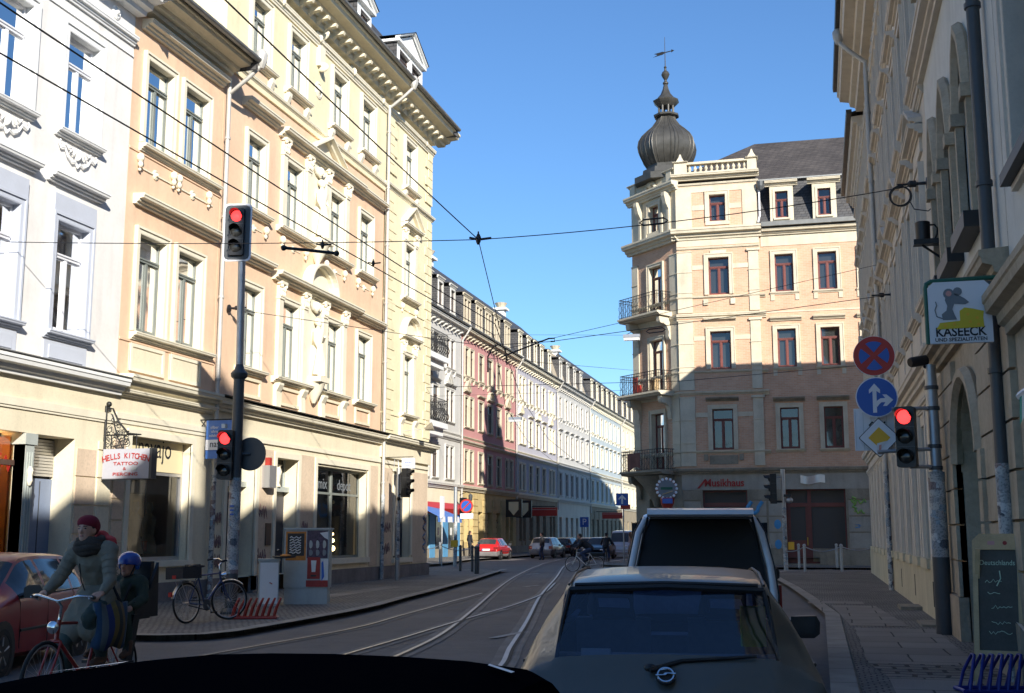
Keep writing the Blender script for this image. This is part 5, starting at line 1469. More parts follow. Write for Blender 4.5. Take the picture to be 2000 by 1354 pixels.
    mb = MB()
    def eight(prof, m=zc, n=8): mb.lathe(dc, prof, m, n, phase=ph)
    eight([(1.9, 20.9), (1.9, 21.25), (1.45, 21.4), (1.4, 21.7), (1.2, 21.75)])
    prof = [(1.16, 21.7), (1.16, 21.95), (1.3, 22.12), (1.5, 22.42), (1.63, 22.75), (1.68, 23.05), (1.62, 23.38), (1.43, 23.7), (1.13, 24.0), (.82, 24.28), (.6, 24.6), (.5, 24.86), (.48, 24.9)]
    eight(prof)
    eight([(.48, 24.84), (.72, 24.9), (.74, 25.0), (.5, 25.05)])
    for k in range(8):
        a = ph + k * math.pi / 4
        mb.tube([dc + V3((.42 * math.cos(a), .42 * math.sin(a), 25.0)), dc + V3((.42 * math.cos(a), .42 * math.sin(a), 25.6))], .06, zc, 6)
        for j in range(3):                                       # standing seams
            t = (j - 1) * .26
            x = a + math.pi / 8 + t
            mb.tube([dc + V3((r * math.cos(math.pi / 8) / math.cos(t) * math.cos(x) * 1.005, r * math.cos(math.pi / 8) / math.cos(t) * math.sin(x) * 1.005, z)) for r, z in prof[1:-1]], .02, zc, 4)
        mb.tube([dc + V3((r * 1.004 * math.cos(a), r * 1.004 * math.sin(a), z)) for r, z in prof[1:-1]], .03, zc, 4)
    eight([(.46, 25.5), (.6, 25.64), (.74, 25.78), (.76, 25.84), (.5, 26.0), (.3, 26.25), (.18, 26.55), (.11, 26.85)])
    mb.lathe(dc, [(.1, 26.82), (.16, 26.88), (.16, 26.95), (.09, 27.02), (.07, 27.1), (.18, 27.28), (.24, 27.43), (.18, 27.58), (.08, 27.66), (.05, 27.8), (.09, 27.86), (.04, 27.94), (.02, 28.0)], zc, 12)
    dm = mb.build("onion_dome", b, 30)
    v = MB(); v.tube([dc + V3((0, 0, 27.95)), dc + V3((0, 0, 29.7))], [.03, .012], 'iron', 6)
    v.poly(frame(dc + V3((0, 0, 28.75)), (.97, -.2, .08)), [(-.7, -.1), (-.45, -.02), (-.66, .09), (-.15, .1), (0, .04), (.38, .03), (.38, .1), (.56, .0), (.38, -.08), (.38, -.02), (0, -.02), (-.15, -.08)], -.008, .008, 'iron'); v.build("weather_vane", dm)
corner_house()

# ---------------------------------------------------------------- right side
def house_right():
    b = thing("town_house", "long grey-beige house in shade along the right pavement, ending at the junction", "building", (XR, 35, 0))
    U0, U1 = 20.5, 50.0
    cs = [21.9 + 2.15 * k for k in range(13)]
    H = []
    for c in cs: H += [hole(c, 5.8, 1.05, 2.2), hole(c, 9.85, 1.05, 2.1), hole(c, 13.2, 1.0, 1.75)]
    G = [(c - .62, c + .62, 1.2, 3.75) for c in cs]
    mb = MB(); wall(mb, frR, U0, U1, 4.3, 16.2, H, 'grey_pl'); mb.build("wall", b)
    mb = MB(); wall(mb, frR, U0, U1, 0, 4.3, G, 'grey_pl', .35)
    mb.q((XR, U1, 0), (XR + 14, U1, 0), (XR + 14, U1, 16.2), (XR, U1, 16.2), 'grey_pl'); mb.q((XR, U0, 0), (XR + 12, U0, 0), (XR + 12, U0, 16.2), (XR, U0, 16.2), 'grey_pl')
    mb.bx(frR, U0, U1 + .08, -.1, .08, 0, 1.02, 'yell_pl')
    mb.build("ground_floor_wall", b)
    mb = MB(); tr = 'grey_tr'
    corn(mb, frR, U0, U1 + .2, 4.45, .4, .24, tr); corn(mb, frR, U0, U1, 3.98, .2, .1, tr)
    for c in cs:
        mb.bx(frR, c - .95, c - .7, -.02, .06, 1.02, 3.98, tr); mb.bx(frR, c + .7, c + .95, -.02, .06, 1.02, 3.98, tr); mb.bx(frR, c - .72, c + .72, -.02, .14, 1.02, 1.2, 'yell_pl')
        z = 8.15
        corn(mb, frR, c - .88, c + .88, z + .5, .2, .26, tr); mb.bx(frR, c - .7, c + .7, -.02, .05, z + .22, z + .5, tr)
        corn(mb, frR, c - .8, c + .8, 12.28, .2, .24, tr); pedi(mb, frR, c - .8, c + .8, 12.48, .32, tr) if False else None
        if int((c - 21) / 2.15) % 2 == 0: pedi(mb, frR, c - .88, c + .88, z + .7, .42, tr)
        mb.bx(frR, c - .66, c + .66, -.02, .03, 4.95, 5.6, tr)
        for k in range(5): mb.ball(frR(c - .85 + k * .42, .04, 15.1 + .08 * (k % 2)), (.11, .05, .12), tr, 7, 5)
    corn(mb, frR, U0, U1, 9.2, .16, .1, tr); corn(mb, frR, U0, U1, 13.0, .14, .1, tr); corn(mb, frR, U0, U1 + .1, 14.75, .18, .12, tr)
    corn(mb, frR, 40.2, U1 + .42, 15.35, .5, .42, tr); corn(mb, frR, U0, 40.0, 15.9, .75, .86, tr)
    mb.bx(frR, U0, 40.0, -.3, .02, 15.35, 15.95, 'grey_pl'); mb.q((XR - .01, 40, 15.3), (XR + 8, 40, 15.3), (XR + 8, 40, 16.7), (XR - .01, 40, 16.7), 'grey_pl')
    build_split(mb, "stone_trim", b)
    p = {h: window_proto(1.05, h, M['fr_brown'], M[tr], .18, .07, .16, .7) for h in (2.2, 2.1)}; p3 = window_proto(1.0, 1.75, M['fr_brown'], M[tr], .16, .06, .14, .7)
    for i, c in enumerate(cs): place(p[2.2], b, frR, c, 5.8, 0); place(p[2.1], b, frR, c, 9.85, 0); place(p3, b, frR, c, 13.2, 0)
    mb = MB()
    for i, c in enumerate(cs): mb.bx(frR, c - .62, c + .62, -.3, -.24, 1.2, 1.3, 'fr_brown'); mb.bx(frR, c - .62, c - .54, -.3, -.24, 1.3, 3.75, 'fr_brown'); mb.bx(frR, c + .54, c + .62, -.3, -.24, 1.3, 3.75, 'fr_brown'); mb.bx(frR, c - .05, c + .05, -.3, -.24, 1.3, 3.75, 'fr_brown'); mb.bx(frR, c - .54, c + .54, -.3, -.24, 2.9, 3.0, 'fr_brown')
    for c in cs: mb.q(frR(c - .62, -.27, 1.2), frR(c + .62, -.27, 1.2), frR(c + .62, -.27, 3.75), frR(c - .62, -.27, 3.75), 'glassd')
    build_split(mb, "tall_window", b)
    mb = MB()
    for c in (22.9, 27.2, 31.5, 35.8): mb.bx(frR, c - .06, c + .06, .07, .085, .35, .8, 'dark')
    build_split(mb, "cellar_vent", b)
    mb = MB(); mb.bx(frR, 25.6, 26.6, .08, .5, 0, .2, 'stoned'); mb.bx(frR, 21.0, 22.2, .08, .45, 0, .17, 'stoned'); build_split(mb, "doorstep", b)
    mb = MB()
    mb.bx(frR, 22.6, 22.78, .02, .1, 1.9, 2.6, 'paper'); mb.bx(frR, 22.6, 22.78, .02, .1, 1.3, 1.75, 'paper'); build_split(mb, "notice_board", b)
    downpipe(b, frR, 34.6, .12, 15.2, (.9, 16.5), r=.07, m='pipe', sticker=3.4, w=.17)
    mb = MB()
    for (u0, u1, z, ov) in ((U0, 40.0, 16.66, .86), (40.0, U1, 15.86, .45)):
        r = .09
        mb.ext(frR, [(ov - .05, z), (ov + .12, z), (ov + .14, z + .14), (ov - .05, z + .14)], u0 - .02, u1 + (.3 if u1 == U1 else 0), 'zincd')
    mb.build("gutter", b)
    mb = MB()
    mb.add([(XR - .85, U0, 16.76), (XR - .85, 40, 16.76), (XR + 7, 40, 19.4), (XR + 7, U0, 19.4)], [(0, 1, 2, 3)], 'slateroof')
    mb.add([(XR - .45, 40, 15.9), (XR - .45, U1 + .4, 15.9), (XR + 7, U1 - 5.5, 18), (XR + 7, 40, 18), (XR + 15, U1 + .4, 15.9)], [(0, 1, 2, 3), (1, 4, 2)], 'slateroof')
    mb.q((XR + 7, U0, 19.4), (XR + 7, 50, 19.4), (XR + 15, 50, 16), (XR + 15, U0, 16), 'slateroof') if False else None
    mb.build("roof", b)
    mb = MB(); mb.bx(ID, XR + .4, XR + 14, U0 + .02, U1 - .02, .0, 15.9, 'room'); mb.build("inner_walls", b)

def house_arch():
    b = thing("town_house", "house with a brown sandstone arched doorway and pointed gothic windows on the right", "building", (XR, 16.5, 0))
    U0, U1 = 12.95, 20.48
    AW = [(15.3, 1.0), (17.2, 1.0), (18.9, .8)]
    arch = (15.55, 18.3, .0, 3.0)
    mb = MB()
    H = [(c - w / 2, c + w / 2, 5.5, 7.7) for c, w in AW] + [(c - w / 2, c + w / 2, 10.6, 13.0) for c, w in AW]
    wall(mb, frR, U0, U1, 4.3, 14.95, H, 'bwwall', .45); mb.build("wall", b)
    mb = MB()
    c = (arch[0] + arch[1]) / 2; r = (arch[1] - arch[0]) / 2; n = 12
    wall(mb, frR, U0, U1, 0, 4.3, [(arch[0], arch[1], 0, 3.75)], 'brownst', .02)
    # spandrels and the intrados of the arch
    top = 3.75; k = []
    for i in range(n + 1):
        a = math.pi * i / n
        k.append((c - r * math.cos(a), 2.55 + 1.15 * math.sin(a)))
    for a, d in zip(k, k[1:]): mb.q(frR(a[0], 0, a[1]), frR(d[0], 0, d[1]), frR(d[0], 0, top), frR(a[0], 0, top), 'brownst'); mb.q(frR(a[0], 0, a[1]), frR(d[0], 0, d[1]), frR(d[0], -.7, d[1]), frR(a[0], -.7, a[1]), 'brownst')
    for u in (arch[0], arch[1]): mb.q(frR(u, 0, 0), frR(u, 0, 2.55), frR(u, -.7, 2.55), frR(u, -.7, 0), 'brownst')
    for a, b_ in ((U0 + .02, arch[0]), (arch[1], U1)):
        rust(mb, frR, a, b_, .75, 4.2, .52, 'brownst', .07, .03)
    rust(mb, frR, arch[0] - .32, arch[0], .75, 2.7, .52, 'brownst', .12, .03); rust(mb, frR, arch[1], arch[1] + .32, .75, 2.7, .52, 'brownst', .12, .03)
    mb.bx(frR, U0, arch[0], -.02, .14, 0, .75, 'brownst'); mb.bx(frR, arch[1], U1, -.02, .14, 0, .75, 'brownst')
    kk = [frR(u, .06, z + .12) for u, z in k]
    mb.tube(kk, .1, 'brownst', 6)
    mb.build("ground_floor_wall", b)
    mb = MB(); mb.bx(frR, arch[0], arch[1], -.75, -.68, 0, 3.8, 'green'); 
    for u in (16.3, 17.5): mb.bx(frR, u - .4, u + .4, -.68, -.65, .4, 2.4, 'doordk')
    mb.build("door", b)
    mb = MB(); tr = 'brownst'
    corn(mb, frR, U0, U1, 4.3, .35, .3, tr); corn(mb, frR, U0, U1, 9.35, .3, .3, 'grey_tr'); corn(mb, frR, U0, U1, 14.25, .6, .7, tr)
    for z0, z1 in ((5.5, 7.7), (10.6, 13.0)):
        for c_, w in AW:
            u0, u1 = c_ - w / 2, c_ + w / 2
            mb.bx(frR, u0 - .13, u0, -.02, .1, z0, z1 - .6, tr); mb.bx(frR, u1, u1 + .13, -.02, .1, z0, z1 - .6, tr); mb.bx(frR, u0 - .2, u1 + .2, -.05, .22, z0 - .2, z0, 'iron' if z0 < 6 else tr)
            L_ = [(u0 - .07, z1 - .62), (u0 + .02, z1 - .2), (u0 + .2, z1 + .15), (c_, z1 + .4)]
            mb.tube([frR(u, .05, z) for u, z in L_] + [frR(2 * c_ - u, .05, z) for u, z in L_[::-1][1:]], .1, tr, 6)
            mb.bx(frR, u0 - .18, u0 + .04, -.02, .16, z1 - .75, z1 - .58, tr); mb.bx(frR, u1 - .04, u1 + .18, -.02, .16, z1 - .75, z1 - .58, tr)
            mb.poly(frR, [(u0, z1 + .02), (u0, z1 - .6), (u0 + .06, z1 - .3), (u0 + .22, z1 + .02)], -.1, -.02, tr); mb.poly(frR, [(u1, z1 + .02), (u1, z1 - .6), (u1 - .06, z1 - .3), (u1 - .22, z1 + .02)], -.1, -.02, tr)
    build_split(mb, "stone_trim", b)
    mb = MB()
    for z0, z1 in ((5.5, 7.7), (10.6, 13.0)):
        for c_, w in AW: mb.bx(frR, c_ - .04, c_ + .04, -.4, -.34, z0, z1, 'fr_brown'); mb.bx(frR, c_ - w / 2, c_ + w / 2, -.4, -.34, z0 + 1.4, z0 + 1.5, 'fr_brown'); mb.q(frR(c_ - w / 2, -.38, z0), frR(c_ + w / 2, -.38, z0), frR(c_ + w / 2, -.38, z1), frR(c_ - w / 2, -.38, z1), 'glassd')
    build_split(mb, "pointed_window", b)
    downpipe(b, frR, 13.5, .1, 14.2, (.6, 14.9), r=.075, m='metald', w=.12, sticker=2.4)
    mb = MB(); mb.add([(XR - .7, U0, 14.88), (XR - .7, U1, 14.88), (XR + 7, U1, 16.8), (XR + 7, U0, 16.8)], [(0, 1, 2, 3)], 'slateroof'); mb.bx(ID, XR + .75, XR + 13, U0 + .02, U1 - .02, 0, 14.88, 'room'); mb.build("roof", b)

def house_near():
    b = thing("town_house", "nearest shaded house at the right edge with a shop front under a striped awning", "building", (XR, 5, 0))
    U0, U1 = -30, 12.93
    H = [(c - .6, c + .6, z, z + 2.2) for c in (11.4, 8.6, 5.8, 3, 0) for z in (5.2, 9.4, 12.4)]
    G = [(9.9, 12.4, .6, 3.0), (6, 9, .6, 3.0)]
    mb = MB(); wall(mb, frR, U0, U1, 4.0, 14.85, H, 'bwwall', .4); mb.build("wall", b)
    mb = MB(); wall(mb, frR, U0, U1, 0, 4.0, G, 'brownst', .4); mb.build("shop_front_wall", b)
    mb = MB(); corn(mb, frR, U0, U1, 3.7, .45, .3, 'brownst'); corn(mb, frR, U0, U1, 14.15, .6, .8, 'grey_tr')
    for a, c, z0, z1 in H: casing(mb, frR, a, c, z0, z1, .18, .06, 'grey_tr', True, .3)
    for a, c, z0, z1 in H: mb.bx(frR, a - .2, c + .2, .0, .16, z0 - .12, z0, 'iron')
    build_split(mb, "stone_trim", b)
    mb = MB()
    for a, c, z0, z1 in H + G: mb.q(frR(a, -.36, z0), frR(c, -.36, z0), frR(c, -.36, z1), frR(a, -.36, z1), 'glassd'); mb.bx(frR, (a + c) / 2 - .04, (a + c) / 2 + .04, -.37, -.3, z0, z1, 'fr_brown')
    build_split(mb, "window", b)
    mb = MB(); vs = []
    for k in range(15):
        u = 6.2 + k * .2
        vs += [frR(u, .02, 3.0), frR(u, .62, 2.62), frR(u, .63, 2.42 + .04 * (k % 2))]
    mb.add(vs, [f for k in range(14) for f in ((3 * k, 3 * k + 3, 3 * k + 4, 3 * k + 1), (3 * k + 1, 3 * k + 4, 3 * k + 5, 3 * k + 2))], 'awnstripe'); mb.tube([frR(6.1, .6, 2.64), frR(9.1, .6, 2.64)], .03, 'fr_white', 6); mb.build("awning", b)
    mb = MB(); mb.add([(XR - .8, U0, 14.8), (XR - .8, U1, 14.8), (XR + 6, U1, 16.7), (XR + 6, U0, 16.7)], [(0, 1, 2, 3)], 'slateroof'); mb.bx(ID, XR + .45, XR + 13, U0 + .02, U1 - .02, 0, 14.8, 'room'); mb.build("roof", b)
    chimney(b, XR + 2.2, -1.1, 14.5, 19.7, .8, .9); chimney(b, XR + 2.0, 6.5, 14.5, 16.7, .9, .7)
house_right(); house_arch(); house_near()
# ---------------------------------------------------------------- vehicles
def paint(name, col, rough=.25, metal=.2, coat=.7, var=.0):
    k = 'paint_' + name
    if k not in M: M[k] = mat(name + '_car_paint', col, rough, metal, var=.06 + var, vscale=2, coat=coat)
    return k

HATCH = dict(st=[(-2.0, .42, .60, .62, .70, .55), (-1.97, .28, .84, .86, .78, .58), (-1.86, .24, .90, .95, .81, .60), (-1.42, .22, .93, 1.35, .83, .575), (-1.2, .2, .93, 1.385, .84, .58), (-.3, .18, .92, 1.41, .85, .60), (.25, .18, .91, 1.395, .85, .59), (.42, .18, .91, 1.35, .85, .58), (1.12, .2, .88, .93, .83, .66), (1.3, .22, .84, .885, .83, .70), (1.8, .24, .70, .76, .80, .62), (1.98, .3, .58, .62, .72, .55), (2.04, .42, .5, .52, .62, .5)],
             rear=(-1.795, -1.44), front=(.46, 1.08), side=((-1.32, -1.0), (-.92, -.08), (.0, .78)), wy=(-1.22, 1.26), wr=.30)
WAGON = dict(st=[(-2.15, .42, .60, .62, .74, .6), (-2.12, .28, .88, .90, .82, .62), (-2.06, .24, .92, 1.0, .83, .63), (-1.85, .22, .94, 1.39, .84, .60), (-1.6, .2, .93, 1.44, .84, .60), (-.3, .18, .92, 1.46, .85, .61), (.25, .18, .91, 1.43, .85, .60), (.45, .18, .91, 1.38, .85, .58), (1.12, .2, .88, .93, .83, .66), (1.3, .22, .84, .885, .83, .70), (1.8, .24, .70, .76, .80, .62), (1.98, .3, .58, .62, .72, .55), (2.04, .42, .5, .52, .62, .5)],
             rear=(-2.03, -1.86), front=(.48, 1.08), side=((-1.75, -1.02), (-.92, -.08), (.0, .78)), wy=(-1.3, 1.26), wr=.30)
VAN = dict(st=[(-2.1, .5, .7, .72, .76, .70), (-2.07, .34, 1.0, 1.02, .84, .72), (-2.02, .3, 1.08, 1.3, .86, .70), (-1.85, .26, 1.1, 1.84, .87, .64), (-1.6, .24, 1.1, 1.90, .87, .65), (-.2, .22, 1.08, 1.93, .88, .66), (.7, .22, 1.05, 1.88, .88, .64), (.9, .22, 1.05, 1.8, .88, .62), (1.6, .24, 1.0, 1.06, .85, .68), (1.75, .26, .96, 1.0, .84, .70), (2.05, .3, .8, .84, .80, .64), (2.15, .36, .6, .62, .72, .6)],
           rear=(-2.01, -1.86), front=(.95, 1.56), side=((-1.7, -.9), (-.8, .1), (.2, 1.05)), wy=(-1.35, 1.4), wr=.32)

def car(name, label, D, loc, rz, pm, group=None, glass='carglass', plate=True, tail='tail', head='white', simple=False, rearopen=False, bump=None, interior=False, rimm='alu', rub=True):
    root = thing(name, label, "van" if D is VAN else "car", (0, 0, 0), 0, group, local=True)
    st = D['st']
    ys = []
    for a, b in zip(st, st[1:]):
        n = max(1, int((b[0] - a[0]) / .06))
        ys += [a[0] + (b[0] - a[0]) * i / n for i in range(n)]
    for lo, hi in (D['rear'], D['front'], *D['side']): ys += [lo, hi]
    ys = sorted(set(ys + [st[-1][0]]))
    def prm(y):
        for a, b in zip(st, st[1:]):
            if y <= b[0] + 1e-9:
                t = (y - a[0]) / (b[0] - a[0])
                return [a[i] + (b[i] - a[i]) * t for i in range(1, 6)]
        return list(st[-1][1:])
    raw = [prm(y) for y in ys]
    for _ in range(2):
        s2 = [list(r) for r in raw]
        for i in range(1, len(ys) - 1):
            d0, d1 = ys[i] - ys[i - 1], ys[i + 1] - ys[i]
            if d0 + d1 > .16 or d0 < 1e-6 or d1 < 1e-6: continue
            for k in range(5):
                s2[i][k] = .5 * raw[i][k] + .5 * (raw[i - 1][k] * d1 + raw[i + 1][k] * d0) / (d0 + d1)
        raw = s2
    rings = []
    for y, (zb, ze, zt, wb, wt) in zip(ys, raw):
        zt_e = zt - min(.07, max(.012, (zt - ze) * .25))
        h = [(0, zb), (wb * .8, zb), (wb * .96, zb + .07), (wb * .985, zb + .2), (wb * 1.0, (zb + ze) / 2), (wb * 1.0, zb + (ze - zb) * .72), (wb * .985, ze - .045), (wb * .955, ze)]
        for t in (.33, .66, 1.): h.append((wb * .955 + (wt - wb * .955) * t + .02 * math.sin(t * math.pi), ze + (zt_e - ze) * t))
        h += [(wt * .97, zt - (zt - zt_e) * .45), (wt * .88, zt - (zt - zt_e) * .12), (wt * .6, zt + .006), (wt * .3, zt + .012), (0, zt + .014)]
        rings.append(h)
    K = len(rings[0])
    BELT, TOP = 7, 10
    bodym = MB(); G = {}
    full = [[(-x, y, z) for x, z in h][::1] for h, y in zip(rings, ys)]
    def vert(i, k, s): x, z = rings[i][k]; return (s * x, ys[i], z)
    for i in range(len(ys) - 1):
        ym = (ys[i] + ys[i + 1]) / 2
        for k in range(K - 1):
            g = None
            if BELT <= k < TOP:
                for j, (lo, hi) in enumerate(D['side']):
                    if lo < ym < hi: g = ('side', j)
            if k >= TOP + 1:
                if D['rear'][0] < ym < D['rear'][1]: g = ('rear', 0)
                if D['front'][0] < ym < D['front'][1]: g = ('front', 0)
            for s in (-1, 1):
                f = [vert(i, k, s), vert(i + 1, k, s), vert(i + 1, k + 1, s), vert(i, k + 1, s)]
                if s < 0: f = f[::-1]
                if g is None: bodym.add(f, [(0, 1, 2, 3)], pm if not (bump and k < 4 and (abs(ym) > 1.5 or k < 3)) else bump)
                elif not (rearopen and g[0] == 'rear'):
                    kk = (g[0], g[1], s if g[0] == 'side' else 0)
                    G.setdefault(kk, MB()).add(f, [(0, 1, 2, 3)], glass)
    for i, sgn in ((0, 1), (len(ys) - 1, -1)):
        loop = [vert(i, k, 1) for k in range(K)] + [vert(i, k, -1) for k in range(K - 2, 0, -1)]
        bodym.add(loop if sgn > 0 else loop[::-1], [tuple(range(len(loop)))], pm)
    import bmesh
    def weld(o):
        bm = bmesh.new(); bm.from_mesh(o.data); bmesh.ops.remove_doubles(bm, verts=bm.verts, dist=.0005); bmesh.ops.recalc_face_normals(bm, faces=bm.faces) ; bm.to_mesh(o.data); bm.free()
        o.data.polygons.foreach_set("use_smooth", [True] * len(o.data.polygons)); o.data.set_sharp_from_angle(angle=R_(38))
        return o
    bo = weld(bodym.build("body", root))
    for (kind, j, s), mb in G.items():
        weld(mb.build({'side': 'side_window', 'rear': 'rear_window', 'front': 'windscreen'}[kind], root))
    # dark seams, arches, bumpers
    zr = D['wr']
    mb = MB()
    for y in D['wy']:
        wb = prm(y)[3]
        for s in (-1, 1): mb.lathe((s * (wb - .09), y, zr + .01), [(zr + .055, 0), (zr + .05, .105), (zr * .5, .106)], 'black', 22, (s, 0, 0))
    if rub:
        for s in (-1, 1):
            for (lo, hi) in D['side']:
                pts = []
                for y in (lo, hi):
                    zb, ze, zt, wb, wt = prm(y); pts.append((s * (wb * .955 + .004), y, ze))
                mb.tube(pts, .011, 'black', 5)
            for y in [a[1] + .04 for a in D['side'][:-1]] + [D['side'][-1][1] + .02]:
                zb, ze, zt, wb, wt = prm(y); mb.tube([(s * (wb * 1.003), y, zb + .12), (s * (wb * 1.004), y, (zb + ze) / 2), (s * (wb * .987), y, ze - .045), (s * wb * .958, y, ze)], .005, 'black', 4)
            mb.tube([(s * (prm(y)[3] * 1.004), y, .52) for y in (-.8, 0, .8)], .02, 'black', 5)
    build_split(mb, "rubber_trim", root, 40)
    for y in D['wy']:
        wb = prm(y)[3]
        for s in (-1, 1):
            w = MB(); w.lathe((s * (wb - .16), y, zr), [(zr * .62, 0), (zr * .9, 0), (zr, .03), (zr, .145), (zr * .94, .175), (zr * .68, .178), (zr * .64, .15)], 'rubber', 28, (s, 0, 0))
            wo = w.build("wheel", root, 40)
            r = MB(); r.lathe((s * (wb - .16), y, zr), [(zr * .66, .05), (zr * .66, .165), (zr * .58, .168), (zr * .52, .12), (.02, .12)], rimm, 24, (s, 0, 0))
            for k in range(5):
                a = k * 2 * math.pi / 5 + .3
                r.tube([(s * (wb - .02), y + .05 * math.cos(a), zr + .05 * math.sin(a)), (s * (wb - .005), y + zr * .6 * math.cos(a), zr + zr * .6 * math.sin(a))], [.04, .03], rimm, 6)
            r.lathe((s * (wb - .03), y, zr), [(.06, 0), (.055, .03), (.01, .035)], rimm, 12, (s, 0, 0))
            r.build("rim", wo, 40)
    y0 = st[0][0]; y1 = st[-1][0]
    if tail:
        tm = M.setdefault('tail', mat('red_tail_lamp', (.22, .012, .01), .2, coat=.5)) and 'tail'
        for s in (-1, 1):
            t = MB(); zt = prm(y0 + .08)[1]
            if D is WAGON or D is VAN: t.bx(ID, min(s * .60, s * .84), max(s * .60, s * .84), y0 + .0, y0 + .16, zt - .28, zt - .06, tm) if D is WAGON else t.bx(ID, min(s * .76, s * .872), max(s * .76, s * .872), y0 + .02, y0 + .2, .78, 1.1, tm)
            else: t.bx(ID, min(s * .52, s * .79), max(s * .52, s * .79), y0 + .005, y0 + .2, zt - .19, zt - .03, tm)
            t.build("tail_light", root)
            h = MB(); z1 = prm(y1 - .14)[1]; h.ball((s * .56, y1 - .13, z1 - .02), (.15, .1, .07), head, 12, 7); h.build("headlight", root, 40)
    b = MB(); b.ext(lambda u, w, v: (u, w, v), [(y0 - .05, .34), (y0 - .02, .26), (y0 + .25, .26), (y0 + .25, .54), (y0 - .02, .54), (y0 - .06, .48)], -.76, .76, bump or pm); b.build("rear_bumper", root)
    b = MB(); b.ext(lambda u, w, v: (u, w, v), [(y1 + .05, .34), (y1 + .02, .24), (y1 - .3, .24), (y1 - .3, .48), (y1 + .02, .48), (y1 + .06, .42)], -.72, .72, bump or pm); b.build("front_bumper", root)
    if plate:
        p = MB(); zp = .68 if D is not HATCH else .66; p.bx(ID, -.26, .26, y0 - .02, y0 + .06, zp - .06, zp + .06, 'paper'); p.bx(ID, -.26, -.22, y0 - .022, y0 + .02, zp - .055, zp + .055, 'signblue'); p.build("licence_plate", root)
    for s in (-1, 1):
        q = MB(); yy = D['side'][-1][1] - .06; wb = prm(yy)[3]; ze = prm(yy)[1]
        q.poly(lambda u, w, v: (s * (wb + .01) + s * u, yy + w, ze + v), [(.02, .0), (.17, .0), (.21, .03), (.215, .11), (.19, .155), (.05, .15), (.0, .12), (.0, .03)], -.05, .06, 'black'); q.tube([(s * (wb - .05), yy + .02, ze + .02), (s * (wb + .05), yy, ze + .06)], .03, 'black', 6)
        q.q((s * (wb + .02), yy - .052, ze + .03), (s * (wb + .19), yy - .052, ze + .03), (s * (wb + .19), yy - .052, ze + .15), (s * (wb + .02), yy - .052, ze + .15), 'glassd'); q.build("wing_mirror", root, 50)
    if interior:
        q = MB(); q.bx(ID, -.72, .72, y0 + .5, y1 - .9, .3, .5, 'seatcl'); q.bx(ID, -.68, .68, .75, 1.05, .6, .9, 'seatcl'); q.bx(ID, -.7, .7, y0 + .35, y0 + .8, .6, .82, 'seatcl'); q.build("cabin_floor", root)
        for x in (-.36, .36):
            q = MB(); q.ext(lambda u, w, v: (u, w, v), [(-.15, .5), (.35, .5), (.35, .62), (.0, .64), (-.25, 1.1), (-.36, 1.1), (-.22, .6)], x - .24, x + .24, 'seatcl')
            so_ = q.build("front_seat", root)
            q = MB(); q.tube([(x - .13, -.33, 1.12), (x - .12, -.345, 1.26), (x + .12, -.345, 1.26), (x + .13, -.33, 1.12), (x - .13, -.33, 1.12)], .045, 'dark', 8); q.build("headrest", so_, 50)
        q = MB(); q.ext(lambda u, w, v: (u, w, v), [(-1.2, .5), (-.75, .5), (-.75, .62), (-1.05, .64), (-1.3, .98), (-1.38, .97)], -.62, .62, 'seatcl'); q.build("rear_seat", root)
        q = MB(); q.lathe((-.36, .52, .88), [(.17, -.012), (.19, 0), (.17, .012)], 'black', 20, (0, .75, .5)); q.build("steering_wheel", root, 60)
    root.location = loc; root.rotation_euler = (0, 0, rz)
    return root

AX = R_(6.3)
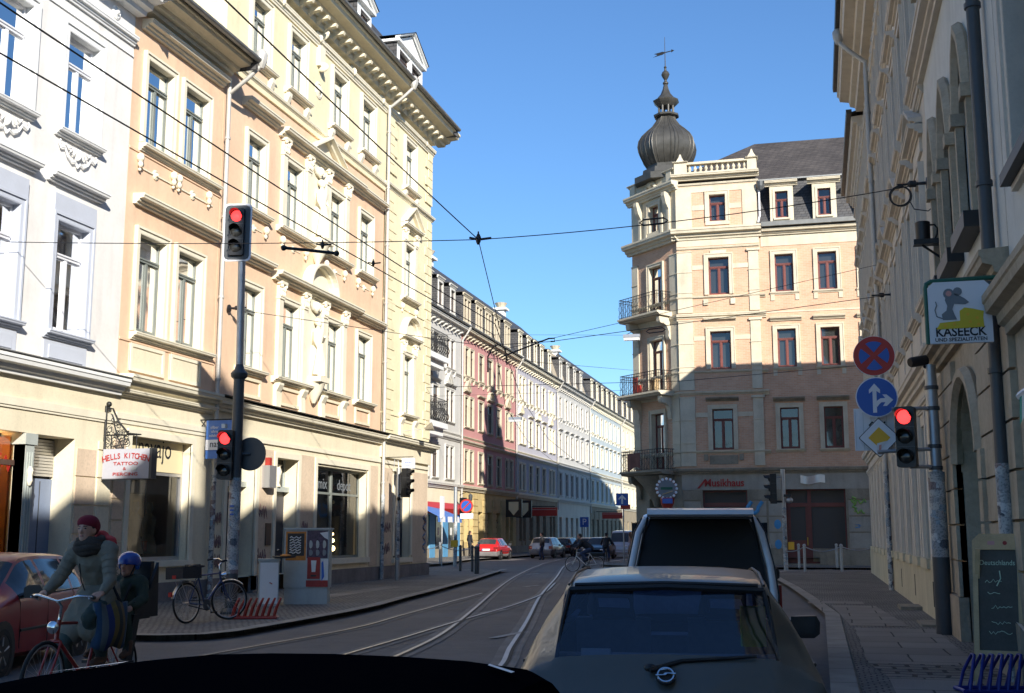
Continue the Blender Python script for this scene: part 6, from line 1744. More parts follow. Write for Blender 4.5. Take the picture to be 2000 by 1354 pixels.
# grey hatchback straight ahead
P_ = paint('grey_olive', (.10, .099, .09), .42, .1, .3)
ast = car("parked_car", "dark grey hatchback seen from behind at the bottom, with rear wiper and round badge", HATCH, (-1.0, 8.12, .0), AX, P_, interior=True)
ast.scale = (1.0, 1.06, 1.015)
bk_scale = (.82, 1, .985)
def dress_hatch(r):
    m = MB(); m.tube([(-.08, -1.90, .955), (.08, -1.835, .995), (.46, -1.81, 1.02)], [.016, .012, .008], 'black', 6); m.ball((-.08, -1.85, .96), (.035, .028, .022), 'black'); m.build("rear_wiper", r, 50)
    m = MB(); c = (0, -1.905, .925); ax = (0, -.75, .66)
    m.lathe(c, [(.05, 0), (.05, .012), (.01, .013)], 'black', 24, ax)
    ring = [V3(c) + V3((.04 * math.cos(t), -.011 + .04 * .66 * math.sin(t), .0105 + .04 * .75 * math.sin(t))) for t in [2 * math.pi * k / 24 for k in range(24)]]
    m.tube(ring, .0065, 'chrome', 6, closed=True)
    m.poly(frame(V3(c) + V3((0, -.0105, .0095)), (1, 0, 0), (0, .66, .75)), [(-.05, -.01), (.0, -.006), (.01, .003), (.05, .0), (.05, .007), (-.004, .007), (-.012, -.003), (-.05, -.003)], 0, .012, 'chrome'); m.build("round_badge", r, 50)
    m = MB(); m.ball((-.08, -1.975, .76), .011, 'black', 8, 6); m.ball((-.55, -1.955, .80), .012, 'chrome', 8, 6); m.build("lock_button", r, 50)
    m = MB()
    for s in (-1, 1): m.tube([(s * .535, -1.42, 1.352), (s * .55, -.8, 1.398), (s * .555, .0, 1.404), (s * .55, .3, 1.38)], .008, 'black', 5)
    m.tube([(-.5, -1.44, 1.352), (0, -1.47, 1.366), (.5, -1.44, 1.352)], .012, 'black', 6)
    m.build("roof_seam", r, 50)
    m = MB(); m.tube([(-.56, -1.8, .955), (0, -1.86, .945), (.56, -1.8, .955)], .014, 'black', 6)
    for s in (-1, 1): m.tube([(s * .575, -1.8, .96), (s * .555, -1.6, 1.17), (s * .53, -1.44, 1.325)], .012, 'black', 6)
    m.tube([(-.53, -1.44, 1.325), (0, -1.47, 1.345), (.53, -1.44, 1.325)], .02, 'black', 6)
    m.build("window_seal", r, 50)
    m = MB(); m.bx(ID, -.46, -.3, -1.55, -1.5, .95, 1.02, 'paper'); m.bx(ID, .42, .56, -1.1, -1.0, 1.0, 1.22, M.setdefault('vest', mat('lime_vest', (.25, .6, .03), .8))); m.bx(ID, -.15, .1, -1.5, -1.45, .93, .96, 'signred'); m.build("parcel_shelf_clutter", r)
    m = MB(); m.lathe((-.62, -1.96, .71), [(.07, 0), (.07, .006)], 'signwhite', 20, (-.2, -1, .1)); m.build("oval_sticker", r)
    m = MB(); m.tube([(-.75, -2.02, .7), (0, -2.05, .705), (.75, -2.02, .7)], .012, 'black', 6); m.build("bumper_seam", r, 40)
dress_hatch(ast)
for o_ in [c_ for c_ in ast.children if c_.name.startswith('wing_mirror')][:1]: bpy.data.objects.remove(o_)

# white van with its tailgate up
pv = paint('white', (.62, .63, .66), .35, .0, .4)
van = car("parked_van", "white van with its tailgate open onto a black load space, ahead of the grey hatchback", VAN, (-1.52, 15.35, .0), R_(6.5), pv, plate=False, rearopen=True, glass='glassd')
def dress_van(r):
    m = MB()
    m.bx(ID, -.74, .74, -1.7, 1.2, .55, .62, 'dark'); m.bx(ID, -.78, .78, .1, .16, .5, 1.8, 'dark'); m.bx(ID, -.7, .7, -1.6, .1, 1.74, 1.8, 'dark')
    for s in (-1, 1): m.bx(ID, min(s * .72, s * .76), max(s * .72, s * .76), -1.8, .1, .5, 1.78, 'dark')
    m.build("load_space", r)
    m = MB()                                                     # black sheet over the tail, painted shade of the open load space
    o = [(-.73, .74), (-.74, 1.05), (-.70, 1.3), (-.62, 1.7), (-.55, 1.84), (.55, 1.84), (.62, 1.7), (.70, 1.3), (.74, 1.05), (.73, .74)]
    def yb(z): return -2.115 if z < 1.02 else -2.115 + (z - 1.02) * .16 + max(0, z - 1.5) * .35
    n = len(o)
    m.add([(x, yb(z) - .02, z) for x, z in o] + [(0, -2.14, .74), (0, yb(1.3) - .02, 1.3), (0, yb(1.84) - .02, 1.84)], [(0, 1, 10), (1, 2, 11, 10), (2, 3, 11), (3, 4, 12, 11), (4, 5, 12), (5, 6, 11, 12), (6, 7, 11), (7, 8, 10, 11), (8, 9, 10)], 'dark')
    m.build("load_shade_sheet", r)
    m = MB()
    for s in (-1, 1):
        pts = [(s * x, yb(z) - .03, z) for x, z in ((.77, .7), (.785, 1.0), (.755, 1.3), (.68, 1.66), (.60, 1.83))]
        m.tube(pts, [.05, .045, .04, .04, .03], pv, 8)
        m.tube([(a - s * .06, b - .012, c) for a, b, c in pts], .012, 'black', 5); m.tube([(a + s * .045, b + .0, c) for a, b, c in pts], .012, 'black', 5)
    build_split(m, "door_seal", r, 50)
    m = MB(); m.ext(lambda u, w, v: (u, w, v), [(-2.66, 1.86), (-2.6, 1.835), (-1.8, 1.86), (-1.8, 1.92), (-2.5, 1.93), (-2.64, 1.91)], -.56, .56, pv); m.bx(ID, -.54, .54, -2.55, -1.85, 1.815, 1.838, 'black'); m.build("open_tailgate", r, 50)
    m = MB()
    for s in (-1, 1): m.tube([(s * .66, -2.02, 1.45), (s * .56, -2.4, 1.83)], .014, 'black', 6)
    m.build("gas_strut", r, 50)
    m = MB(); m.bx(ID, -.3, -.05, -1.7, -1.4, .62, .85, 'cabinet'); m.bx(ID, .3, .7, -1.6, -1.2, .62, .95, 'c_dark'); m.bx(ID, -.2, .0, -1.9, -1.85, .8, .83, 'posterred'); m.build("cargo", r)
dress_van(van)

# black car whose roof fills the bottom edge
pb = paint('black', (.006, .006, .009), .22, .1, .4)
pbm = M['matt_black'] = mat('dusty_black_car_paint', (.004, .004, .006), .6, spec=.0)
bk = car("parked_car", "black car whose dark glossy roof fills the bottom left of the view", HATCH, (-1.05, 2.3, 0), R_(1.0), pbm, glass='glassd')
m = MB(); m.q((-.52, -.21, 1.404), (-.41, -.085, 1.414), (-.385, -.15, 1.417), (-.505, -.255, 1.407), 'signwhite'); m.build("painted_reflection", bk); bk.scale = bk_scale  # white quad painted in for a bright reflection on the roof
m = MB(); m.q((.468, .09, 1.408), (.545, .05, 1.398), (.545, .02, 1.399), (.475, .055, 1.409), 'signwhite'); m.build("painted_reflection", bk)  # second reflection, likewise a flat white quad

pm_ = paint('maroon', (.34, .008, .014), .4, .0, .3)
mar = car("parked_car", "maroon hatchback parked in the left bay, facing us behind the cyclist", HATCH, (-10.28, 12.95, 0), R_(195), pm_, glass='glassd', bump=None)
far = "cars parked along the street beyond the junction"
pr = paint('bright_red', (.48, .015, .012), .3, .1)
car("parked_car", "bright red hatchback with a grey bumper, parked beyond the left bollards", HATCH, (-21.0, 76.3, .0), R_(1), pr, far, bump='plinth', glass='glassd')
pw = paint('silver_white', (.42, .43, .45), .3, .2)
car("parked_car", "silver-white estate car parked right behind the pedestrian in the far street", WAGON, (-18.7, 82.6, 0), R_(-2), pw, far, bump='plinth', glass='glassd')
car("parked_car", "black hatchback parked just beyond the silver-white estate car", HATCH, (-18.6, 88.6, 0), R_(-4), pb, far, glass='glassd')
pg = paint('mid_grey', (.14, .15, .16), .35, .3)
car("parked_car", "grey hatchback half hidden behind the far cyclist's front", HATCH, (-17.3, 90.5, 0), R_(-2), pg, far, glass='glassd')
pd = paint('dark_green_grey', (.03, .04, .04), .35, .3)
car("parked_car", "dark estate car behind the far cyclist's back, on the right of the street", WAGON, (-14.6, 80, 0), R_(180), pd, far, glass='glassd')
car("parked_van", "light coloured van at the far right of the street, beside the white van's edge", VAN, (-13.9, 86, 0), R_(180), pw, far, glass='glassd')
# ---------------------------------------------------------------- street furniture
def disc(mb, P, nrm, r, m, t=.012, n=32): mb.lathe(P, [(r, 0), (r, t), (.001, t)], m, n, nrm)

def pole(mb, x, y, z0, z1, r, m='metal', n=14): mb.tube([(x, y, z0), (x, y, z1)], r, m, n)

def signal(parent, P, nrm, s=1.0, lit=True, board=False, name="signal_head"):
    """three-lamp head; P = centre of its back, nrm = the way it faces"""
    P = V3(P); n = V3(nrm).normalized(); r = V3((0, 0, 1)).cross(n).normalized(); f = frame(P, r)
    mb = MB(); h = .47 * s; w = .15 * s
    pr = [(-w, -h), (-w * .8, -h - .02), (w * .8, -h - .02), (w, -h), (w, h), (w * .8, h + .02), (-w * .8, h + .02), (-w, h)]
    mb.poly(f, pr, 0, .2 * s, 'black')
    for k in (-.16, .16): mb.bx(f, -w - .004, w + .004, .02, .205 * s, k * s - .006, k * s + .006, 'metald')
    o = mb.build(name, parent)
    if board:
        b = MB(); W, H = .29 * s, .6 * s; c = .08 * s
        def rr(W, H, c): return [(-W + c, -H), (W - c, -H), (W - c * .3, -H + c * .3), (W, -H + c), (W, H - c), (W - c * .3, H - c * .3), (W - c, H), (-W + c, H), (-W + c * .3, H - c * .3), (-W, H - c), (-W, -H + c), (-W + c * .3, -H + c * .3)]
        b.poly(f, rr(W, H, c), .09 * s, .11 * s, 'signwhite'); b.poly(f, rr(W - .035, H - .035, c), .108 * s, .122 * s, 'metald'); b.build("back_board", o)
    for i, z in enumerate((.32, 0, -.32)):
        c = f(0, .2 * s, z * s)
        l = MB(); l.lathe(c, [(.115 * s, 0), (.1 * s, .02 * s), (.06 * s, .035 * s), (.001, .04 * s)], 'redlit' if (lit and i == 0) else 'lens', 24, n); l.build("lens", o, 60)
        v = MB(); vs = []
        for k in range(17):
            a = math.pi * (-.2 + 1.4 * k / 16); L_ = (.2 if 0 <= math.sin(a) else .06) * s * (.75 + .25 * max(0, math.sin(a)))
            for q, rad in ((0, .125), (1, .118)): vs.append(V3(c) + V3(r) * math.cos(a) * rad * s + V3((0, 0, math.sin(a) * rad * s)) + n * L_ * q)
        v.add(vs, [(2 * k, 2 * k + 2, 2 * k + 3, 2 * k + 1) for k in range(16)], 'black'); v.build("visor", o, 60)
    return o

# main mast on the left
t = thing("traffic_light", "tall grey mast on the left pavement with two red lights, one on a white-edged board", "traffic light", (-11.08, 21.1, .13))
mb = MB(); mb.tube([(-11.08, 21.1, .13), (-11.08, 21.1, 4.75)], [.118, .105], 'metald', 18); mb.lathe((-11.08, 21.1, 4.7), [(.105, 0), (.16, .05), (.17, .12), (.1, .2), (.075, .3)], 'metald', 18); mb.tube([(-11.08, 21.1, 4.95), (-11.12, 21.1, 7.3)], .075, 'metal', 16); mb.tube([(-11.08, 21.1, .9), (-11.08, 21.1, 2.75)], [.12, .114], 'sticker', 18); mb.build("mast", t, 40)
mb = MB(); mb.lathe((-11.08, 21.1, .13), [(.2, 0), (.2, .05), (.15, .12)], 'metald', 16); mb.build("base_collar", t)
signal(t, (-11.21, 21.1, 7.7), (.22, -1, 0), 1.0, True, True); signal(t, (-11.22, 21.02, 3.19), (.15, -1, 0), .98)
mb = MB(); disc(mb, (-10.84, 21.22, 3.22), (0, 1, 0), .33, 'metald', .02); mb.tube([(-11.08, 21.1, 3.22), (-10.84, 21.2, 3.22)], .025, 'metald', 6); mb.build("sign_back", t)
mb = MB()
for k in range(3): mb.bx(ID, -11.11, -11.03, 20.972, 20.984, 2.02 + k * .08, 2.05 + k * .08, 'signblue')
mb.build("sticker", t)
mb = MB(); mb.bx(ID, -11.32, -11.24, 20.9, 21.0, 3.72, 3.8, 'paper'); mb.build("name_plate", t)

t = thing("traffic_light", "signal seen side-on at the corner of the cream house, its lamps facing right", "traffic light", (-13.9, 38.2, .13))
mb = MB(); mb.tube([(-13.9, 38.2, .13), (-13.9, 38.2, 3.9)], .075, 'metal', 12); mb.tube([(-13.9, 38.2, .8), (-13.9, 38.2, 2.6)], .078, 'sticker', 12); mb.build("mast", t, 40)
mb = MB(); mb.tube([(-13.9, 38.2, 3.9), (-13.93, 38.2, 4.15), (-14.05, 38.2, 4.2), (-14.08, 38.2, 3.9)], .012, 'metal', 6); mb.tube([(-13.9, 38.2, 3.0), (-13.55, 38.0, 3.0)], .03, 'black', 6); mb.tube([(-13.9, 38.2, 3.7), (-13.55, 38.0, 3.7)], .03, 'black', 6); mb.ball((-13.85, 38.1, 2.85), .07, 'black'); mb.build("arm", t, 40)
signal(t, (-13.62, 37.9, 3.38), (1, -.15, 0), 1.0, False)
t = thing("wall_sign", "small white projecting box sign with blue script above the side-on signal", "sign", (-14.3, 38.6, 4.07))
mb = MB(); mb.bx(ID, -13.9, -13.45, 38.5, 38.62, 3.9, 4.26, 'signwhite'); mb.tube([(-14.6, 38.6, 4.3), (-13.5, 38.56, 4.3)], .015, 'iron', 6); bx_ = mb.build("box", t)
mb = MB(); mb.tube([(-13.8 + k * .03, 38.495, 4.1 + .025 * (k % 2)) for k in range(10)], .012, 'signblue', 4); mb.tube([(-13.78 + k * .03, 38.495, 4.0 + .02 * (k % 2)) for k in range(9)], .01, 'signblue', 4); mb.build("script", t)
t = thing("loudspeaker", "small dark horn on a thin arm above the shop cornice at the corner house", "horn", (XL, 41.2, 5.45))
mb = MB(); mb.tube([(XL, 40.2, 5.35), (XL + .9, 40.5, 5.45)], .015, 'pipe', 6); mb.build("arm", t); mb = MB(); mb.lathe((XL + .9, 40.5, 5.45), [(.05, -.05), (.07, .0), (.17, .25), (.16, .26)], 'stoned', 10, (.9, .2, .3)); mb.build("horn", t)

t = thing("traffic_light", "far left signal with a round no-parking sign, in front of the blue shop", "traffic light", (-18.3, 59, .0))
mb = MB(); mb.tube([(-18.3, 59, .0), (-18.3, 59, 4.1)], .1, 'metal', 12); mb.tube([(-18.3, 59, .4), (-18.3, 59, 2.3)], .103, 'sticker', 12); mb.build("mast", t, 40)
signal(t, (-18.0, 59.1, 3.0), (.5, .85, 0), 1.1, False)
mb = MB(); disc(mb, (-17.68, 58.9, 3.1), (0, -1, 0), .36, 'signred'); disc(mb, (-17.68, 58.886, 3.1), (0, -1, 0), .27, 'signblue', .008); mb.bx(frame((-17.68, 58.87, 3.1), (.7, 0, .7), (-.7, 0, .7)), -.28, .28, 0, .006, -.035, .035, 'signred'); mb.build("no_parking_sign", t)
mb = MB(); mb.bx(ID, -18.0, -17.3, 58.86, 58.9, 2.45, 2.72, 'signwhite'); mb.build("plate", t)
mb = MB(); mb.bx(ID, -18.5, -18.15, 58.85, 59.0, 1.0, 1.35, 'signyel'); mb.build("push_button_box", t)
t = thing("sign_post", "thin white edge-on sign left of the far left signal", "sign", (-18.9, 58.6, 0)); mb = MB(); mb.tube([(-18.9, 58.6, 0), (-18.9, 58.6, 2.6)], .035, 'metal', 8); mb.build("post", t); mb = MB(); mb.bx(ID, -18.96, -18.84, 58.4, 58.8, 2.5, 3.6, 'signwhite'); mb.build("plate", t)

t = thing("traffic_light", "signal before the music shop with its lamps facing left, on a sticker-covered pole", "traffic light", (-1.43, 52.6, .13))
mb = MB(); mb.tube([(-1.43, 52.6, .13), (-1.43, 52.6, 4.45)], .09, 'metal', 12); mb.tube([(-1.43, 52.6, .3), (-1.43, 52.6, 2.8)], .093, 'sticker', 12); mb.build("mast", t, 40)
signal(t, (-1.72, 52.5, 3.62), (-1, -.1, 0), 1.35, False)
mb = MB(); mb.tube([(-1.43, 52.6, 4.1), (-1.72, 52.5, 4.1)], .03, 'metal', 6); mb.tube([(-1.43, 52.6, 3.05), (-1.8, 52.5, 3.05)], .05, 'black', 6); mb.ball((-1.2, 52.5, 3.1), (.17, .1, .13), 'metal'); mb.bx(ID, -1.42, -1.1, 52.4, 52.6, 3.25, 3.36, 'black'); mb.build("bracket", t, 40)
mb = MB(); mb.bx(ID, -1.3, -1.05, 52.45, 52.6, 1.0, 1.32, 'signyel'); mb.build("push_button_box", t)

# right pole with signs on arms
t = thing("traffic_light", "pole on the right pavement with a lit red signal and small camera on top", "traffic light", (1.82, 19.6, .13))
mb = MB(); mb.tube([(1.82, 19.6, .13), (1.82, 19.6, 1.4), (1.82, 19.6, 1.45), (1.82, 19.6, 4.32)], [.125, .125, .1, .09], 'metal', 16); mb.tube([(1.82, 19.6, 1.3), (1.82, 19.6, 2.62)], .128, 'sticker', 16); mb.tube([(1.82, 19.6, .13), (1.82, 19.6, 1.3)], .13, 'metald', 16)
for z in (2.68, 3.02, 3.62, 3.95): mb.lathe((1.82, 19.6, z), [(.09, -.03), (.11, -.03), (.11, .03), (.09, .03)], 'metald', 16)
mb.build("mast", t, 40)
mb = MB()
for z, x0 in ((3.62, 1.2), (2.98, .95), (2.7, 1.42)): mb.tube([(1.82, 19.55, z), (x0, 19.5, z - (.04 if x0 < 1 else 0))], .03, 'metal', 8)
mb.build("arm", t, 40)
signal(t, (1.42, 19.5, 3.16), (-.3, -1, 0), .97, True)
mb = MB(); mb.lathe((1.76, 19.6, 4.4), [(.06, -.02), (.085, 0), (.085, .26), (.07, .3)], 'black', 12, (-.85, -.5, -.18)); mb.tube([(1.82, 19.6, 4.2), (1.72, 19.55, 4.3)], .02, 'black', 6); mb.build("camera", t, 40)
grp = "round and diamond road signs on the right-hand sign bar"
sg = thing("sign_bar", "grey board and bar carrying the three road signs beside the right pole", "sign support", (.98, 19.7, 2.9))
mb = MB(); mb.tube([(.98, 19.62, 2.9), (.98, 19.62, 4.75)], .03, 'metal', 8); mb.build("bar", sg); mb = MB(); mb.bx(ID, .62, 1.24, 19.72, 19.74, 2.98, 3.66, 'signwhite')
for k in range(5): mb.bx(ID, .64 + k * .12, .645 + k * .12, 19.716, 19.722, 3.0, 3.64, 'cabinet')
mb.build("white_board", sg)
mb = MB(); mb.tube([(.85 + k * .05, 19.71, 3.38 + .06 * (k % 2)) for k in range(6)], .012, 'black', 4); mb.build("graffiti", sg)
t = thing("no_stopping_sign", "round red and blue no-stopping sign with a cross, topmost of the three road signs", "road sign", (.96, 19.56, 4.2), group=grp)
f = frame((.97, 19.56, 4.49), (1, -.02, 0))
mb = MB(); n_ = (0, -1, 0)
disc(mb, f(0, 0, 0), n_, .325, 'signwhite', .012); disc(mb, f(0, .012, 0), n_, .318, 'signred', .004); mb.build("rim", t)
mb = MB()
for k in range(4):
    a0 = k * math.pi / 2; pts = []
    for j in range(9):
        a = a0 - .56 + 1.12 * j / 8; pts.append((.235 * math.cos(a), .235 * math.sin(a)))
    pts.append((.055 * math.cos(a0), .055 * math.sin(a0)))
    mb.poly(f, pts, .016, .021, 'signblue')
mb.build("blue_field", t)
t = thing("direction_sign", "round blue sign with white arrows ahead and right, between two other road signs", "road sign", (.98, 19.56, 3.5), group=grp)
f = frame((.98, 19.56, 3.82), (1, 0, 0)); mb = MB(); disc(mb, f(0, 0, 0), n_, .325, 'signwhite', .012); disc(mb, f(0, .012, 0), n_, .308, 'signblue', .004); mb.build("disc", t)
mb = MB(); f2 = lambda u, w, v: f(u, w + .017, v)
mb.poly(f2, [(-.065, -.25), (-.005, -.25), (.0, .10), (.055, .06), (.055, .12), (-.03, .22), (-.115, .12), (-.115, .06), (-.06, .1)], 0, .006, 'signwhite')
mb.poly(f2, [(-.005, -.12), (.0, -.06), (.06, -.02), (.13, -.02), (.09, .04), (.15, .04), (.25, -.05), (.15, -.145), (.09, -.145), (.13, -.085), (.07, -.085), (.04, -.11), (.0, -.16)], 0, .007, 'signwhite'); mb.build("arrows", t)
t = thing("priority_sign", "yellow and white diamond priority sign, lowest of the three road signs by the red light", "road sign", (.99, 19.56, 2.86), group=grp)
f = frame((.99, 19.56, 3.17), (1, 0, 0))
def dia(r, c): 
    o = []
    for k in range(4):
        a = k * math.pi / 2
        for d in (-c, c): o.append((r * math.cos(a) * (1 - .3 * c) - d * r * math.sin(a) * .3, r * math.sin(a) * (1 - .3 * c) + d * r * math.cos(a) * .3))
    return o
mb = MB(); mb.poly(f, dia(.32, .12), 0, .012, 'black'); mb.poly(f, dia(.305, .12), .012, .016, 'signwhite'); mb.build("plate", t)
mb = MB(); mb.poly(f, dia(.17, .1), .016, .02, 'signyel'); mb.poly(f, [(-.04, -.09), (.12, -.05), (.05, -.16), (-.05, -.2)], .02, .023, 'paper'); mb.poly(f, [(-.01, -.12), (.03, -.11), (.02, -.19), (-.02, -.2)], .023, .025, 'pinkish'); mb.build("yellow_field", t)

# shop signs
t = thing("cheese_shop_sign", "square cheese shop sign with yellow cheese in a green frame, hanging from the right pipe", "shop sign", (1.9, 13.0, 3.6))
f = frame((1.53, 13.0, 3.64), (1, .0, 0))
def rrect(w, h, r, n=5):
    o = []
    for cx, cy, a0 in ((w - r, r, -90), (w - r, h - r, 0), (-w + r, h - r, 90), (-w + r, r, 180)):
        for k in range(n + 1):
            a = R_(a0 + 90 * k / n); o.append((cx + r * math.cos(a), cy + r * math.sin(a)))
    return o
mb = MB(); mb.poly(f, [(-.31, .0), (.32, .0), (.32, .60), (.26, .66), (-.25, .66), (-.31, .60)], -.03, .03, 'signwhite'); mb.build("board", t)
mb = MB(); mb.tube([f(-.325, 0, .0), f(-.325, 0, .6), f(-.315, 0, .65), f(-.27, 0, .675), f(.3, 0, .69), f(.42, 0, .69)], .026, 'green', 8); mb.build("frame", t, 60)
g = lambda u, w, v: f(u, w + .031, v)
mb = MB(); mb.poly(g, [(-.24, .15), (-.2, .22), (.0, .235), (.0, .34), (.05, .375), (.13, .36), (.24, .33), (.23, .26), (.235, .16)], 0, .006, 'cheese')
for u, v in ((-.15, .19), (-.06, .2), (.08, .3), (.17, .26), (.1, .22), (.18, .19)): mb.lathe(g(u, .006, v), [(.016, 0), (.016, .002)], 'signyel', 10, (0, -1, 0))
mb.build("cheese_picture", t)
mb = MB(); mb.poly(g, [(-.17, .25), (-.03, .25), (-.05, .3), (-.07, .36), (-.05, .42), (.06, .41), (.1, .43), (.06, .47), (-.0, .51), (-.06, .54), (-.13, .52), (-.14, .46), (-.12, .4), (-.13, .35), (-.18, .31)], 0, .007, 'mousegr')
mb.lathe(g(-.1, .0, .53), [(.055, 0), (.055, .008)], 'mousegr', 14, (0, -1, 0)); mb.lathe(g(-.1, .008, .53), [(.03, 0), (.03, .003)], 'pinkish', 14, (0, -1, 0)); mb.lathe(g(-.01, .0, .55), [(.045, 0), (.045, .007)], 'mousegr', 14, (0, -1, 0))
mb.tube([g(-.16, .004, .26), g(-.23, .004, .29), g(-.245, .004, .36), g(-.225, .004, .41), g(-.235, .004, .45)], .006, 'mousegr', 5); mb.build("mouse_picture", t)
mb = MB(); mb.text("K\u00c4SEECK", g(.0, 0, .075), (1, 0, 0), (0, 0, 1), .135, 'textblk', .9, bold=.02); mb.text("UND SPEZIALIT\u00c4TEN", g(.0, 0, .02), (1, 0, 0), (0, 0, 1), .054, 'textblk', 1.02, bold=.012); mb.build("lettering", t)
t = thing("mug_sign", "black mug standing on a bracket board high above the cheese shop sign", "shop sign", (1.95, 19.0, 6.2))
mb = MB(); mb.bx(ID, 1.62, 2.06, 18.9, 19.1, 6.14, 6.22, 'black'); mb.tube([(2.05, 19, 5.9), (1.75, 19, 6.14)], .02, 'iron', 6); mb.build("shelf", t)
mb = MB(); mb.lathe((1.77, 19.0, 6.22), [(.11, 0), (.115, .28), (.105, .29), (.1, .05)], 'black', 20); mb.build("mug", t, 40); mb = MB(); mb.tube([(1.87, 19, 6.46), (1.95, 19, 6.46), (1.99, 19, 6.4), (1.98, 19, 6.3), (1.95, 19, 6.24)], .016, 'iron', 6); mb.build("handle", t, 60)

t = thing("tattoo_shop_sign", "white box sign with red lettering hanging from a wrought-iron bracket at the white house", "shop sign", (XL, 21.85, 2.8))
mb = MB(); mb.bx(ID, -14.52, -13.42, 21.78, 21.96, 2.8, 3.42, 'hksign'); mb.bx(ID, -13.42, -13.36, 21.77, 21.97, 2.79, 3.43, 'metald'); mb.bx(ID, -14.53, -13.41, 21.77, 21.97, 2.78, 2.8, 'metald'); bb = mb.build("box", t)
mb = MB(); c0 = V3((-13.97, 21.772, 0)); s_ = "HELLS KITCHEN"
for k, ch in enumerate(s_):
    x = (k - 6) * .082; a = -x * .5
    mb.text(ch, c0 + V3((x, 0, 3.225 + .0 - x * x * .3)), (math.cos(a), 0, math.sin(a)), (-math.sin(a), 0, math.cos(a)), .15 + .03 * abs(x) / .5, 'textred', .9, bold=.015)
mb.text("TATTOO", c0 + V3((0, 0, 3.08)), (1, 0, 0), (0, 0, 1), .095, 'textred', 1.5, bold=.012); mb.text("&", c0 + V3((-.02, 0, 2.975)), (1, 0, 0), (0, 0, 1), .09, 'textred', 1.4); mb.text("PIERCING", c0 + V3((0, 0, 2.86)), (1, 0, 0), (0, 0, 1), .095, 'textred', 1.45, bold=.012); mb.bx(ID, -13.82, -13.7, 21.772, 21.776, 2.97, 3.03, 'cabinet'); mb.build("lettering", t)
mb = MB(); mb.tube([(-14.56, 21.87, 3.2), (-14.56, 21.87, 4.35)], .03, 'iron', 8); mb.tube([(-14.56, 21.87, 4.3), (-14.4, 21.87, 4.28), (-14.25, 21.87, 4.0), (-14.0, 21.87, 3.75), (-13.75, 21.87, 3.72)], .02, 'iron', 6); mb.tube([(-14.56, 21.87, 3.72), (-13.7, 21.87, 3.72)], .016, 'iron', 6)
for x in (-14.4, -14.1, -13.8): mb.tube([(x, 21.87, 3.42), (x, 21.87, 3.73)], .012, 'iron', 6)
rnd = random.Random(2)
for k in range(26):
    x = -14.5 + rnd.random() * .5; z = 3.5 + rnd.random() * .7 * (1 - (x + 14.5) / .8); r = rnd.uniform(.04, .09); a0 = rnd.uniform(0, 6)
    mb.tube([(x + r * (1 - j / 14) * math.cos(a0 + j * .8), 21.87, z + r * (1 - j / 14) * math.sin(a0 + j * .8)) for j in range(10)], .009, 'iron', 4)
mb.ball((-14.5, 21.87, 4.38), .06, 'iron', 8, 6); mb.build("bracket", t, 60)

t = thing("banner", "blue hanging banner with a white name field beside the downpipe on the left", "banner", (XL, 25.9, 3.4))
mb = MB(); mb.bx(ID, -14.42, -13.7, 25.88, 25.91, 3.47, 4.4, 'bannerblue'); mb.build("cloth", t)
mb = MB(); mb.bx(ID, -14.42, -13.7, 25.865, 25.88, 3.68, 3.93, 'signwhite'); mb.build("name_field", t)
mb = MB(); mb.text("navajo", (-14.04, 25.86, 3.75), (1, 0, 0), (0, 0, 1), .23, 'textblk', .9)
for k, s_ in enumerate(("silber", "uhren", "edelsteine")): mb.text(s_, (-14.2 + k * .03, 25.875, 4.2 - k * .1), (1, 0, 0), (0, 0, 1), .1, 'signwhite', 1.0)
mb.build("lettering", t)
mb = MB(); mb.tube([(XL, 25.9, 4.42), (-13.65, 25.9, 4.42)], .018, 'iron', 6); mb.tube([(XL, 25.9, 4.2), (-14.45, 25.9, 4.42)], .014, 'iron', 6); mb.build("rod", t)

t = thing("drum_sign", "round drum-shaped sign with white tabs under the corner balcony of the music shop", "shop sign", (-7.3, 60.4, 3.0))
c = V3((-7.45, 60.35, 3.95)); ax = V3((.2, -1, 0)).normalized()
mb = MB(); mb.lathe(c, [(.5, -.35), (.5, 0), (.02, .01)], 'posterred', 28, ax); mb.build("shell", t, 40)
mb = MB(); mb.lathe(c + ax * .012, [(.46, 0), (.46, .01), (.01, .012)], 'mousegr', 28, ax); mb.bx(frame(c + ax * .03, ax.cross(V3((0, 0, -1)))), -.3, .3, 0, .01, -.05, .08, 'green'); mb.tube([c + ax * .05 + V3((-.25, 0, -.3)), c + ax * .05 + V3((.3, 0, -.12))], .025, 'wood', 6); mb.build("skin_picture", t)
mb = MB()
for k in range(16):
    a = 2 * math.pi * k / 16; p = c + ax * .02 + V3((.5 * math.cos(a), .1 * math.cos(a), .5 * math.sin(a)))
    mb.ball(p, (.075, .03, .075), 'signwhite', 8, 5)
mb.build("tab_ring", t)
mb = MB(); mb.tube([c + V3((.1, .3, 0)), c + V3((.4, .8, .0))], .03, 'iron', 6); mb.lathe(c + V3((0, .2, -1.0)), [(.22, 0), (.34, .25), (.36, .55)], 'posterred', 16); mb.bx(ID, c.x - .2, c.x + .3, c.y - .2, c.y, c.z - .75, c.z - .5, 'signblue'); build_split(mb, "lower_drum", t, 40)

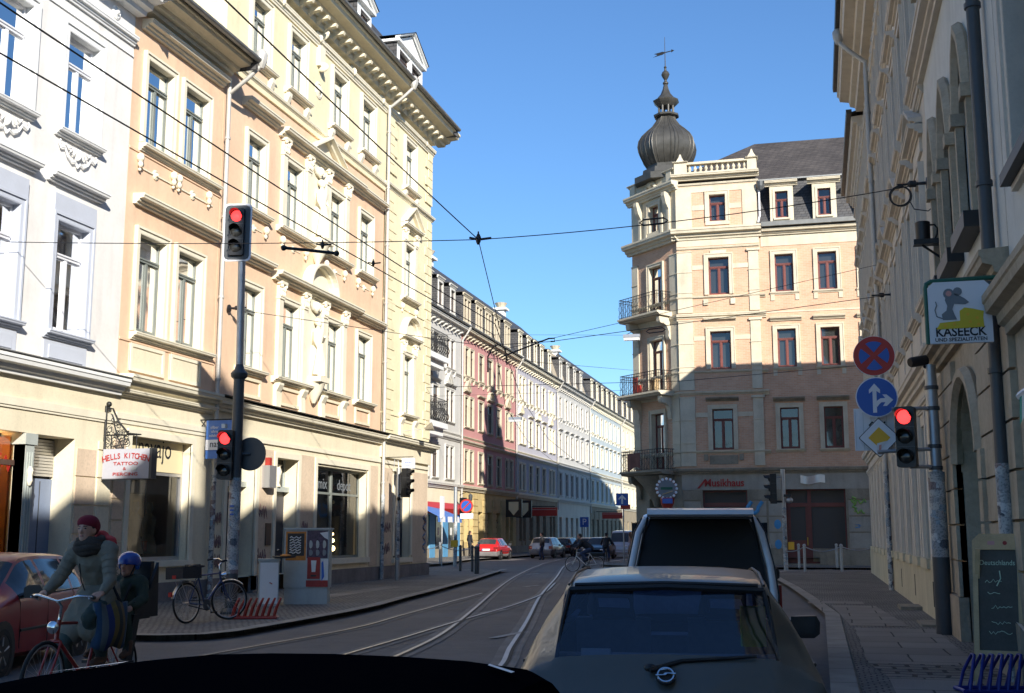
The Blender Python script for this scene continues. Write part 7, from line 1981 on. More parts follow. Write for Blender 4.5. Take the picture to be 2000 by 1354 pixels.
t = thing("one_way_sign", "square blue sign with a white upward arrow left of the corner house", "road sign", (-10.6, 66, 0))
mb = MB(); mb.tube([(-10.6, 66, .1), (-10.6, 66, 3.9)], .04, 'metal', 8); mb.build("post", t)
mb = MB(); mb.bx(ID, -11.0, -10.3, 65.93, 65.95, 3.25, 3.93, 'signblue'); mb.bx(ID, -10.75, -10.2, 65.96, 65.98, 3.05, 3.3, 'signred'); mb.build("plate", t)
mb = MB(); f = frame((-10.65, 65.92, 3.59), (1, 0, 0)); mb.poly(f, [(-.05, -.26), (.05, -.26), (.05, .08), (.18, -.04), (.22, .04), (.0, .26), (-.22, .04), (-.18, -.04), (-.05, .08)], 0, .008, 'signwhite'); mb.build("arrow", t)
t = thing("parking_sign", "small blue parking sign on a post far down the row", "road sign", (-20.6, 106, 0)); mb = MB(); mb.tube([(-20.6, 106, .1), (-20.6, 106, 3.2)], .04, 'metal', 8); mb.build("post", t); mb = MB(); mb.bx(ID, -21.0, -20.2, 105.9, 105.95, 2.3, 3.2, 'signblue'); mb.build("plate", t); mb = MB(); mb.text("P", (-20.6, 105.89, 2.5), (1, 0, 0), (0, 0, 1), .8, 'signwhite'); mb.build("letter", t)
for y, z, lab in ((98.5, 3.2, "red shop sign projecting from the lavender house's dark ground floor"), (133, 3.4, "red double shop sign far down the row by the pale blue house")):
    t = thing("shop_sign", lab, "shop sign", (XROW, y, z)); mb = MB(); mb.bx(ID, XROW + .7, XROW + 3.0, y, y + .2, z, z + .7, 'signred'); mb.build("board", t); mb = MB(); mb.tube([(XROW, y + .1, z + .8), (XROW + 2.8, y + .1, z + .8)], .04, 'iron', 6); mb.build("rod", t)
    mb = MB(); mb.bx(ID, XROW + .8, XROW + 2.9, y - .02, y, z + .5, z + .56, 'pinkish'); mb.build("light_band", t)
t = thing("shop_sign", "pair of dark shield-shaped box signs on the yellow ground floor of the pink house", "shop sign", (XROW, 91.5, 3.6))
for u in (91.2, 94.5):
    mb = MB(); mb.bx(ID, XROW + .4, XROW + 1.7, u, u + .3, 3.0, 4.4, 'black'); mb.poly(frame((XROW + 1.05, u - .01, 3.7), (1, 0, 0)), [(-.4, .5), (.4, .5), (.4, -.1), (0, -.55), (-.4, -.1)], 0, .02, 'creamboard'); mb.build("box", t)

# cabinets, rack, bollards, board
t = thing("utility_cabinet", "waist-high pale grey cabinet in front of the poster-covered one", "cabinet", (-11.4, 23.6, .13), 0)
f = frame((-11.45, 23.5, .13), (.86, .5, 0)); mb = MB(); mb.bx(f, -.22, .2, -.3, 0, .0, .96, 'cabinet'); mb.bx(f, -.24, .22, -.32, .02, .96, 1.0, 'cabinet'); mb.build("case", t)
mb = MB(); mb.bx(f, -.2, .18, 0, .012, .05, .92, 'white'); mb.tube([f(.0, .02, .5), f(.06, .025, .47)], .01, 'signred', 5); mb.build("door", t)
t = thing("utility_cabinet", "taller cabinet pasted all over with torn posters on the left pavement", "cabinet", (-10.95, 24.5, .13))
f = frame((-10.98, 24.35, .13), (.97, .25, 0)); mb = MB(); mb.bx(f, -.48, .47, -.4, 0, 0, .36, 'cabinet'); mb.bx(f, -.5, .49, -.42, .02, .36, 1.62, 'cabinet'); mb.bx(f, -.53, .52, -.45, .05, 1.62, 1.66, 'cabinet'); mb.build("case", t)
g = lambda u, w, v: f(u, w + .021, v)
for i, (a, b_, z0, z1, m) in enumerate(((-.47, -.02, .95, 1.58, 'posteror'), (-.43, -.06, 1.05, 1.54, 'posterdk'), (.0, .46, 1.0, 1.6, 'posterpur'), (.02, .3, .55, 1.02, 'posterred'), (.32, .48, .42, .98, 'paper'), (.0, .48, .38, .52, 'posterred'))):
    mb = MB(); mb.bx(g, a, b_, 0, .003 + .003 * i, z0, z1, m)
    if m == 'posterdk':
        for k in range(7): mb.tube([g(-.38 + j * .035, .012, 1.12 + k * .055 + .02 * math.sin(j * 2. + k)) for j in range(8)], .012, 'paper', 4)
    if m == 'posterpur':
        for k in range(3): mb.ball(g(.08 + k * .15, .012, 1.3), (.05, .006, .09), 'cabinet', 8, 6); mb.ball(g(.08 + k * .15, .012, 1.12), (.06, .006, .07), 'mousegr', 8, 6)
        mb.poly(g, [(.28, 1.55), (.46, 1.58), (.47, 1.4), (.38, 1.45)], .012, .016, 'paper')
    if i == 3: mb.poly(g, [(.1, .95), (.22, .95), (.2, .7), (.12, .7)], .014, .018, 'paper'); mb.bx(g, .1, .22, .014, .018, .6, .64, 'posterdk')
    if m == 'paper': mb.poly(g, [(.33, .9), (.37, .95), (.4, .6), (.34, .5)], .018, .022, 'signblue')
    mb.build("poster", t)
t = thing("litter_tray", "dark tray with orange litter lying on top of the waist-high cabinet", "tray", (-11.3, 23.7, 1.13)); mb = MB(); mb.lathe((-11.22, 23.7, 1.135), [(.05, 0), (.24, .02), (.26, .05), (.05, .03)], 'metald', 14); mb.build("tray", t, 40); mb = MB(); mb.ball((-11.18, 23.7, 1.19), (.13, .1, .04), 'posteror', 10, 6); mb.build("paper_litter", t)

def hoops(t, A, B, n, h, m, lean=.12, deep=.32):
    A = V3(A); B = V3(B); d = (B - A).normalized(); s = V3((-d.y, d.x, 0))
    mb = MB(); mb.tube([A, B], .022, m, 8); mb.tube([A + s * deep, B + s * deep], .022, m, 8); mb.tube([A, A + s * deep], .022, m, 8); mb.tube([B, B + s * deep], .022, m, 8); mb.build("base_frame", t, 50)
    for k in range(n):
        p = A + (B - A) * (k + .5) / n
        mb = MB(); mb.tube([p, p + V3((0, 0, h * .55)) + d * lean * .4 + s * deep * .1, p + V3((0, 0, h)) + d * lean + s * deep * .4, p + V3((0, 0, h)) + d * lean + s * deep * .65, p + V3((0, 0, h * .5)) + d * lean * .4 + s * deep * .95, p + s * deep], .017, m, 7); mb.build("hoop", t, 60)
t = thing("bicycle_rack", "low red bicycle rack of bent hoops at the left kerb", "bicycle rack", (-10.2, 20, .13)); hoops(t, (-10.42, 19.75, .15), (-9.62, 20.05, .15), 8, .34, 'rackred')
t = thing("bicycle_rack", "low blue bicycle rack of bent hoops at the bottom right corner", "bicycle rack", (1.8, 13.1, .15)); hoops(t, (1.3, 12.35, .16), (2.0, 12.5, .16), 8, .33, 'rackblue', .1, .3)

def bollard(x, y, z, h, r, m, lab, grp, top=True):
    t = thing("bollard", lab, "bollard", (x, y, z), group=grp); mb = MB(); mb.tube([(x, y, z), (x, y, z + h)], r, m, 12); mb.build("post", t, 40)
    mb = MB(); mb.lathe((x, y, z + h - .02), [(r, 0), (r + .015, .01), (r + .015, .05), (r * .6, .09), (.01, .1)], m, 12); mb.build("cap", t, 40); return t
def chain(a, b, sag, lab, grp=None):
    a = V3(a); b = V3(b); mb = MB(); mb.tube([a + (b - a) * k / 10 - V3((0, 0, sag * (1 - (k / 5 - 1) ** 2))) for k in range(11)], .022, 'metal', 6); tag(mb.build("chain", None, 60, a), lab, 'chain', grp)
gl = "bollards at the left corner"
bollard(-14.6, 47.8, .13, 1.0, .06, 'metald', "dark bollard nearest the corner house's plinth on the left", gl); bollard(-13.9, 47.2, .13, 1.0, .055, 'metald', "thin dark bollard in front of the far left signal", gl); bollard(-12.95, 44.6, .13, 1.0, .1, 'metald', "thick dark bollard at the left kerb's bend, before the red car", gl)
gf = "white bollards before the blue shop"
for x, y, l in ((-20.6, 59.6, "white bollard left of the blue shop's chain"), (-19.2, 59.2, "white bollard in the middle of the blue shop's chain"), (-17.9, 62.0, "white bollard right of the far left signal")): bollard(x, y, .13, 1.05, .05, 'metal', l, gf)
chain((-20.6, 59.6, 1.1), (-19.2, 59.2, 1.1), .2, "dark chain between the white bollards by the blue shop"); chain((-19.2, 59.2, 1.1), (-17.9, 62, 1.1), .3, "sagging chain from the middle white bollard to the far left signal")
gr = "steel bollards before the music shop"
B_ = [(-2.15, 53.9, "steel bollard beside the white van's right edge"), (-.62, 50.9, "steel bollard nearest us before the music shop, left of the chain"), (.86, 51.4, "steel bollard at the middle of the music shop's chain, nearest us"), (-.95, 57.0, "thin steel bollard close to the red shop door"), (.75, 57.2, "thin steel bollard close to the music shop window")]
for x, y, l in B_: bollard(x, y, .1 if y > 54 else .13, 1.05, .055, 'metal', l, gr)
chain((-.62, 50.9, 1.15), (.86, 51.4, 1.15), .2, "pale chain hanging between the two nearest steel bollards"); chain((-1.43, 52.6, .95), (-.62, 50.9, 1.15), .1, "pale chain from the signal pole to the steel bollard"); chain((.86, 51.4, 1.15), (2.0, 51.9, 1.05), .1, "pale chain running from the middle steel bollard to the right house")

t = thing("chalkboard_sign", "wooden standing chalkboard with green chalk writing on the right pavement", "chalkboard", (1.72, 13.1, .14))
f = frame((1.72, 13.1, .14), (.99, -.12, 0), (.06, .22, .97))
mb = MB(); mb.bx(f, -.24, -.19, 0, .035, 0, 1.38, 'wood'); mb.bx(f, .19, .24, 0, .035, 0, 1.38, 'wood'); mb.bx(f, -.19, .19, 0, .03, .28, .34, 'wood'); mb.poly(f, [(-.24, 1.38), (.24, 1.38), (.24, 1.48), (.17, 1.55), (-.17, 1.55), (-.24, 1.48)], 0, .035, 'wood'); mb.build("wooden_frame", t)
mb = MB(); mb.bx(f, -.19, .19, .004, .02, .34, 1.38, 'slateboard'); mb.build("board", t)
mb = MB(); q_ = V3(f(0, 1, 0)) - V3(f(0, 0, 0)); rt = V3(f(1, 0, 0)) - V3(f(0, 0, 0)); up_ = V3(f(0, 0, 1)) - V3(f(0, 0, 0))
mb.text("Deutschlands", f(0, .021, 1.22), rt, up_, .075, 'chalk', .85, ex=.002); rnd = random.Random(8)
for z in (1.05, .92, .78, .62, .52):
    x0 = -.14 + rnd.random() * .08
    mb.tube([f(x0 + k * .02, .022, z + rnd.uniform(-.018, .022)) for k in range(rnd.randint(6, 12))], .0035, 'chalk', 4)
mb.tube([f(.02, .022, 1.16), f(.03, .022, 1.08), f(-.01, .022, 1.0)], .006, 'chalk', 4); mb.build("chalk_writing", t)
mb = MB(); mb.bx(f, -.09, -.02, .036, .038, 1.43, 1.47, 'pinkish'); mb.lathe(f(.08, .036, 1.45), [(.022, 0), (.022, .002)], 'posterred', 12, tuple(q_)); mb.build("brand_marks", t)
f = frame((1.75, 13.5, .14), (.99, -.12, 0), (.05, -.14, .99)); mb = MB(); mb.bx(f, -.24, -.19, 0, .035, 0, 1.38, 'wood'); mb.bx(f, .19, .24, 0, .035, 0, 1.38, 'wood'); mb.bx(f, -.19, .19, 0, .03, .28, .34, 'wood'); mb.build("rear_legs", t)
t = thing("crate", "dark crate standing under a white carton beside the chalkboard", "crate", (1.72, 10.6, .137)); mb = MB()
for k in range(3): mb.bx(ID, 1.62, 1.98, 10.42, 10.78, .14 + k * .15, .27 + k * .15, 'c_dark')
mb.bx(ID, 1.64, 1.96, 10.44, 10.76, .14, .58, 'black'); mb.build("slatted_box", t)
t = thing("carton", "white open carton standing on the dark crate at the right edge", "carton", (1.8, 10.6, .59)); mb = MB(); mb.bx(ID, 1.64, 1.96, 10.46, 10.76, .592, .82, 'paper'); mb.build("box", t); mb = MB(); mb.q((1.64, 10.46, .82), (1.64, 10.76, .82), (1.56, 10.74, .93), (1.56, 10.46, .93), 'paper'); mb.build("flap", t)

# wires
def wire(pts, r, lab, grp="overhead tram wires", sag=0.):
    P = [V3(p) for p in pts]
    if len(P) == 2:
        a, b = P; P = [a + (b - a) * k / 14 - V3((0, 0, sag * (1 - (k / 7 - 1) ** 2))) for k in range(15)]
    mb = MB(); mb.tube(P, r, 'wire', 6); tag(mb.build("overhead_wire", None, 60, P[0]), lab, 'wire', grp)
N_ = V3((-5.72, 19.7, 6.88))
wire([(-5.3, -4, 5.42), (-5.55, 7, 5.42), (-5.61, 11, 5.42), (-5.62, 16.6, 5.42), (-5.54, 20.2, 5.42)], .0075, "upper of the two long wires falling across the left facade to the hanger")
wire([(-6.3, -4, 5.42), (-6.14, 7.5, 5.42), (-6.08, 11.8, 5.42), (-6.0, 15.4, 5.42), (-5.87, 21.4, 5.42)], .0075, "lower of the two long wires falling across the left facade to the hanger")
wire([(-5.0, -4, 6.95), tuple(N_)], .0095, "thick wire running down from the top edge to the wire junction in the sky", sag=.1)
wire([tuple(N_), (2.04, 20.4, 7.55)], .0085, "span wire from the wire junction to the right wall", sag=.12)
wire([tuple(N_), (-14.58, 18.4, 7.08)], .008, "thin span wire from the wire junction to the white house", sag=.05)
wire([tuple(N_), (-5.72, 21.2, 5.5)], .008, "short hanger wire dropping from the wire junction")
wire([(-5.9, 21.4, 5.42), (-9.0, 34, 5.45), (-11.5, 47, 5.45), (-13.6, 62, 5.45), (-15.2, 80, 5.45), (-15.4, 130, 5.45)], .0085, "contact wire bending away into the far street")
wire([(-5.54, 20.2, 5.42), (-8.0, 32, 5.45), (-10.4, 46, 5.45), (-12.4, 62, 5.45), (-13.9, 80, 5.45), (-14.0, 130, 5.45)], .0085, "second contact wire bending away into the far street")
wire([(-14.58, 27, 7.42), (-8.3, 29, 6.5), (-6.6, 29.4, 6.6), (2.04, 30.6, 7.65)], .009, "span wire from the wall anchor beside the mast to the right house")
wire([(-14.58, 42.95, 7.28), (-5, 45.2, 7.5), (2.04, 47.1, 8.15)], .011, "lower span wire passing the corner house's second-floor sill")
wire([(-8.2, 29, 6.3), (2.04, 32.5, 8.9)], .007, "thin upper span wire in front of the corner house's windows")
wire([(-8.2, 29.2, 6.2), (-8.9, 60.4, 10.1)], .008, "slack wire climbing to the corner tower's middle balcony")
wire([(-9.6, 62.8, 12.4), (-24.2, 66, 13.6)], .009, "lamp wire across the far street between tower and white house")
wire([(-10.0, 63, 9.4), (-24.4, 72, 10.5)], .009, "lower cross wire in the far street")
def insul(x, y, z, d, L_, lab):
    mb = MB(); d = V3(d).normalized(); p = V3((x, y, z)); s = d.cross(V3((0, 0, 1))).normalized() * .0
    mb.tube([p - d * L_ / 2, p - d * L_ * .35 + V3((0, 0, .05)), p + d * L_ * .35 + V3((0, 0, .05)), p + d * L_ / 2, p + d * L_ * .35 - V3((0, 0, .05)), p - d * L_ * .35 - V3((0, 0, .05))], .016, 'wire', 5, closed=True); tag(mb.build("wire_insulator", None, 60, p), lab, 'insulator')
insul(-2.6, 20.0, 7.08, (1, .1, .06), .5, "long loop insulator on the span wire before the corner house roof"); insul(-3.9, 30.0, 6.88, (1, .1, .1), .5, "loop insulator on the lower span wire before the second floor")
def fitting(P, lab, s=1.):
    P = V3(P); mb = MB(); mb.lathe(P, [(.03 * s, -.12 * s), (.06 * s, -.05 * s), (.07 * s, .05 * s), (.03 * s, .14 * s)], 'wire', 8); mb.tube([P + V3((-.22 * s, 0, .06 * s)), P, P + V3((.32 * s, 0, .02 * s))], .03 * s, 'wire', 6); mb.tube([P, P + V3((.0, .0, .2 * s))], .02 * s, 'wire', 6); tag(mb.build("wire_fitting", None, 50, P), lab, 'wire fitting')
fitting(N_, "black star-shaped fitting where the wires meet in the sky", .75); fitting((-6.3, 14.2, 5.48), "black clamp on the wire before the upper statue", .4); fitting((-6.0, 15.3, 5.46), "small clamp near the cream house's downpipe", .35)
t = thing("section_bar", "dark horizontal insulator bar hanging on the lower wire before the statue", "wire bar", (-6.4, 14.0, 5.35)); mb = MB(); mb.tube([(-6.72, 13.9, 5.40), (-6.4, 14.0, 5.37), (-6.05, 14.1, 5.33)], .022, 'wire', 6); mb.build("bar", t); mb = MB(); mb.ball((-6.72, 13.9, 5.4), .04, 'wire', 8, 6); mb.ball((-6.05, 14.1, 5.33), .04, 'wire', 8, 6); mb.build("clamps", t)
t = thing("pull_off_arm", "curved pull-off arm with a loop where the contact wires bend away", "wire bracket", (-7.4, 27.5, 6.1))
mb = MB(); mb.tube([(-7.95, 28.3, 5.7), (-7.95, 28.3, 6.1), (-7.85, 28.4, 6.35), (-7.7, 28.4, 6.42), (-7.55, 28.5, 6.3), (-7.5, 28.5, 5.9)], .02, 'wire', 6); mb.tube([(-7.6, 28.4, 6.1), (-6.5, 28.9, 6.6)], .022, 'wire', 6); mb.build("arm", t, 60); mb = MB(); mb.tube([(-6.5, 28.9, 6.6), (-6.35, 28.9, 6.6), (-6.35, 28.9, 6.52), (-6.45, 28.9, 6.52)], .02, 'wire', 6); mb.build("hook", t, 60)
def anchor(P, n_, lab, s=1.):
    P = V3(P); n_ = V3(n_); mb = MB(); mb.lathe(P, [(.1 * s, 0), (.1 * s, .03), (.03 * s, .04), (.025 * s, .18), (.06 * s, .2), (.06 * s, .3), (.02, .34), (.02, .5 * s)], 'wire', 12, n_); tag(mb.build("wall_anchor", None, 40, P), lab, 'wall anchor')
anchor((XR - .02, 20.4, 7.55), (-1, 0, 0), "dark wall anchor holding the upper span wire at the right house"); anchor((XR - .02, 30.6, 7.65), (-1, 0, 0), "dark wall anchor on the right house above the no-stopping sign"); anchor((XL + .05, 27.0, 7.42), (1, 0, 0), "dark wall anchor on the cream house beside the signal mast")
t = thing("cable_coil", "coil of black cable hanging from the upper right wall anchor", "cable coil", (1.6, 20.2, 7.3)); mb = MB()
for k in range(3): mb.tube([(1.55 + .17 * math.cos(a) + k * .01, 20.2 + k * .02, 7.3 + .17 * math.sin(a)) for a in [2 * math.pi * j / 20 for j in range(20)]], .014, 'wire', 5, closed=True)
mb.build("coil", t, 60); mb = MB(); mb.tube([(1.7, 20.2, 7.2), (1.75, 20, 7.0), (1.95, 19.8, 6.9), (2.03, 19.7, 6.95)], .01, 'wire', 5); mb.build("loose_end", t)
def lamp(P, lab, s=1.):
    P = V3(P); t = thing("street_lamp", lab, "street lamp", P); mb = MB()
    mb.ext(frame(P, (1, 0, 0)), [(-.18 * s, .05), (-.14 * s, .22 * s), (.14 * s, .22 * s), (.18 * s, .05)], -.45 * s, .45 * s, 'metal'); mb.tube([P + V3((-.3 * s, 0, .22 * s)), P + V3((.0, 0, .36 * s)), P + V3((.3 * s, 0, .22 * s))], .02, 'wire', 6); mb.build("housing", t); mb = MB(); mb.ext(frame(P, (1, 0, 0)), [(-.16 * s, .05), (-.1 * s, -.1 * s), (.1 * s, -.1 * s), (.16 * s, .05)], -.42 * s, .42 * s, 'white'); mb.build("diffuser", t)
lamp((-8.85, 58.6, 11.5), "grey lamp hanging on a wire under the corner tower's top balcony", .95); lamp((-17.9, 70, 8.6), "white lamp hanging on a wire before the pink house", .9)
# ---------------------------------------------------------------- bicycles
def bicycle(label, loc, rz, pm, lean=0., steer=0., basket=False, group=None, lamp=True, guards='alu', rack=True, sport=False):
    root = thing("bicycle", label, "bicycle", (0, 0, 0), 0, group, local=True)
    R = .345; rh = V3((0, -.53, R)); fh = V3((0, .56, R)); bb = V3((0, -.06, .29)); st = V3((0, -.24, .84)); ht = V3((0, .36, .86)); hb = V3((0, .385, .70))
    m = MB()
    if sport: m.tube([st + V3((0, 0, -.03)), ht + V3((0, 0, -.02))], .016, pm, 8)
    else: m.tube([st + V3((0, .0, -.04)), ht + V3((0, 0, -.03))], .015, pm, 8)
    m.tube([hb, bb], .019, pm, 8); m.tube([bb, st], .016, pm, 8); m.tube([hb - (ht - hb) * .1, ht], .021, pm, 8)
    for s in (-1, 1):
        m.tube([bb + V3((s * .03, 0, 0)), rh + V3((s * .06, 0, 0))], .010, pm, 6); m.tube([st + V3((s * .02, 0, -.06)), rh + V3((s * .06, 0, 0))], .009, pm, 6)
    m.build("frame", root, 60)
    rot = Matrix.Rotation(steer, 3, (ht - hb).normalized())
    S_ = lambda p: ht + rot @ (V3(p) - ht)
    m = MB()
    for s in (-1, 1): m.tube([S_(hb + V3((s * .05, .01, -.03))), S_(hb + V3((s * .055, .06, -.15))), S_(fh + V3((s * .055, 0, 0)))], .012, pm, 7)
    m.tube([S_(hb + V3((-.05, .01, -.03))), S_(hb + V3((.05, .01, -.03)))], .016, pm, 7); m.build("fork", root, 60)
    def wheel(c, tr):
        w = MB(); n = 40
        w.tube([tr(c + V3((0, R * .955 * math.cos(a), R * .955 * math.sin(a)))) for a in [2 * math.pi * k / n for k in range(n)]], .019, 'rubber', 8, closed=True); o = w.build("wheel", root, 60)
        q = MB(); q.tube([tr(c + V3((0, R * .89 * math.cos(a), R * .89 * math.sin(a)))) for a in [2 * math.pi * k / n for k in range(n)]], .011, 'alu', 6, closed=True); q.build("rim", o, 60)
        q = MB()
        for k in range(28):
            a = 2 * math.pi * k / 28; s = (-1) ** k
            q.tube([tr(c + V3((s * .03, .02 * math.cos(a + s), .02 * math.sin(a + s)))), tr(c + V3((0, R * .89 * math.cos(a), R * .89 * math.sin(a))))], .0016, 'alu', 3, cap=False)
        q.tube([tr(c + V3((-.06, 0, 0))), tr(c + V3((.06, 0, 0)))], .02, 'alu', 8); q.build("hub_and_spokes", o)
    wheel(rh, lambda p: p); wheel(fh, S_)
    if guards:
        for c, tr, a0, a1, nm in ((rh, lambda p: p, .1, 2.9, "rear_mudguard"), (fh, S_, .7, 2.6, "front_mudguard")):
            g = MB(); vs = []; n = 16
            for k in range(n + 1):
                a = a0 + (a1 - a0) * k / n if c is rh else math.pi - a1 + (a1 - a0) * k / n + .3
                for x, rr in ((-.035, R + .018), (0, R + .034), (.035, R + .018)): vs.append(tr(c + V3((x, rr * math.cos(a) * (1 if c is fh else 1), rr * math.sin(a)))))
            g.add(vs, [(3 * k + j, 3 * k + 3 + j, 3 * k + 4 + j, 3 * k + 1 + j) for k in range(n) for j in (0, 1)], guards); g.build(nm, root, 60)
        g = MB(); g.bx(ID, -.03, .03, rh.y - R - .08, rh.y - R - .04, R + .12, R + .2, 'signred'); g.bx(ID, -.04, .04, rh.y - .32, rh.y - .27, R + .42, R + .48, 'signred'); g.build("tail_light", root)
    m = MB(); m.tube([S_(ht), S_(ht + V3((0, -.02, .12))), S_(ht + V3((0, .05, .17)))], .014, 'chrome', 8)
    hbz = V3((0, .05, .17))
    if sport: m.tube([S_(ht + hbz + V3((x, y, z))) for x, y, z in ((-.22, .1, -.1), (-.22, .12, -.02), (-.2, .02, .0), (0, 0, 0), (.2, .02, .0), (.22, .12, -.02), (.22, .1, -.1))], .014, 'black', 8)
    else: m.tube([S_(ht + hbz + V3((x, y, z))) for x, y, z in ((-.31, -.17, .02), (-.3, -.06, .04), (-.2, .0, .05), (0, 0, .0), (.2, .0, .05), (.3, -.06, .04), (.31, -.17, .02))], .012, 'chrome', 8)
    m.build("handlebar", root, 60)
    if not sport:
        for s in (-1, 1):
            g = MB(); g.tube([S_(ht + hbz + V3((s * .31, -.17, .02))), S_(ht + hbz + V3((s * .303, -.06, .04)))], .018, 'black', 8); g.tube([S_(ht + hbz + V3((s * .29, -.03, .03))), S_(ht + hbz + V3((s * .27, -.12, .0)))], .007, 'alu', 5); g.build("grip", root, 60)
    m = MB(); m.tube([st + V3((0, 0, -.05)), st + V3((0, -.03, .1))], .013, 'chrome', 8); m.ball(st + V3((0, -.08, .13)), (.1, .12, .035), 'black', 14, 8); m.ball(st + V3((0, .06, .125)), (.035, .14, .028), 'black', 12, 8); m.build("saddle", root, 60)
    m = MB(); m.lathe(bb + V3((.05, 0, 0)), [(.1, 0), (.1, .008), (.02, .01)], 'metald', 20, (1, 0, 0)); m.tube([bb + V3((.06, 0, 0)), bb + V3((.08, .1, -.13))], .012, 'alu', 6); m.tube([bb + V3((-.06, 0, 0)), bb + V3((-.08, -.1, .13))], .012, 'alu', 6); m.bx(ID, .08, .17, bb.y + .06, bb.y + .14, bb.z - .145, bb.z - .12, 'black'); m.bx(ID, -.17, -.08, bb.y - .14, bb.y - .06, bb.z + .12, bb.z + .145, 'black'); m.tube([rh + V3((.05, 0, .04)), bb + V3((.055, 0, .09))], .01, 'black', 5); m.tube([rh + V3((.05, 0, -.04)), bb + V3((.055, 0, -.09))], .01, 'black', 5); m.build("crankset", root, 60)
    if rack:
        m = MB()
        for s in (-1, 1): m.tube([st + V3((s * .05, -.12, -.12)), (s * .06, -.75, .74), rh + V3((s * .07, -.02, 0))], .006, 'alu', 5)
        m.build("carrier", root, 60)
    if lamp:
        m = MB(); p = S_(ht + V3((0, .1, -.06))); d = rot @ V3((0, 1, 0)); m.lathe(p, [(.02, -.08), (.05, -.02), (.058, .0), (.05, .01), (.001, .02)], 'chrome', 14, d); m.build("front_lamp", root, 50)
    if basket:
        m = MB(); f = frame((0, -.62, .76), (1, 0, 0))
        m.bx(f, -.17, .17, -.24, .2, 0, .02, 'basket'); m.bx(f, -.19, -.17, -.26, .22, 0, .2, 'basket'); m.bx(f, .17, .19, -.26, .22, 0, .2, 'basket'); m.bx(f, -.17, .17, .2, .22, 0, .2, 'basket'); m.bx(f, -.17, .17, -.26, -.24, 0, .24, 'basket'); m.build("rear_basket", root)
    root.location = loc; root.rotation_euler = (0, lean, rz)
    return root

# ---------------------------------------------------------------- people
def blob(name, parent, segs, m, vox=.014, sm=6):
    mb = MB()
    for s in segs:
        if s[0] == 'b': mb.ball(s[1], s[2], m, 14, 10)
        else:
            P = [V3(p) for p in s[0]]; r = s[1] if isinstance(s[1], (list, tuple)) else [s[1]] * len(P)
            Q = []; q = []
            for i in range(len(P) - 1):
                for k in range(4): Q.append(P[i].lerp(P[i + 1], k / 4)); q.append(r[i] + (r[i + 1] - r[i]) * k / 4)
            Q.append(P[-1]); q.append(r[-1])
            mb.tube(Q, q, m, 12)
            for p, rr in ((P[0], r[0]), (P[-1], r[-1])): mb.ball(p, rr, m, 12, 8)
            for p, rr in zip(P[1:-1], r[1:-1]): mb.ball(p, rr, m, 12, 8)
    o = mb.build(name, parent)
    md = o.modifiers.new("blend", 'REMESH'); md.mode = 'VOXEL'; md.voxel_size = vox; md.use_smooth_shade = True
    ms = o.modifiers.new("soften", 'SMOOTH'); ms.factor = .5; ms.iterations = sm
    if name in ('jacket', 'trousers', 'coat_skirt', 'red_hood') and vox < .018:
        for sz, st_ in ((.11, .03), (.045, .012)):
            tx = bpy.data.textures.new("cloth_folds", 'CLOUDS'); tx.noise_scale = sz; tx.noise_depth = 2
            dm = o.modifiers.new("folds", 'DISPLACE'); dm.texture = tx; dm.strength = st_; dm.mid_level = .5
    return o

def hand_segs(w, d, s, curl=1.0):
    """palm, four bent fingers and a thumb; w = wrist, d = pointing way, s = thumb side (unit)"""
    w = V3(w); d = V3(d).normalized(); s = V3(s).normalized(); dn = d.cross(s).normalized()
    if dn.z > 0: dn = -dn
    S_ = [([w, w + d * .045], [.022, .026]), ([w + d * .04 + s * .02, w + d * .075 + s * .026], [.019, .014]), ([w + d * .04 - s * .02, w + d * .07 - s * .026], [.019, .013])]
    for k, (o, L_) in enumerate(((.028, .07), (.01, .08), (-.009, .074), (-.027, .058))):
        b = w + d * .078 + s * o; k1 = b + d * L_ * .45 + dn * .008; k2 = k1 + (d * (1 - .75 * curl) + dn * curl).normalized() * L_ * .32; k3 = k2 + (dn - d * .5 * curl).normalized() * L_ * .25
        S_.append(([b, k1, k2, k3], [.0105, .010, .009, .0075]))
    t = w + d * .03 + s * .03
    S_.append(([t, t + s * .028 + d * .022 + dn * .012, t + s * .026 + d * .05 + dn * .03], [.012, .011, .008]))
    return S_

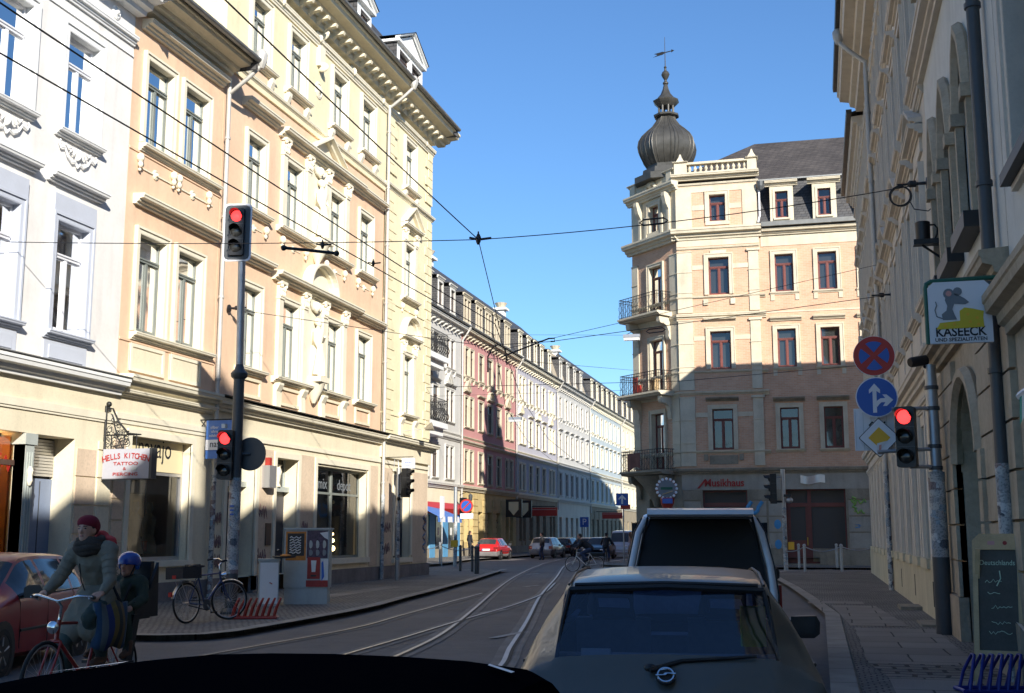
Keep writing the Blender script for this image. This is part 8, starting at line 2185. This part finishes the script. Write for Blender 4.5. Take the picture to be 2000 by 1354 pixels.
def person(label, J, c, loc, rz, face=0., hat=None, group=None, vox=.014, longcoat=False, hairlen=0., puffy=1.0, hd=.105, tilt=0.):
    """J: joints in local axes, y forward: hip,chest,neck,head, sh/el/wr (l,r), hp/kn/an/to (l,r)"""
    root = thing("person", label, "person", (0, 0, 0), 0, group, local=True)
    H = V3(J['head']); rotm = Matrix.Rotation(face, 3, 'Z') @ Matrix.Rotation(tilt, 3, 'X')
    hp = lambda x, y, z: H + rotm @ V3((x, y, z)) * (hd / .105)
    k = hd / .105
    sk = [('b', H + V3((0, 0, .015 * k)), (.078 * k, .098 * k, .112 * k)), ('b', hp(0, .03, -.06), (.055 * k, .06 * k, .058 * k)), ('b', hp(0, .1, -.008), (.013 * k, .02 * k, .022 * k)), ('b', hp(0, .088, .02), (.01 * k, .014 * k, .03 * k)), ('b', hp(0, .072, -.085), (.022 * k, .022 * k, .018 * k)),
          ('b', hp(.078, -.005, -.005), (.012 * k, .02 * k, .03 * k)), ('b', hp(-.078, -.005, -.005), (.012 * k, .02 * k, .03 * k)),
          ([J['neck'], H + V3((0, -.01, -.05 * k))], [.05 * k, .046 * k]), ([J['hip'], J['chest'], J['neck']], [.10 * k, .11 * k, .05 * k])]
    up = [([J['hip'], V3(J['hip']).lerp(V3(J['chest']), .5), J['chest']], [c.get('w', .15) * .98, c.get('w', .15) * .95, c.get('w', .15) * 1.05]), ([J['shl'], J['shr']], [.085 * k * puffy, .085 * k * puffy]), ([V3(J['neck']) - V3((0, 0, .05)), J['chest']], [.075 * k, .13 * k])]
    lo = [('b', J['hip'], (.155 * k, .13 * k, .12 * k))]
    sh = []
    for s in 'lr':
        a, b, w = (V3(J[q + s]) for q in ('sh', 'el', 'wr'))
        sk.append(([a, b, w], [.04 * k, .034 * k, .024 * k]))
        sk += hand_segs(w, (J.get('hd' + s) or (w - b)), V3(((1 if s == 'l' else -1) * .9, .3, .2)) if s == 'l' else V3((-.9, .3, .2)), c.get('curl', .9))
        up.append(([a, a.lerp(b, .5), b, b.lerp(w, .85)], [.072 * k * puffy, .066 * k * puffy, .06 * k * puffy, .044 * k * puffy]))
        p, q, n, t = (V3(J[z + s]) for z in ('hp', 'kn', 'an', 'to'))
        lo.append(([p, p.lerp(q, .5), q, q.lerp(n, .4), n], [.105 * k, .092 * k, .07 * k, .068 * k, .05 * k]))
        sh.append(([n - V3((0, 0, .03)), n.lerp(t, .55) - V3((0, 0, .015)), t], [.045 * k, .042 * k, .034 * k]))
        sh.append(([n + V3((0, 0, .06)), n - V3((0, 0, .03))], [.05 * k, .044 * k]))
        sk.append(([p, q, n], [.07 * k, .05 * k, .035 * k]))
    if longcoat: up.append(([J['hip'], V3(J['hip']) + V3((0, .06, -.16))], [.175, .17]))
    blob("body", root, sk, M['skin'], min(vox, .009), 3)
    blob("jacket", root, up, M[c['up']], vox); blob("trousers", root, lo, M[c['lo']], vox); blob("shoes", root, sh, M[c['sh']], min(vox, .012), 3)
    e = MB()
    for s in (-1, 1): e.ball(hp(s * .032, .086, .02), (.012 * k, .008 * k, .007 * k), 'eye', 8, 6); e.tube([hp(s * .016, .096, .04), hp(s * .05, .083, .042)], .004 * k, 'hair', 4)
    e.build("eyes", root, 60)
    e = MB(); e.ball(hp(0, .092, -.05), (.022 * k, .008 * k, .007 * k), 'lip', 10, 6); e.build("mouth", root, 60)
    if hat != 'helmet':
        hs = [('b', hp(0, -.022, .035), (.088 * k, .1 * k, .105 * k))]
        if hairlen: hs.append(([hp(0, -.06, .0), hp(0, -.08, -hairlen)], [.075 * k, .05 * k]))
        blob("hair", root, hs, M['hair'], .012)
    if hat == 'beret':
        blob("knit_hat", root, [('b', hp(0, -.015, .075), (.1 * k, .112 * k, .075 * k)), ('b', hp(0, -.05, .04), (.1 * k, .1 * k, .09 * k)), ('b', hp(0, -.1, .02), (.07 * k, .06 * k, .075 * k))], M[c.get('hat', 'c_hat')], .012)
    if hat == 'cap': blob("cap", root, [('b', hp(0, -.01, .065), (.09 * k, .105 * k, .07 * k)), ([hp(-.03, .1, .06), hp(.03, .1, .06)], .02)], M['c_dark'], .012)
    if hat == 'helmet':
        h = MB(); pr = [(.125 * k, -.01 * k), (.13 * k, .03 * k), (.12 * k, .075 * k), (.09 * k, .115 * k), (.045 * k, .135 * k), (.002, .14 * k)]
        h.lathe(hp(0, -.015, .02), pr, 'helmet', 20, rotm @ V3((0, -.12, 1)))
        for a in (-.5, 0., .5): h.tube([hp(math.sin(a) * .12, .115 * math.cos(a) - .02, .05), hp(math.sin(a) * .09, .08 * math.cos(a) - .02, .12), hp(math.sin(a) * .05, -.02, .155), hp(math.sin(a) * .09, -.11, .11)], .012 * k, 'signwhite', 6)
        h.build("helmet", root, 50); h = MB(); h.tube([hp(.085, 0, .02), hp(.06, .05, -.1), hp(0, .06, -.115), hp(-.06, .05, -.1), hp(-.085, 0, .02)], .006, 'black', 5); h.ball(hp(.1, -.02, .0), (.02, .035, .035), 'signblue', 8, 6); h.ball(hp(-.1, -.02, .0), (.02, .035, .035), 'signblue', 8, 6); h.build("strap", root, 60)
    root.location = loc; root.rotation_euler = (0, 0, rz)
    return root

def riding(z0=.0, lean=0., hx=.31, hy=.24, hz=1.06):
    """joints of a rider; pedals at the bicycle's cranks"""
    return dict(hip=(0, -.26, 1.02 + z0), chest=(0, -.1 + lean, 1.34 + z0 - lean * .4), neck=(0, -.05 + lean * 1.3, 1.49 + z0 - lean * .55), head=(0, .0 + lean * 1.5, 1.645 + z0 - lean * .6),
                shl=(-.18, -.07 + lean, 1.43 + z0 - lean * .5), shr=(.18, -.07 + lean, 1.43 + z0 - lean * .5), ell=(-.29, .04 + lean * .9, 1.2 - lean * .25), elr=(.29, .04 + lean * .9, 1.2 - lean * .25), wrl=(-hx, hy - .07, hz + .04), wrr=(hx, hy - .07, hz + .04), hdl=(0, .9, -.25), hdr=(0, .9, -.25),
                hpl=(-.1, -.24, .98 + z0), hpr=(.1, -.24, .98 + z0), knl=(-.14, .14, .80), knr=(.14, .1, .62), anl=(-.13, -.14, .53), anr=(.13, .02, .26), tol=(-.13, -.02, .47), tor=(.13, .15, .2))

WB = (-6.72, 9.92, .02); WR = R_(180 - 2)
bk_w = bicycle("red bicycle ridden by the woman in the dark red hat, with a round front lamp", WB, WR, 'bikered', guards=None, steer=R_(6))
J = riding(.05)
J['head'] = (0, .03, 1.665)
J.update(knl=(-.16, .16, .86), anl=(-.15, -.1, .50), tol=(-.14, .03, .45))
wm = person("woman cyclist in a dark red knit hat, thick scarf and grey quilted coat", J, dict(up='c_coat', lo='c_green', sh='c_brown', w=.15), WB, WR, R_(6), 'beret', longcoat=True, puffy=1.08)
sc = MB()
for k, (z, r) in enumerate(((1.47, .105), (1.50, .12), (1.54, .115), (1.575, .1))):
    sc.tube([(r * math.cos(a) * 1.0, -.04 + r * math.sin(a) * .95 + .01, z + .012 * math.sin(3 * a + k)) for a in [2 * math.pi * j / 18 for j in range(18)]], .042, 'c_scarf', 8, closed=True)
s1 = sc.build("scarf", wm, 60)
blob("red_hood", wm, [([(-.12, -.17, 1.55), (0, -.21, 1.58), (.12, -.17, 1.55)], .06), ([(.0, -.2, 1.6), (0, -.16, 1.5)], .07)], M['c_hood'], .014)
blob("coat_skirt", wm, [([(-.05, -.2, 1.05), (-.1, -.04, .86), (-.13, .06, .76)], [.16, .15, .12]), ([(.05, -.2, 1.05), (.1, -.06, .84), (.12, .0, .72)], [.16, .15, .12]), ([(0, -.1, 1.0), (0, -.02, .8)], [.16, .13])], M['c_coat'], .014)
sm_ = MB()
for s in (-1, 1):
    for t in (.2, .4, .62, .82): 
        a = V3(J['sh' + ('l' if s < 0 else 'r')]); b = V3(J['el' + ('l' if s < 0 else 'r')]); p = a.lerp(b, t); d = (b - a).normalized(); x = d.cross(V3((0, 0, 1))).normalized(); y = d.cross(x)
        sm_.tube([p + (x * math.cos(q) + y * math.sin(q)) * .0755 for q in [2 * math.pi * j / 16 for j in range(16)]], .0035, 'c_coat', 4, closed=True)
sm_.tube([(0, .115, 1.36), (0, .075, 1.2), (0, -.06, 1.0)], .006, 'black', 5); sm_.build("seams", wm, 60)
def place_local(o): o.location = WB; o.rotation_euler = (0, 0, WR); return o
bag = thing("bag", "large bag with blue and ochre stripes hanging at the woman's left side", "bag", (0, 0, 0), local=True)
m = MB(); vs = []
for i in range(11):
    u = -.22 + .42 * i / 10
    for j in range(7):
        z = 1.0 - .42 * j / 6; bul = .08 * math.sin(math.pi * j / 6 * .9 + .15) * math.sin(math.pi * (i + .6) / 11.2)
        vs.append((-.27 - bul, u - .05 + (j - 3) * .004, z - .02 * math.sin(i)))
m.add(vs, [(i * 7 + j, i * 7 + 7 + j, i * 7 + 8 + j, i * 7 + 1 + j) for i in range(10) for j in range(6)], 'bagstripe'); o = m.build("cloth", bag, 70)
so_ = o.modifiers.new("thickness", 'SOLIDIFY'); so_.thickness = .1; so_.offset = -1
m = MB(); m.tube([(-.24, -.22, .98), (-.16, -.14, 1.2), (.0, -.22, 1.52), (.14, -.16, 1.4)], .016, 'c_dark', 6); m.build("strap", bag, 60); place_local(bag)
cs_ = thing("child_seat", "dark plastic child seat mounted behind the saddle of the red bicycle", "child seat", (0, 0, 0), local=True)
m = MB(); m.ext(lambda u, w, v: (u, w, v), [(-.52, .80), (-.48, .86), (-.78, .86), (-.85, 1.36), (-.90, 1.36), (-.86, .80)], -.14, .14, 'black'); m.build("shell", cs_)
for s in (-1, 1):
    m = MB(); m.ext(lambda u, w, v: (u, w, v), [(-.5, .82), (-.5, .98), (-.72, 1.05), (-.88, 1.35), (-.9, .82)], s * .19 - .015, s * .19 + .015, 'black'); m.build("side_wing", cs_)
    m = MB(); m.ext(lambda u, w, v: (u, w, v), [(-.46, .42), (-.36, .44), (-.46, .86), (-.56, .86)], s * .2 - .03, s * .2 + .03, 'black'); m.bx(ID, min(s * .17, s * .25), max(s * .17, s * .25), -.46, -.34, .40, .43, 'black'); m.build("foot_rest", cs_)
m = MB(); m.tube([(.06, -.3, .7), (.08, -.6, .78), (.06, -.8, .78)], .012, 'alu', 6); m.tube([(-.06, -.3, .7), (-.08, -.6, .78), (-.06, -.8, .78)], .012, 'alu', 6); m.build("mounting_bars", cs_); place_local(cs_)
JC = dict(hip=(0, -.68, .92), chest=(0, -.70, 1.10), neck=(0, -.69, 1.2), head=(0, -.66, 1.315), shl=(-.12, -.7, 1.15), shr=(.12, -.7, 1.15), ell=(-.2, -.64, 1.0), elr=(.2, -.64, 1.0), wrl=(-.17, -.5, .93), wrr=(.17, -.5, .93), hpl=(-.07, -.66, .9), hpr=(.07, -.66, .9), knl=(-.15, -.43, .84), knr=(.15, -.43, .84), anl=(-.2, -.43, .54), anr=(.2, -.43, .54), tol=(-.2, -.33, .48), tor=(.2, -.33, .48))
person("small child in a blue striped helmet and green jacket, strapped in the child seat", JC, dict(up='c_child', lo='c_child', sh='c_brown', w=.125), WB, WR, R_(2), 'helmet', hd=.095, vox=.012, puffy=1.1)
m = MB(); 
for s in (-1, 1): m.tube([(s * .07, -.69, 1.22), (s * .08, -.57, 1.1), (s * .03, -.56, .95)], .014, 'black', 6)
h_ = thing("harness", "black shoulder straps over the child's green jacket", "harness", (0, 0, 0), local=True); m.build("strap_pair", h_, 60); place_local(h_)

bicycle("dark blue bicycle with a rear basket parked by its front wheel in the red rack", (-10.52, 19.17, .13), R_(-11), 'bikeblue', lean=R_(-3), steer=R_(-28), basket=True, guards='alu')
bicycle("light framed bicycle ridden across the junction by the man in dark clothes", (-10.15, 52.2, .0), R_(88), 'white', guards=None, lamp=False, rack=False, sport=True)
person("man in dark jacket and jeans riding leftward across the junction, far away", riding(0., .16, .21, .40, 1.0), dict(up='c_dark', lo='c_jeans', sh='c_dark', w=.17), (-10.15, 52.2, .0), R_(88), R_(20), None, vox=.02)
bicycle("dark bicycle seen from behind at the far end, ridden away beside the white van", (-11.6, 66, 0), R_(4), 'black', guards=None, lamp=False, rack=False)
person("cyclist in dark clothes riding away beside the white van's left edge, seen from behind", riding(.0, .06), dict(up='c_dark', lo='c_jeans', sh='c_dark', w=.17), (-11.6, 66, 0), R_(4), 0., 'cap', vox=.02)
def standing(st=.0): return dict(hip=(0, 0, .95), chest=(0, .0, 1.3), neck=(0, .01, 1.48), head=(0, .03, 1.64), shl=(-.18, 0, 1.42), shr=(.18, 0, 1.42), ell=(-.24, -.04, 1.14), elr=(.24, .02, 1.14), wrl=(-.23, .08, .9), wrr=(.24, .1, .9), hpl=(-.09, 0, .92), hpr=(.09, 0, .92), knl=(-.1, .04 + st, .5), knr=(.1, .02, .5), anl=(-.1, st * .6, .09), anr=(.1, -st * .9, .09), tol=(-.1, .12 + st * .6, .05), tor=(.1, .12 - st * .9, .05))
person("pedestrian in a dark jacket and jeans crossing in front of the silver-white estate car", standing(.12), dict(up='c_dark', lo='c_jeans', sh='c_dark', w=.17), (-17.5, 75.5, .0), R_(100), 0., None, vox=.02)
person("long-haired woman in black standing behind the bright red car", standing(.0), dict(up='c_dark', lo='c_dark', sh='c_dark', w=.15), (-23.6, 79.5, .13), R_(-40), 0., None, vox=.02, hairlen=.2)
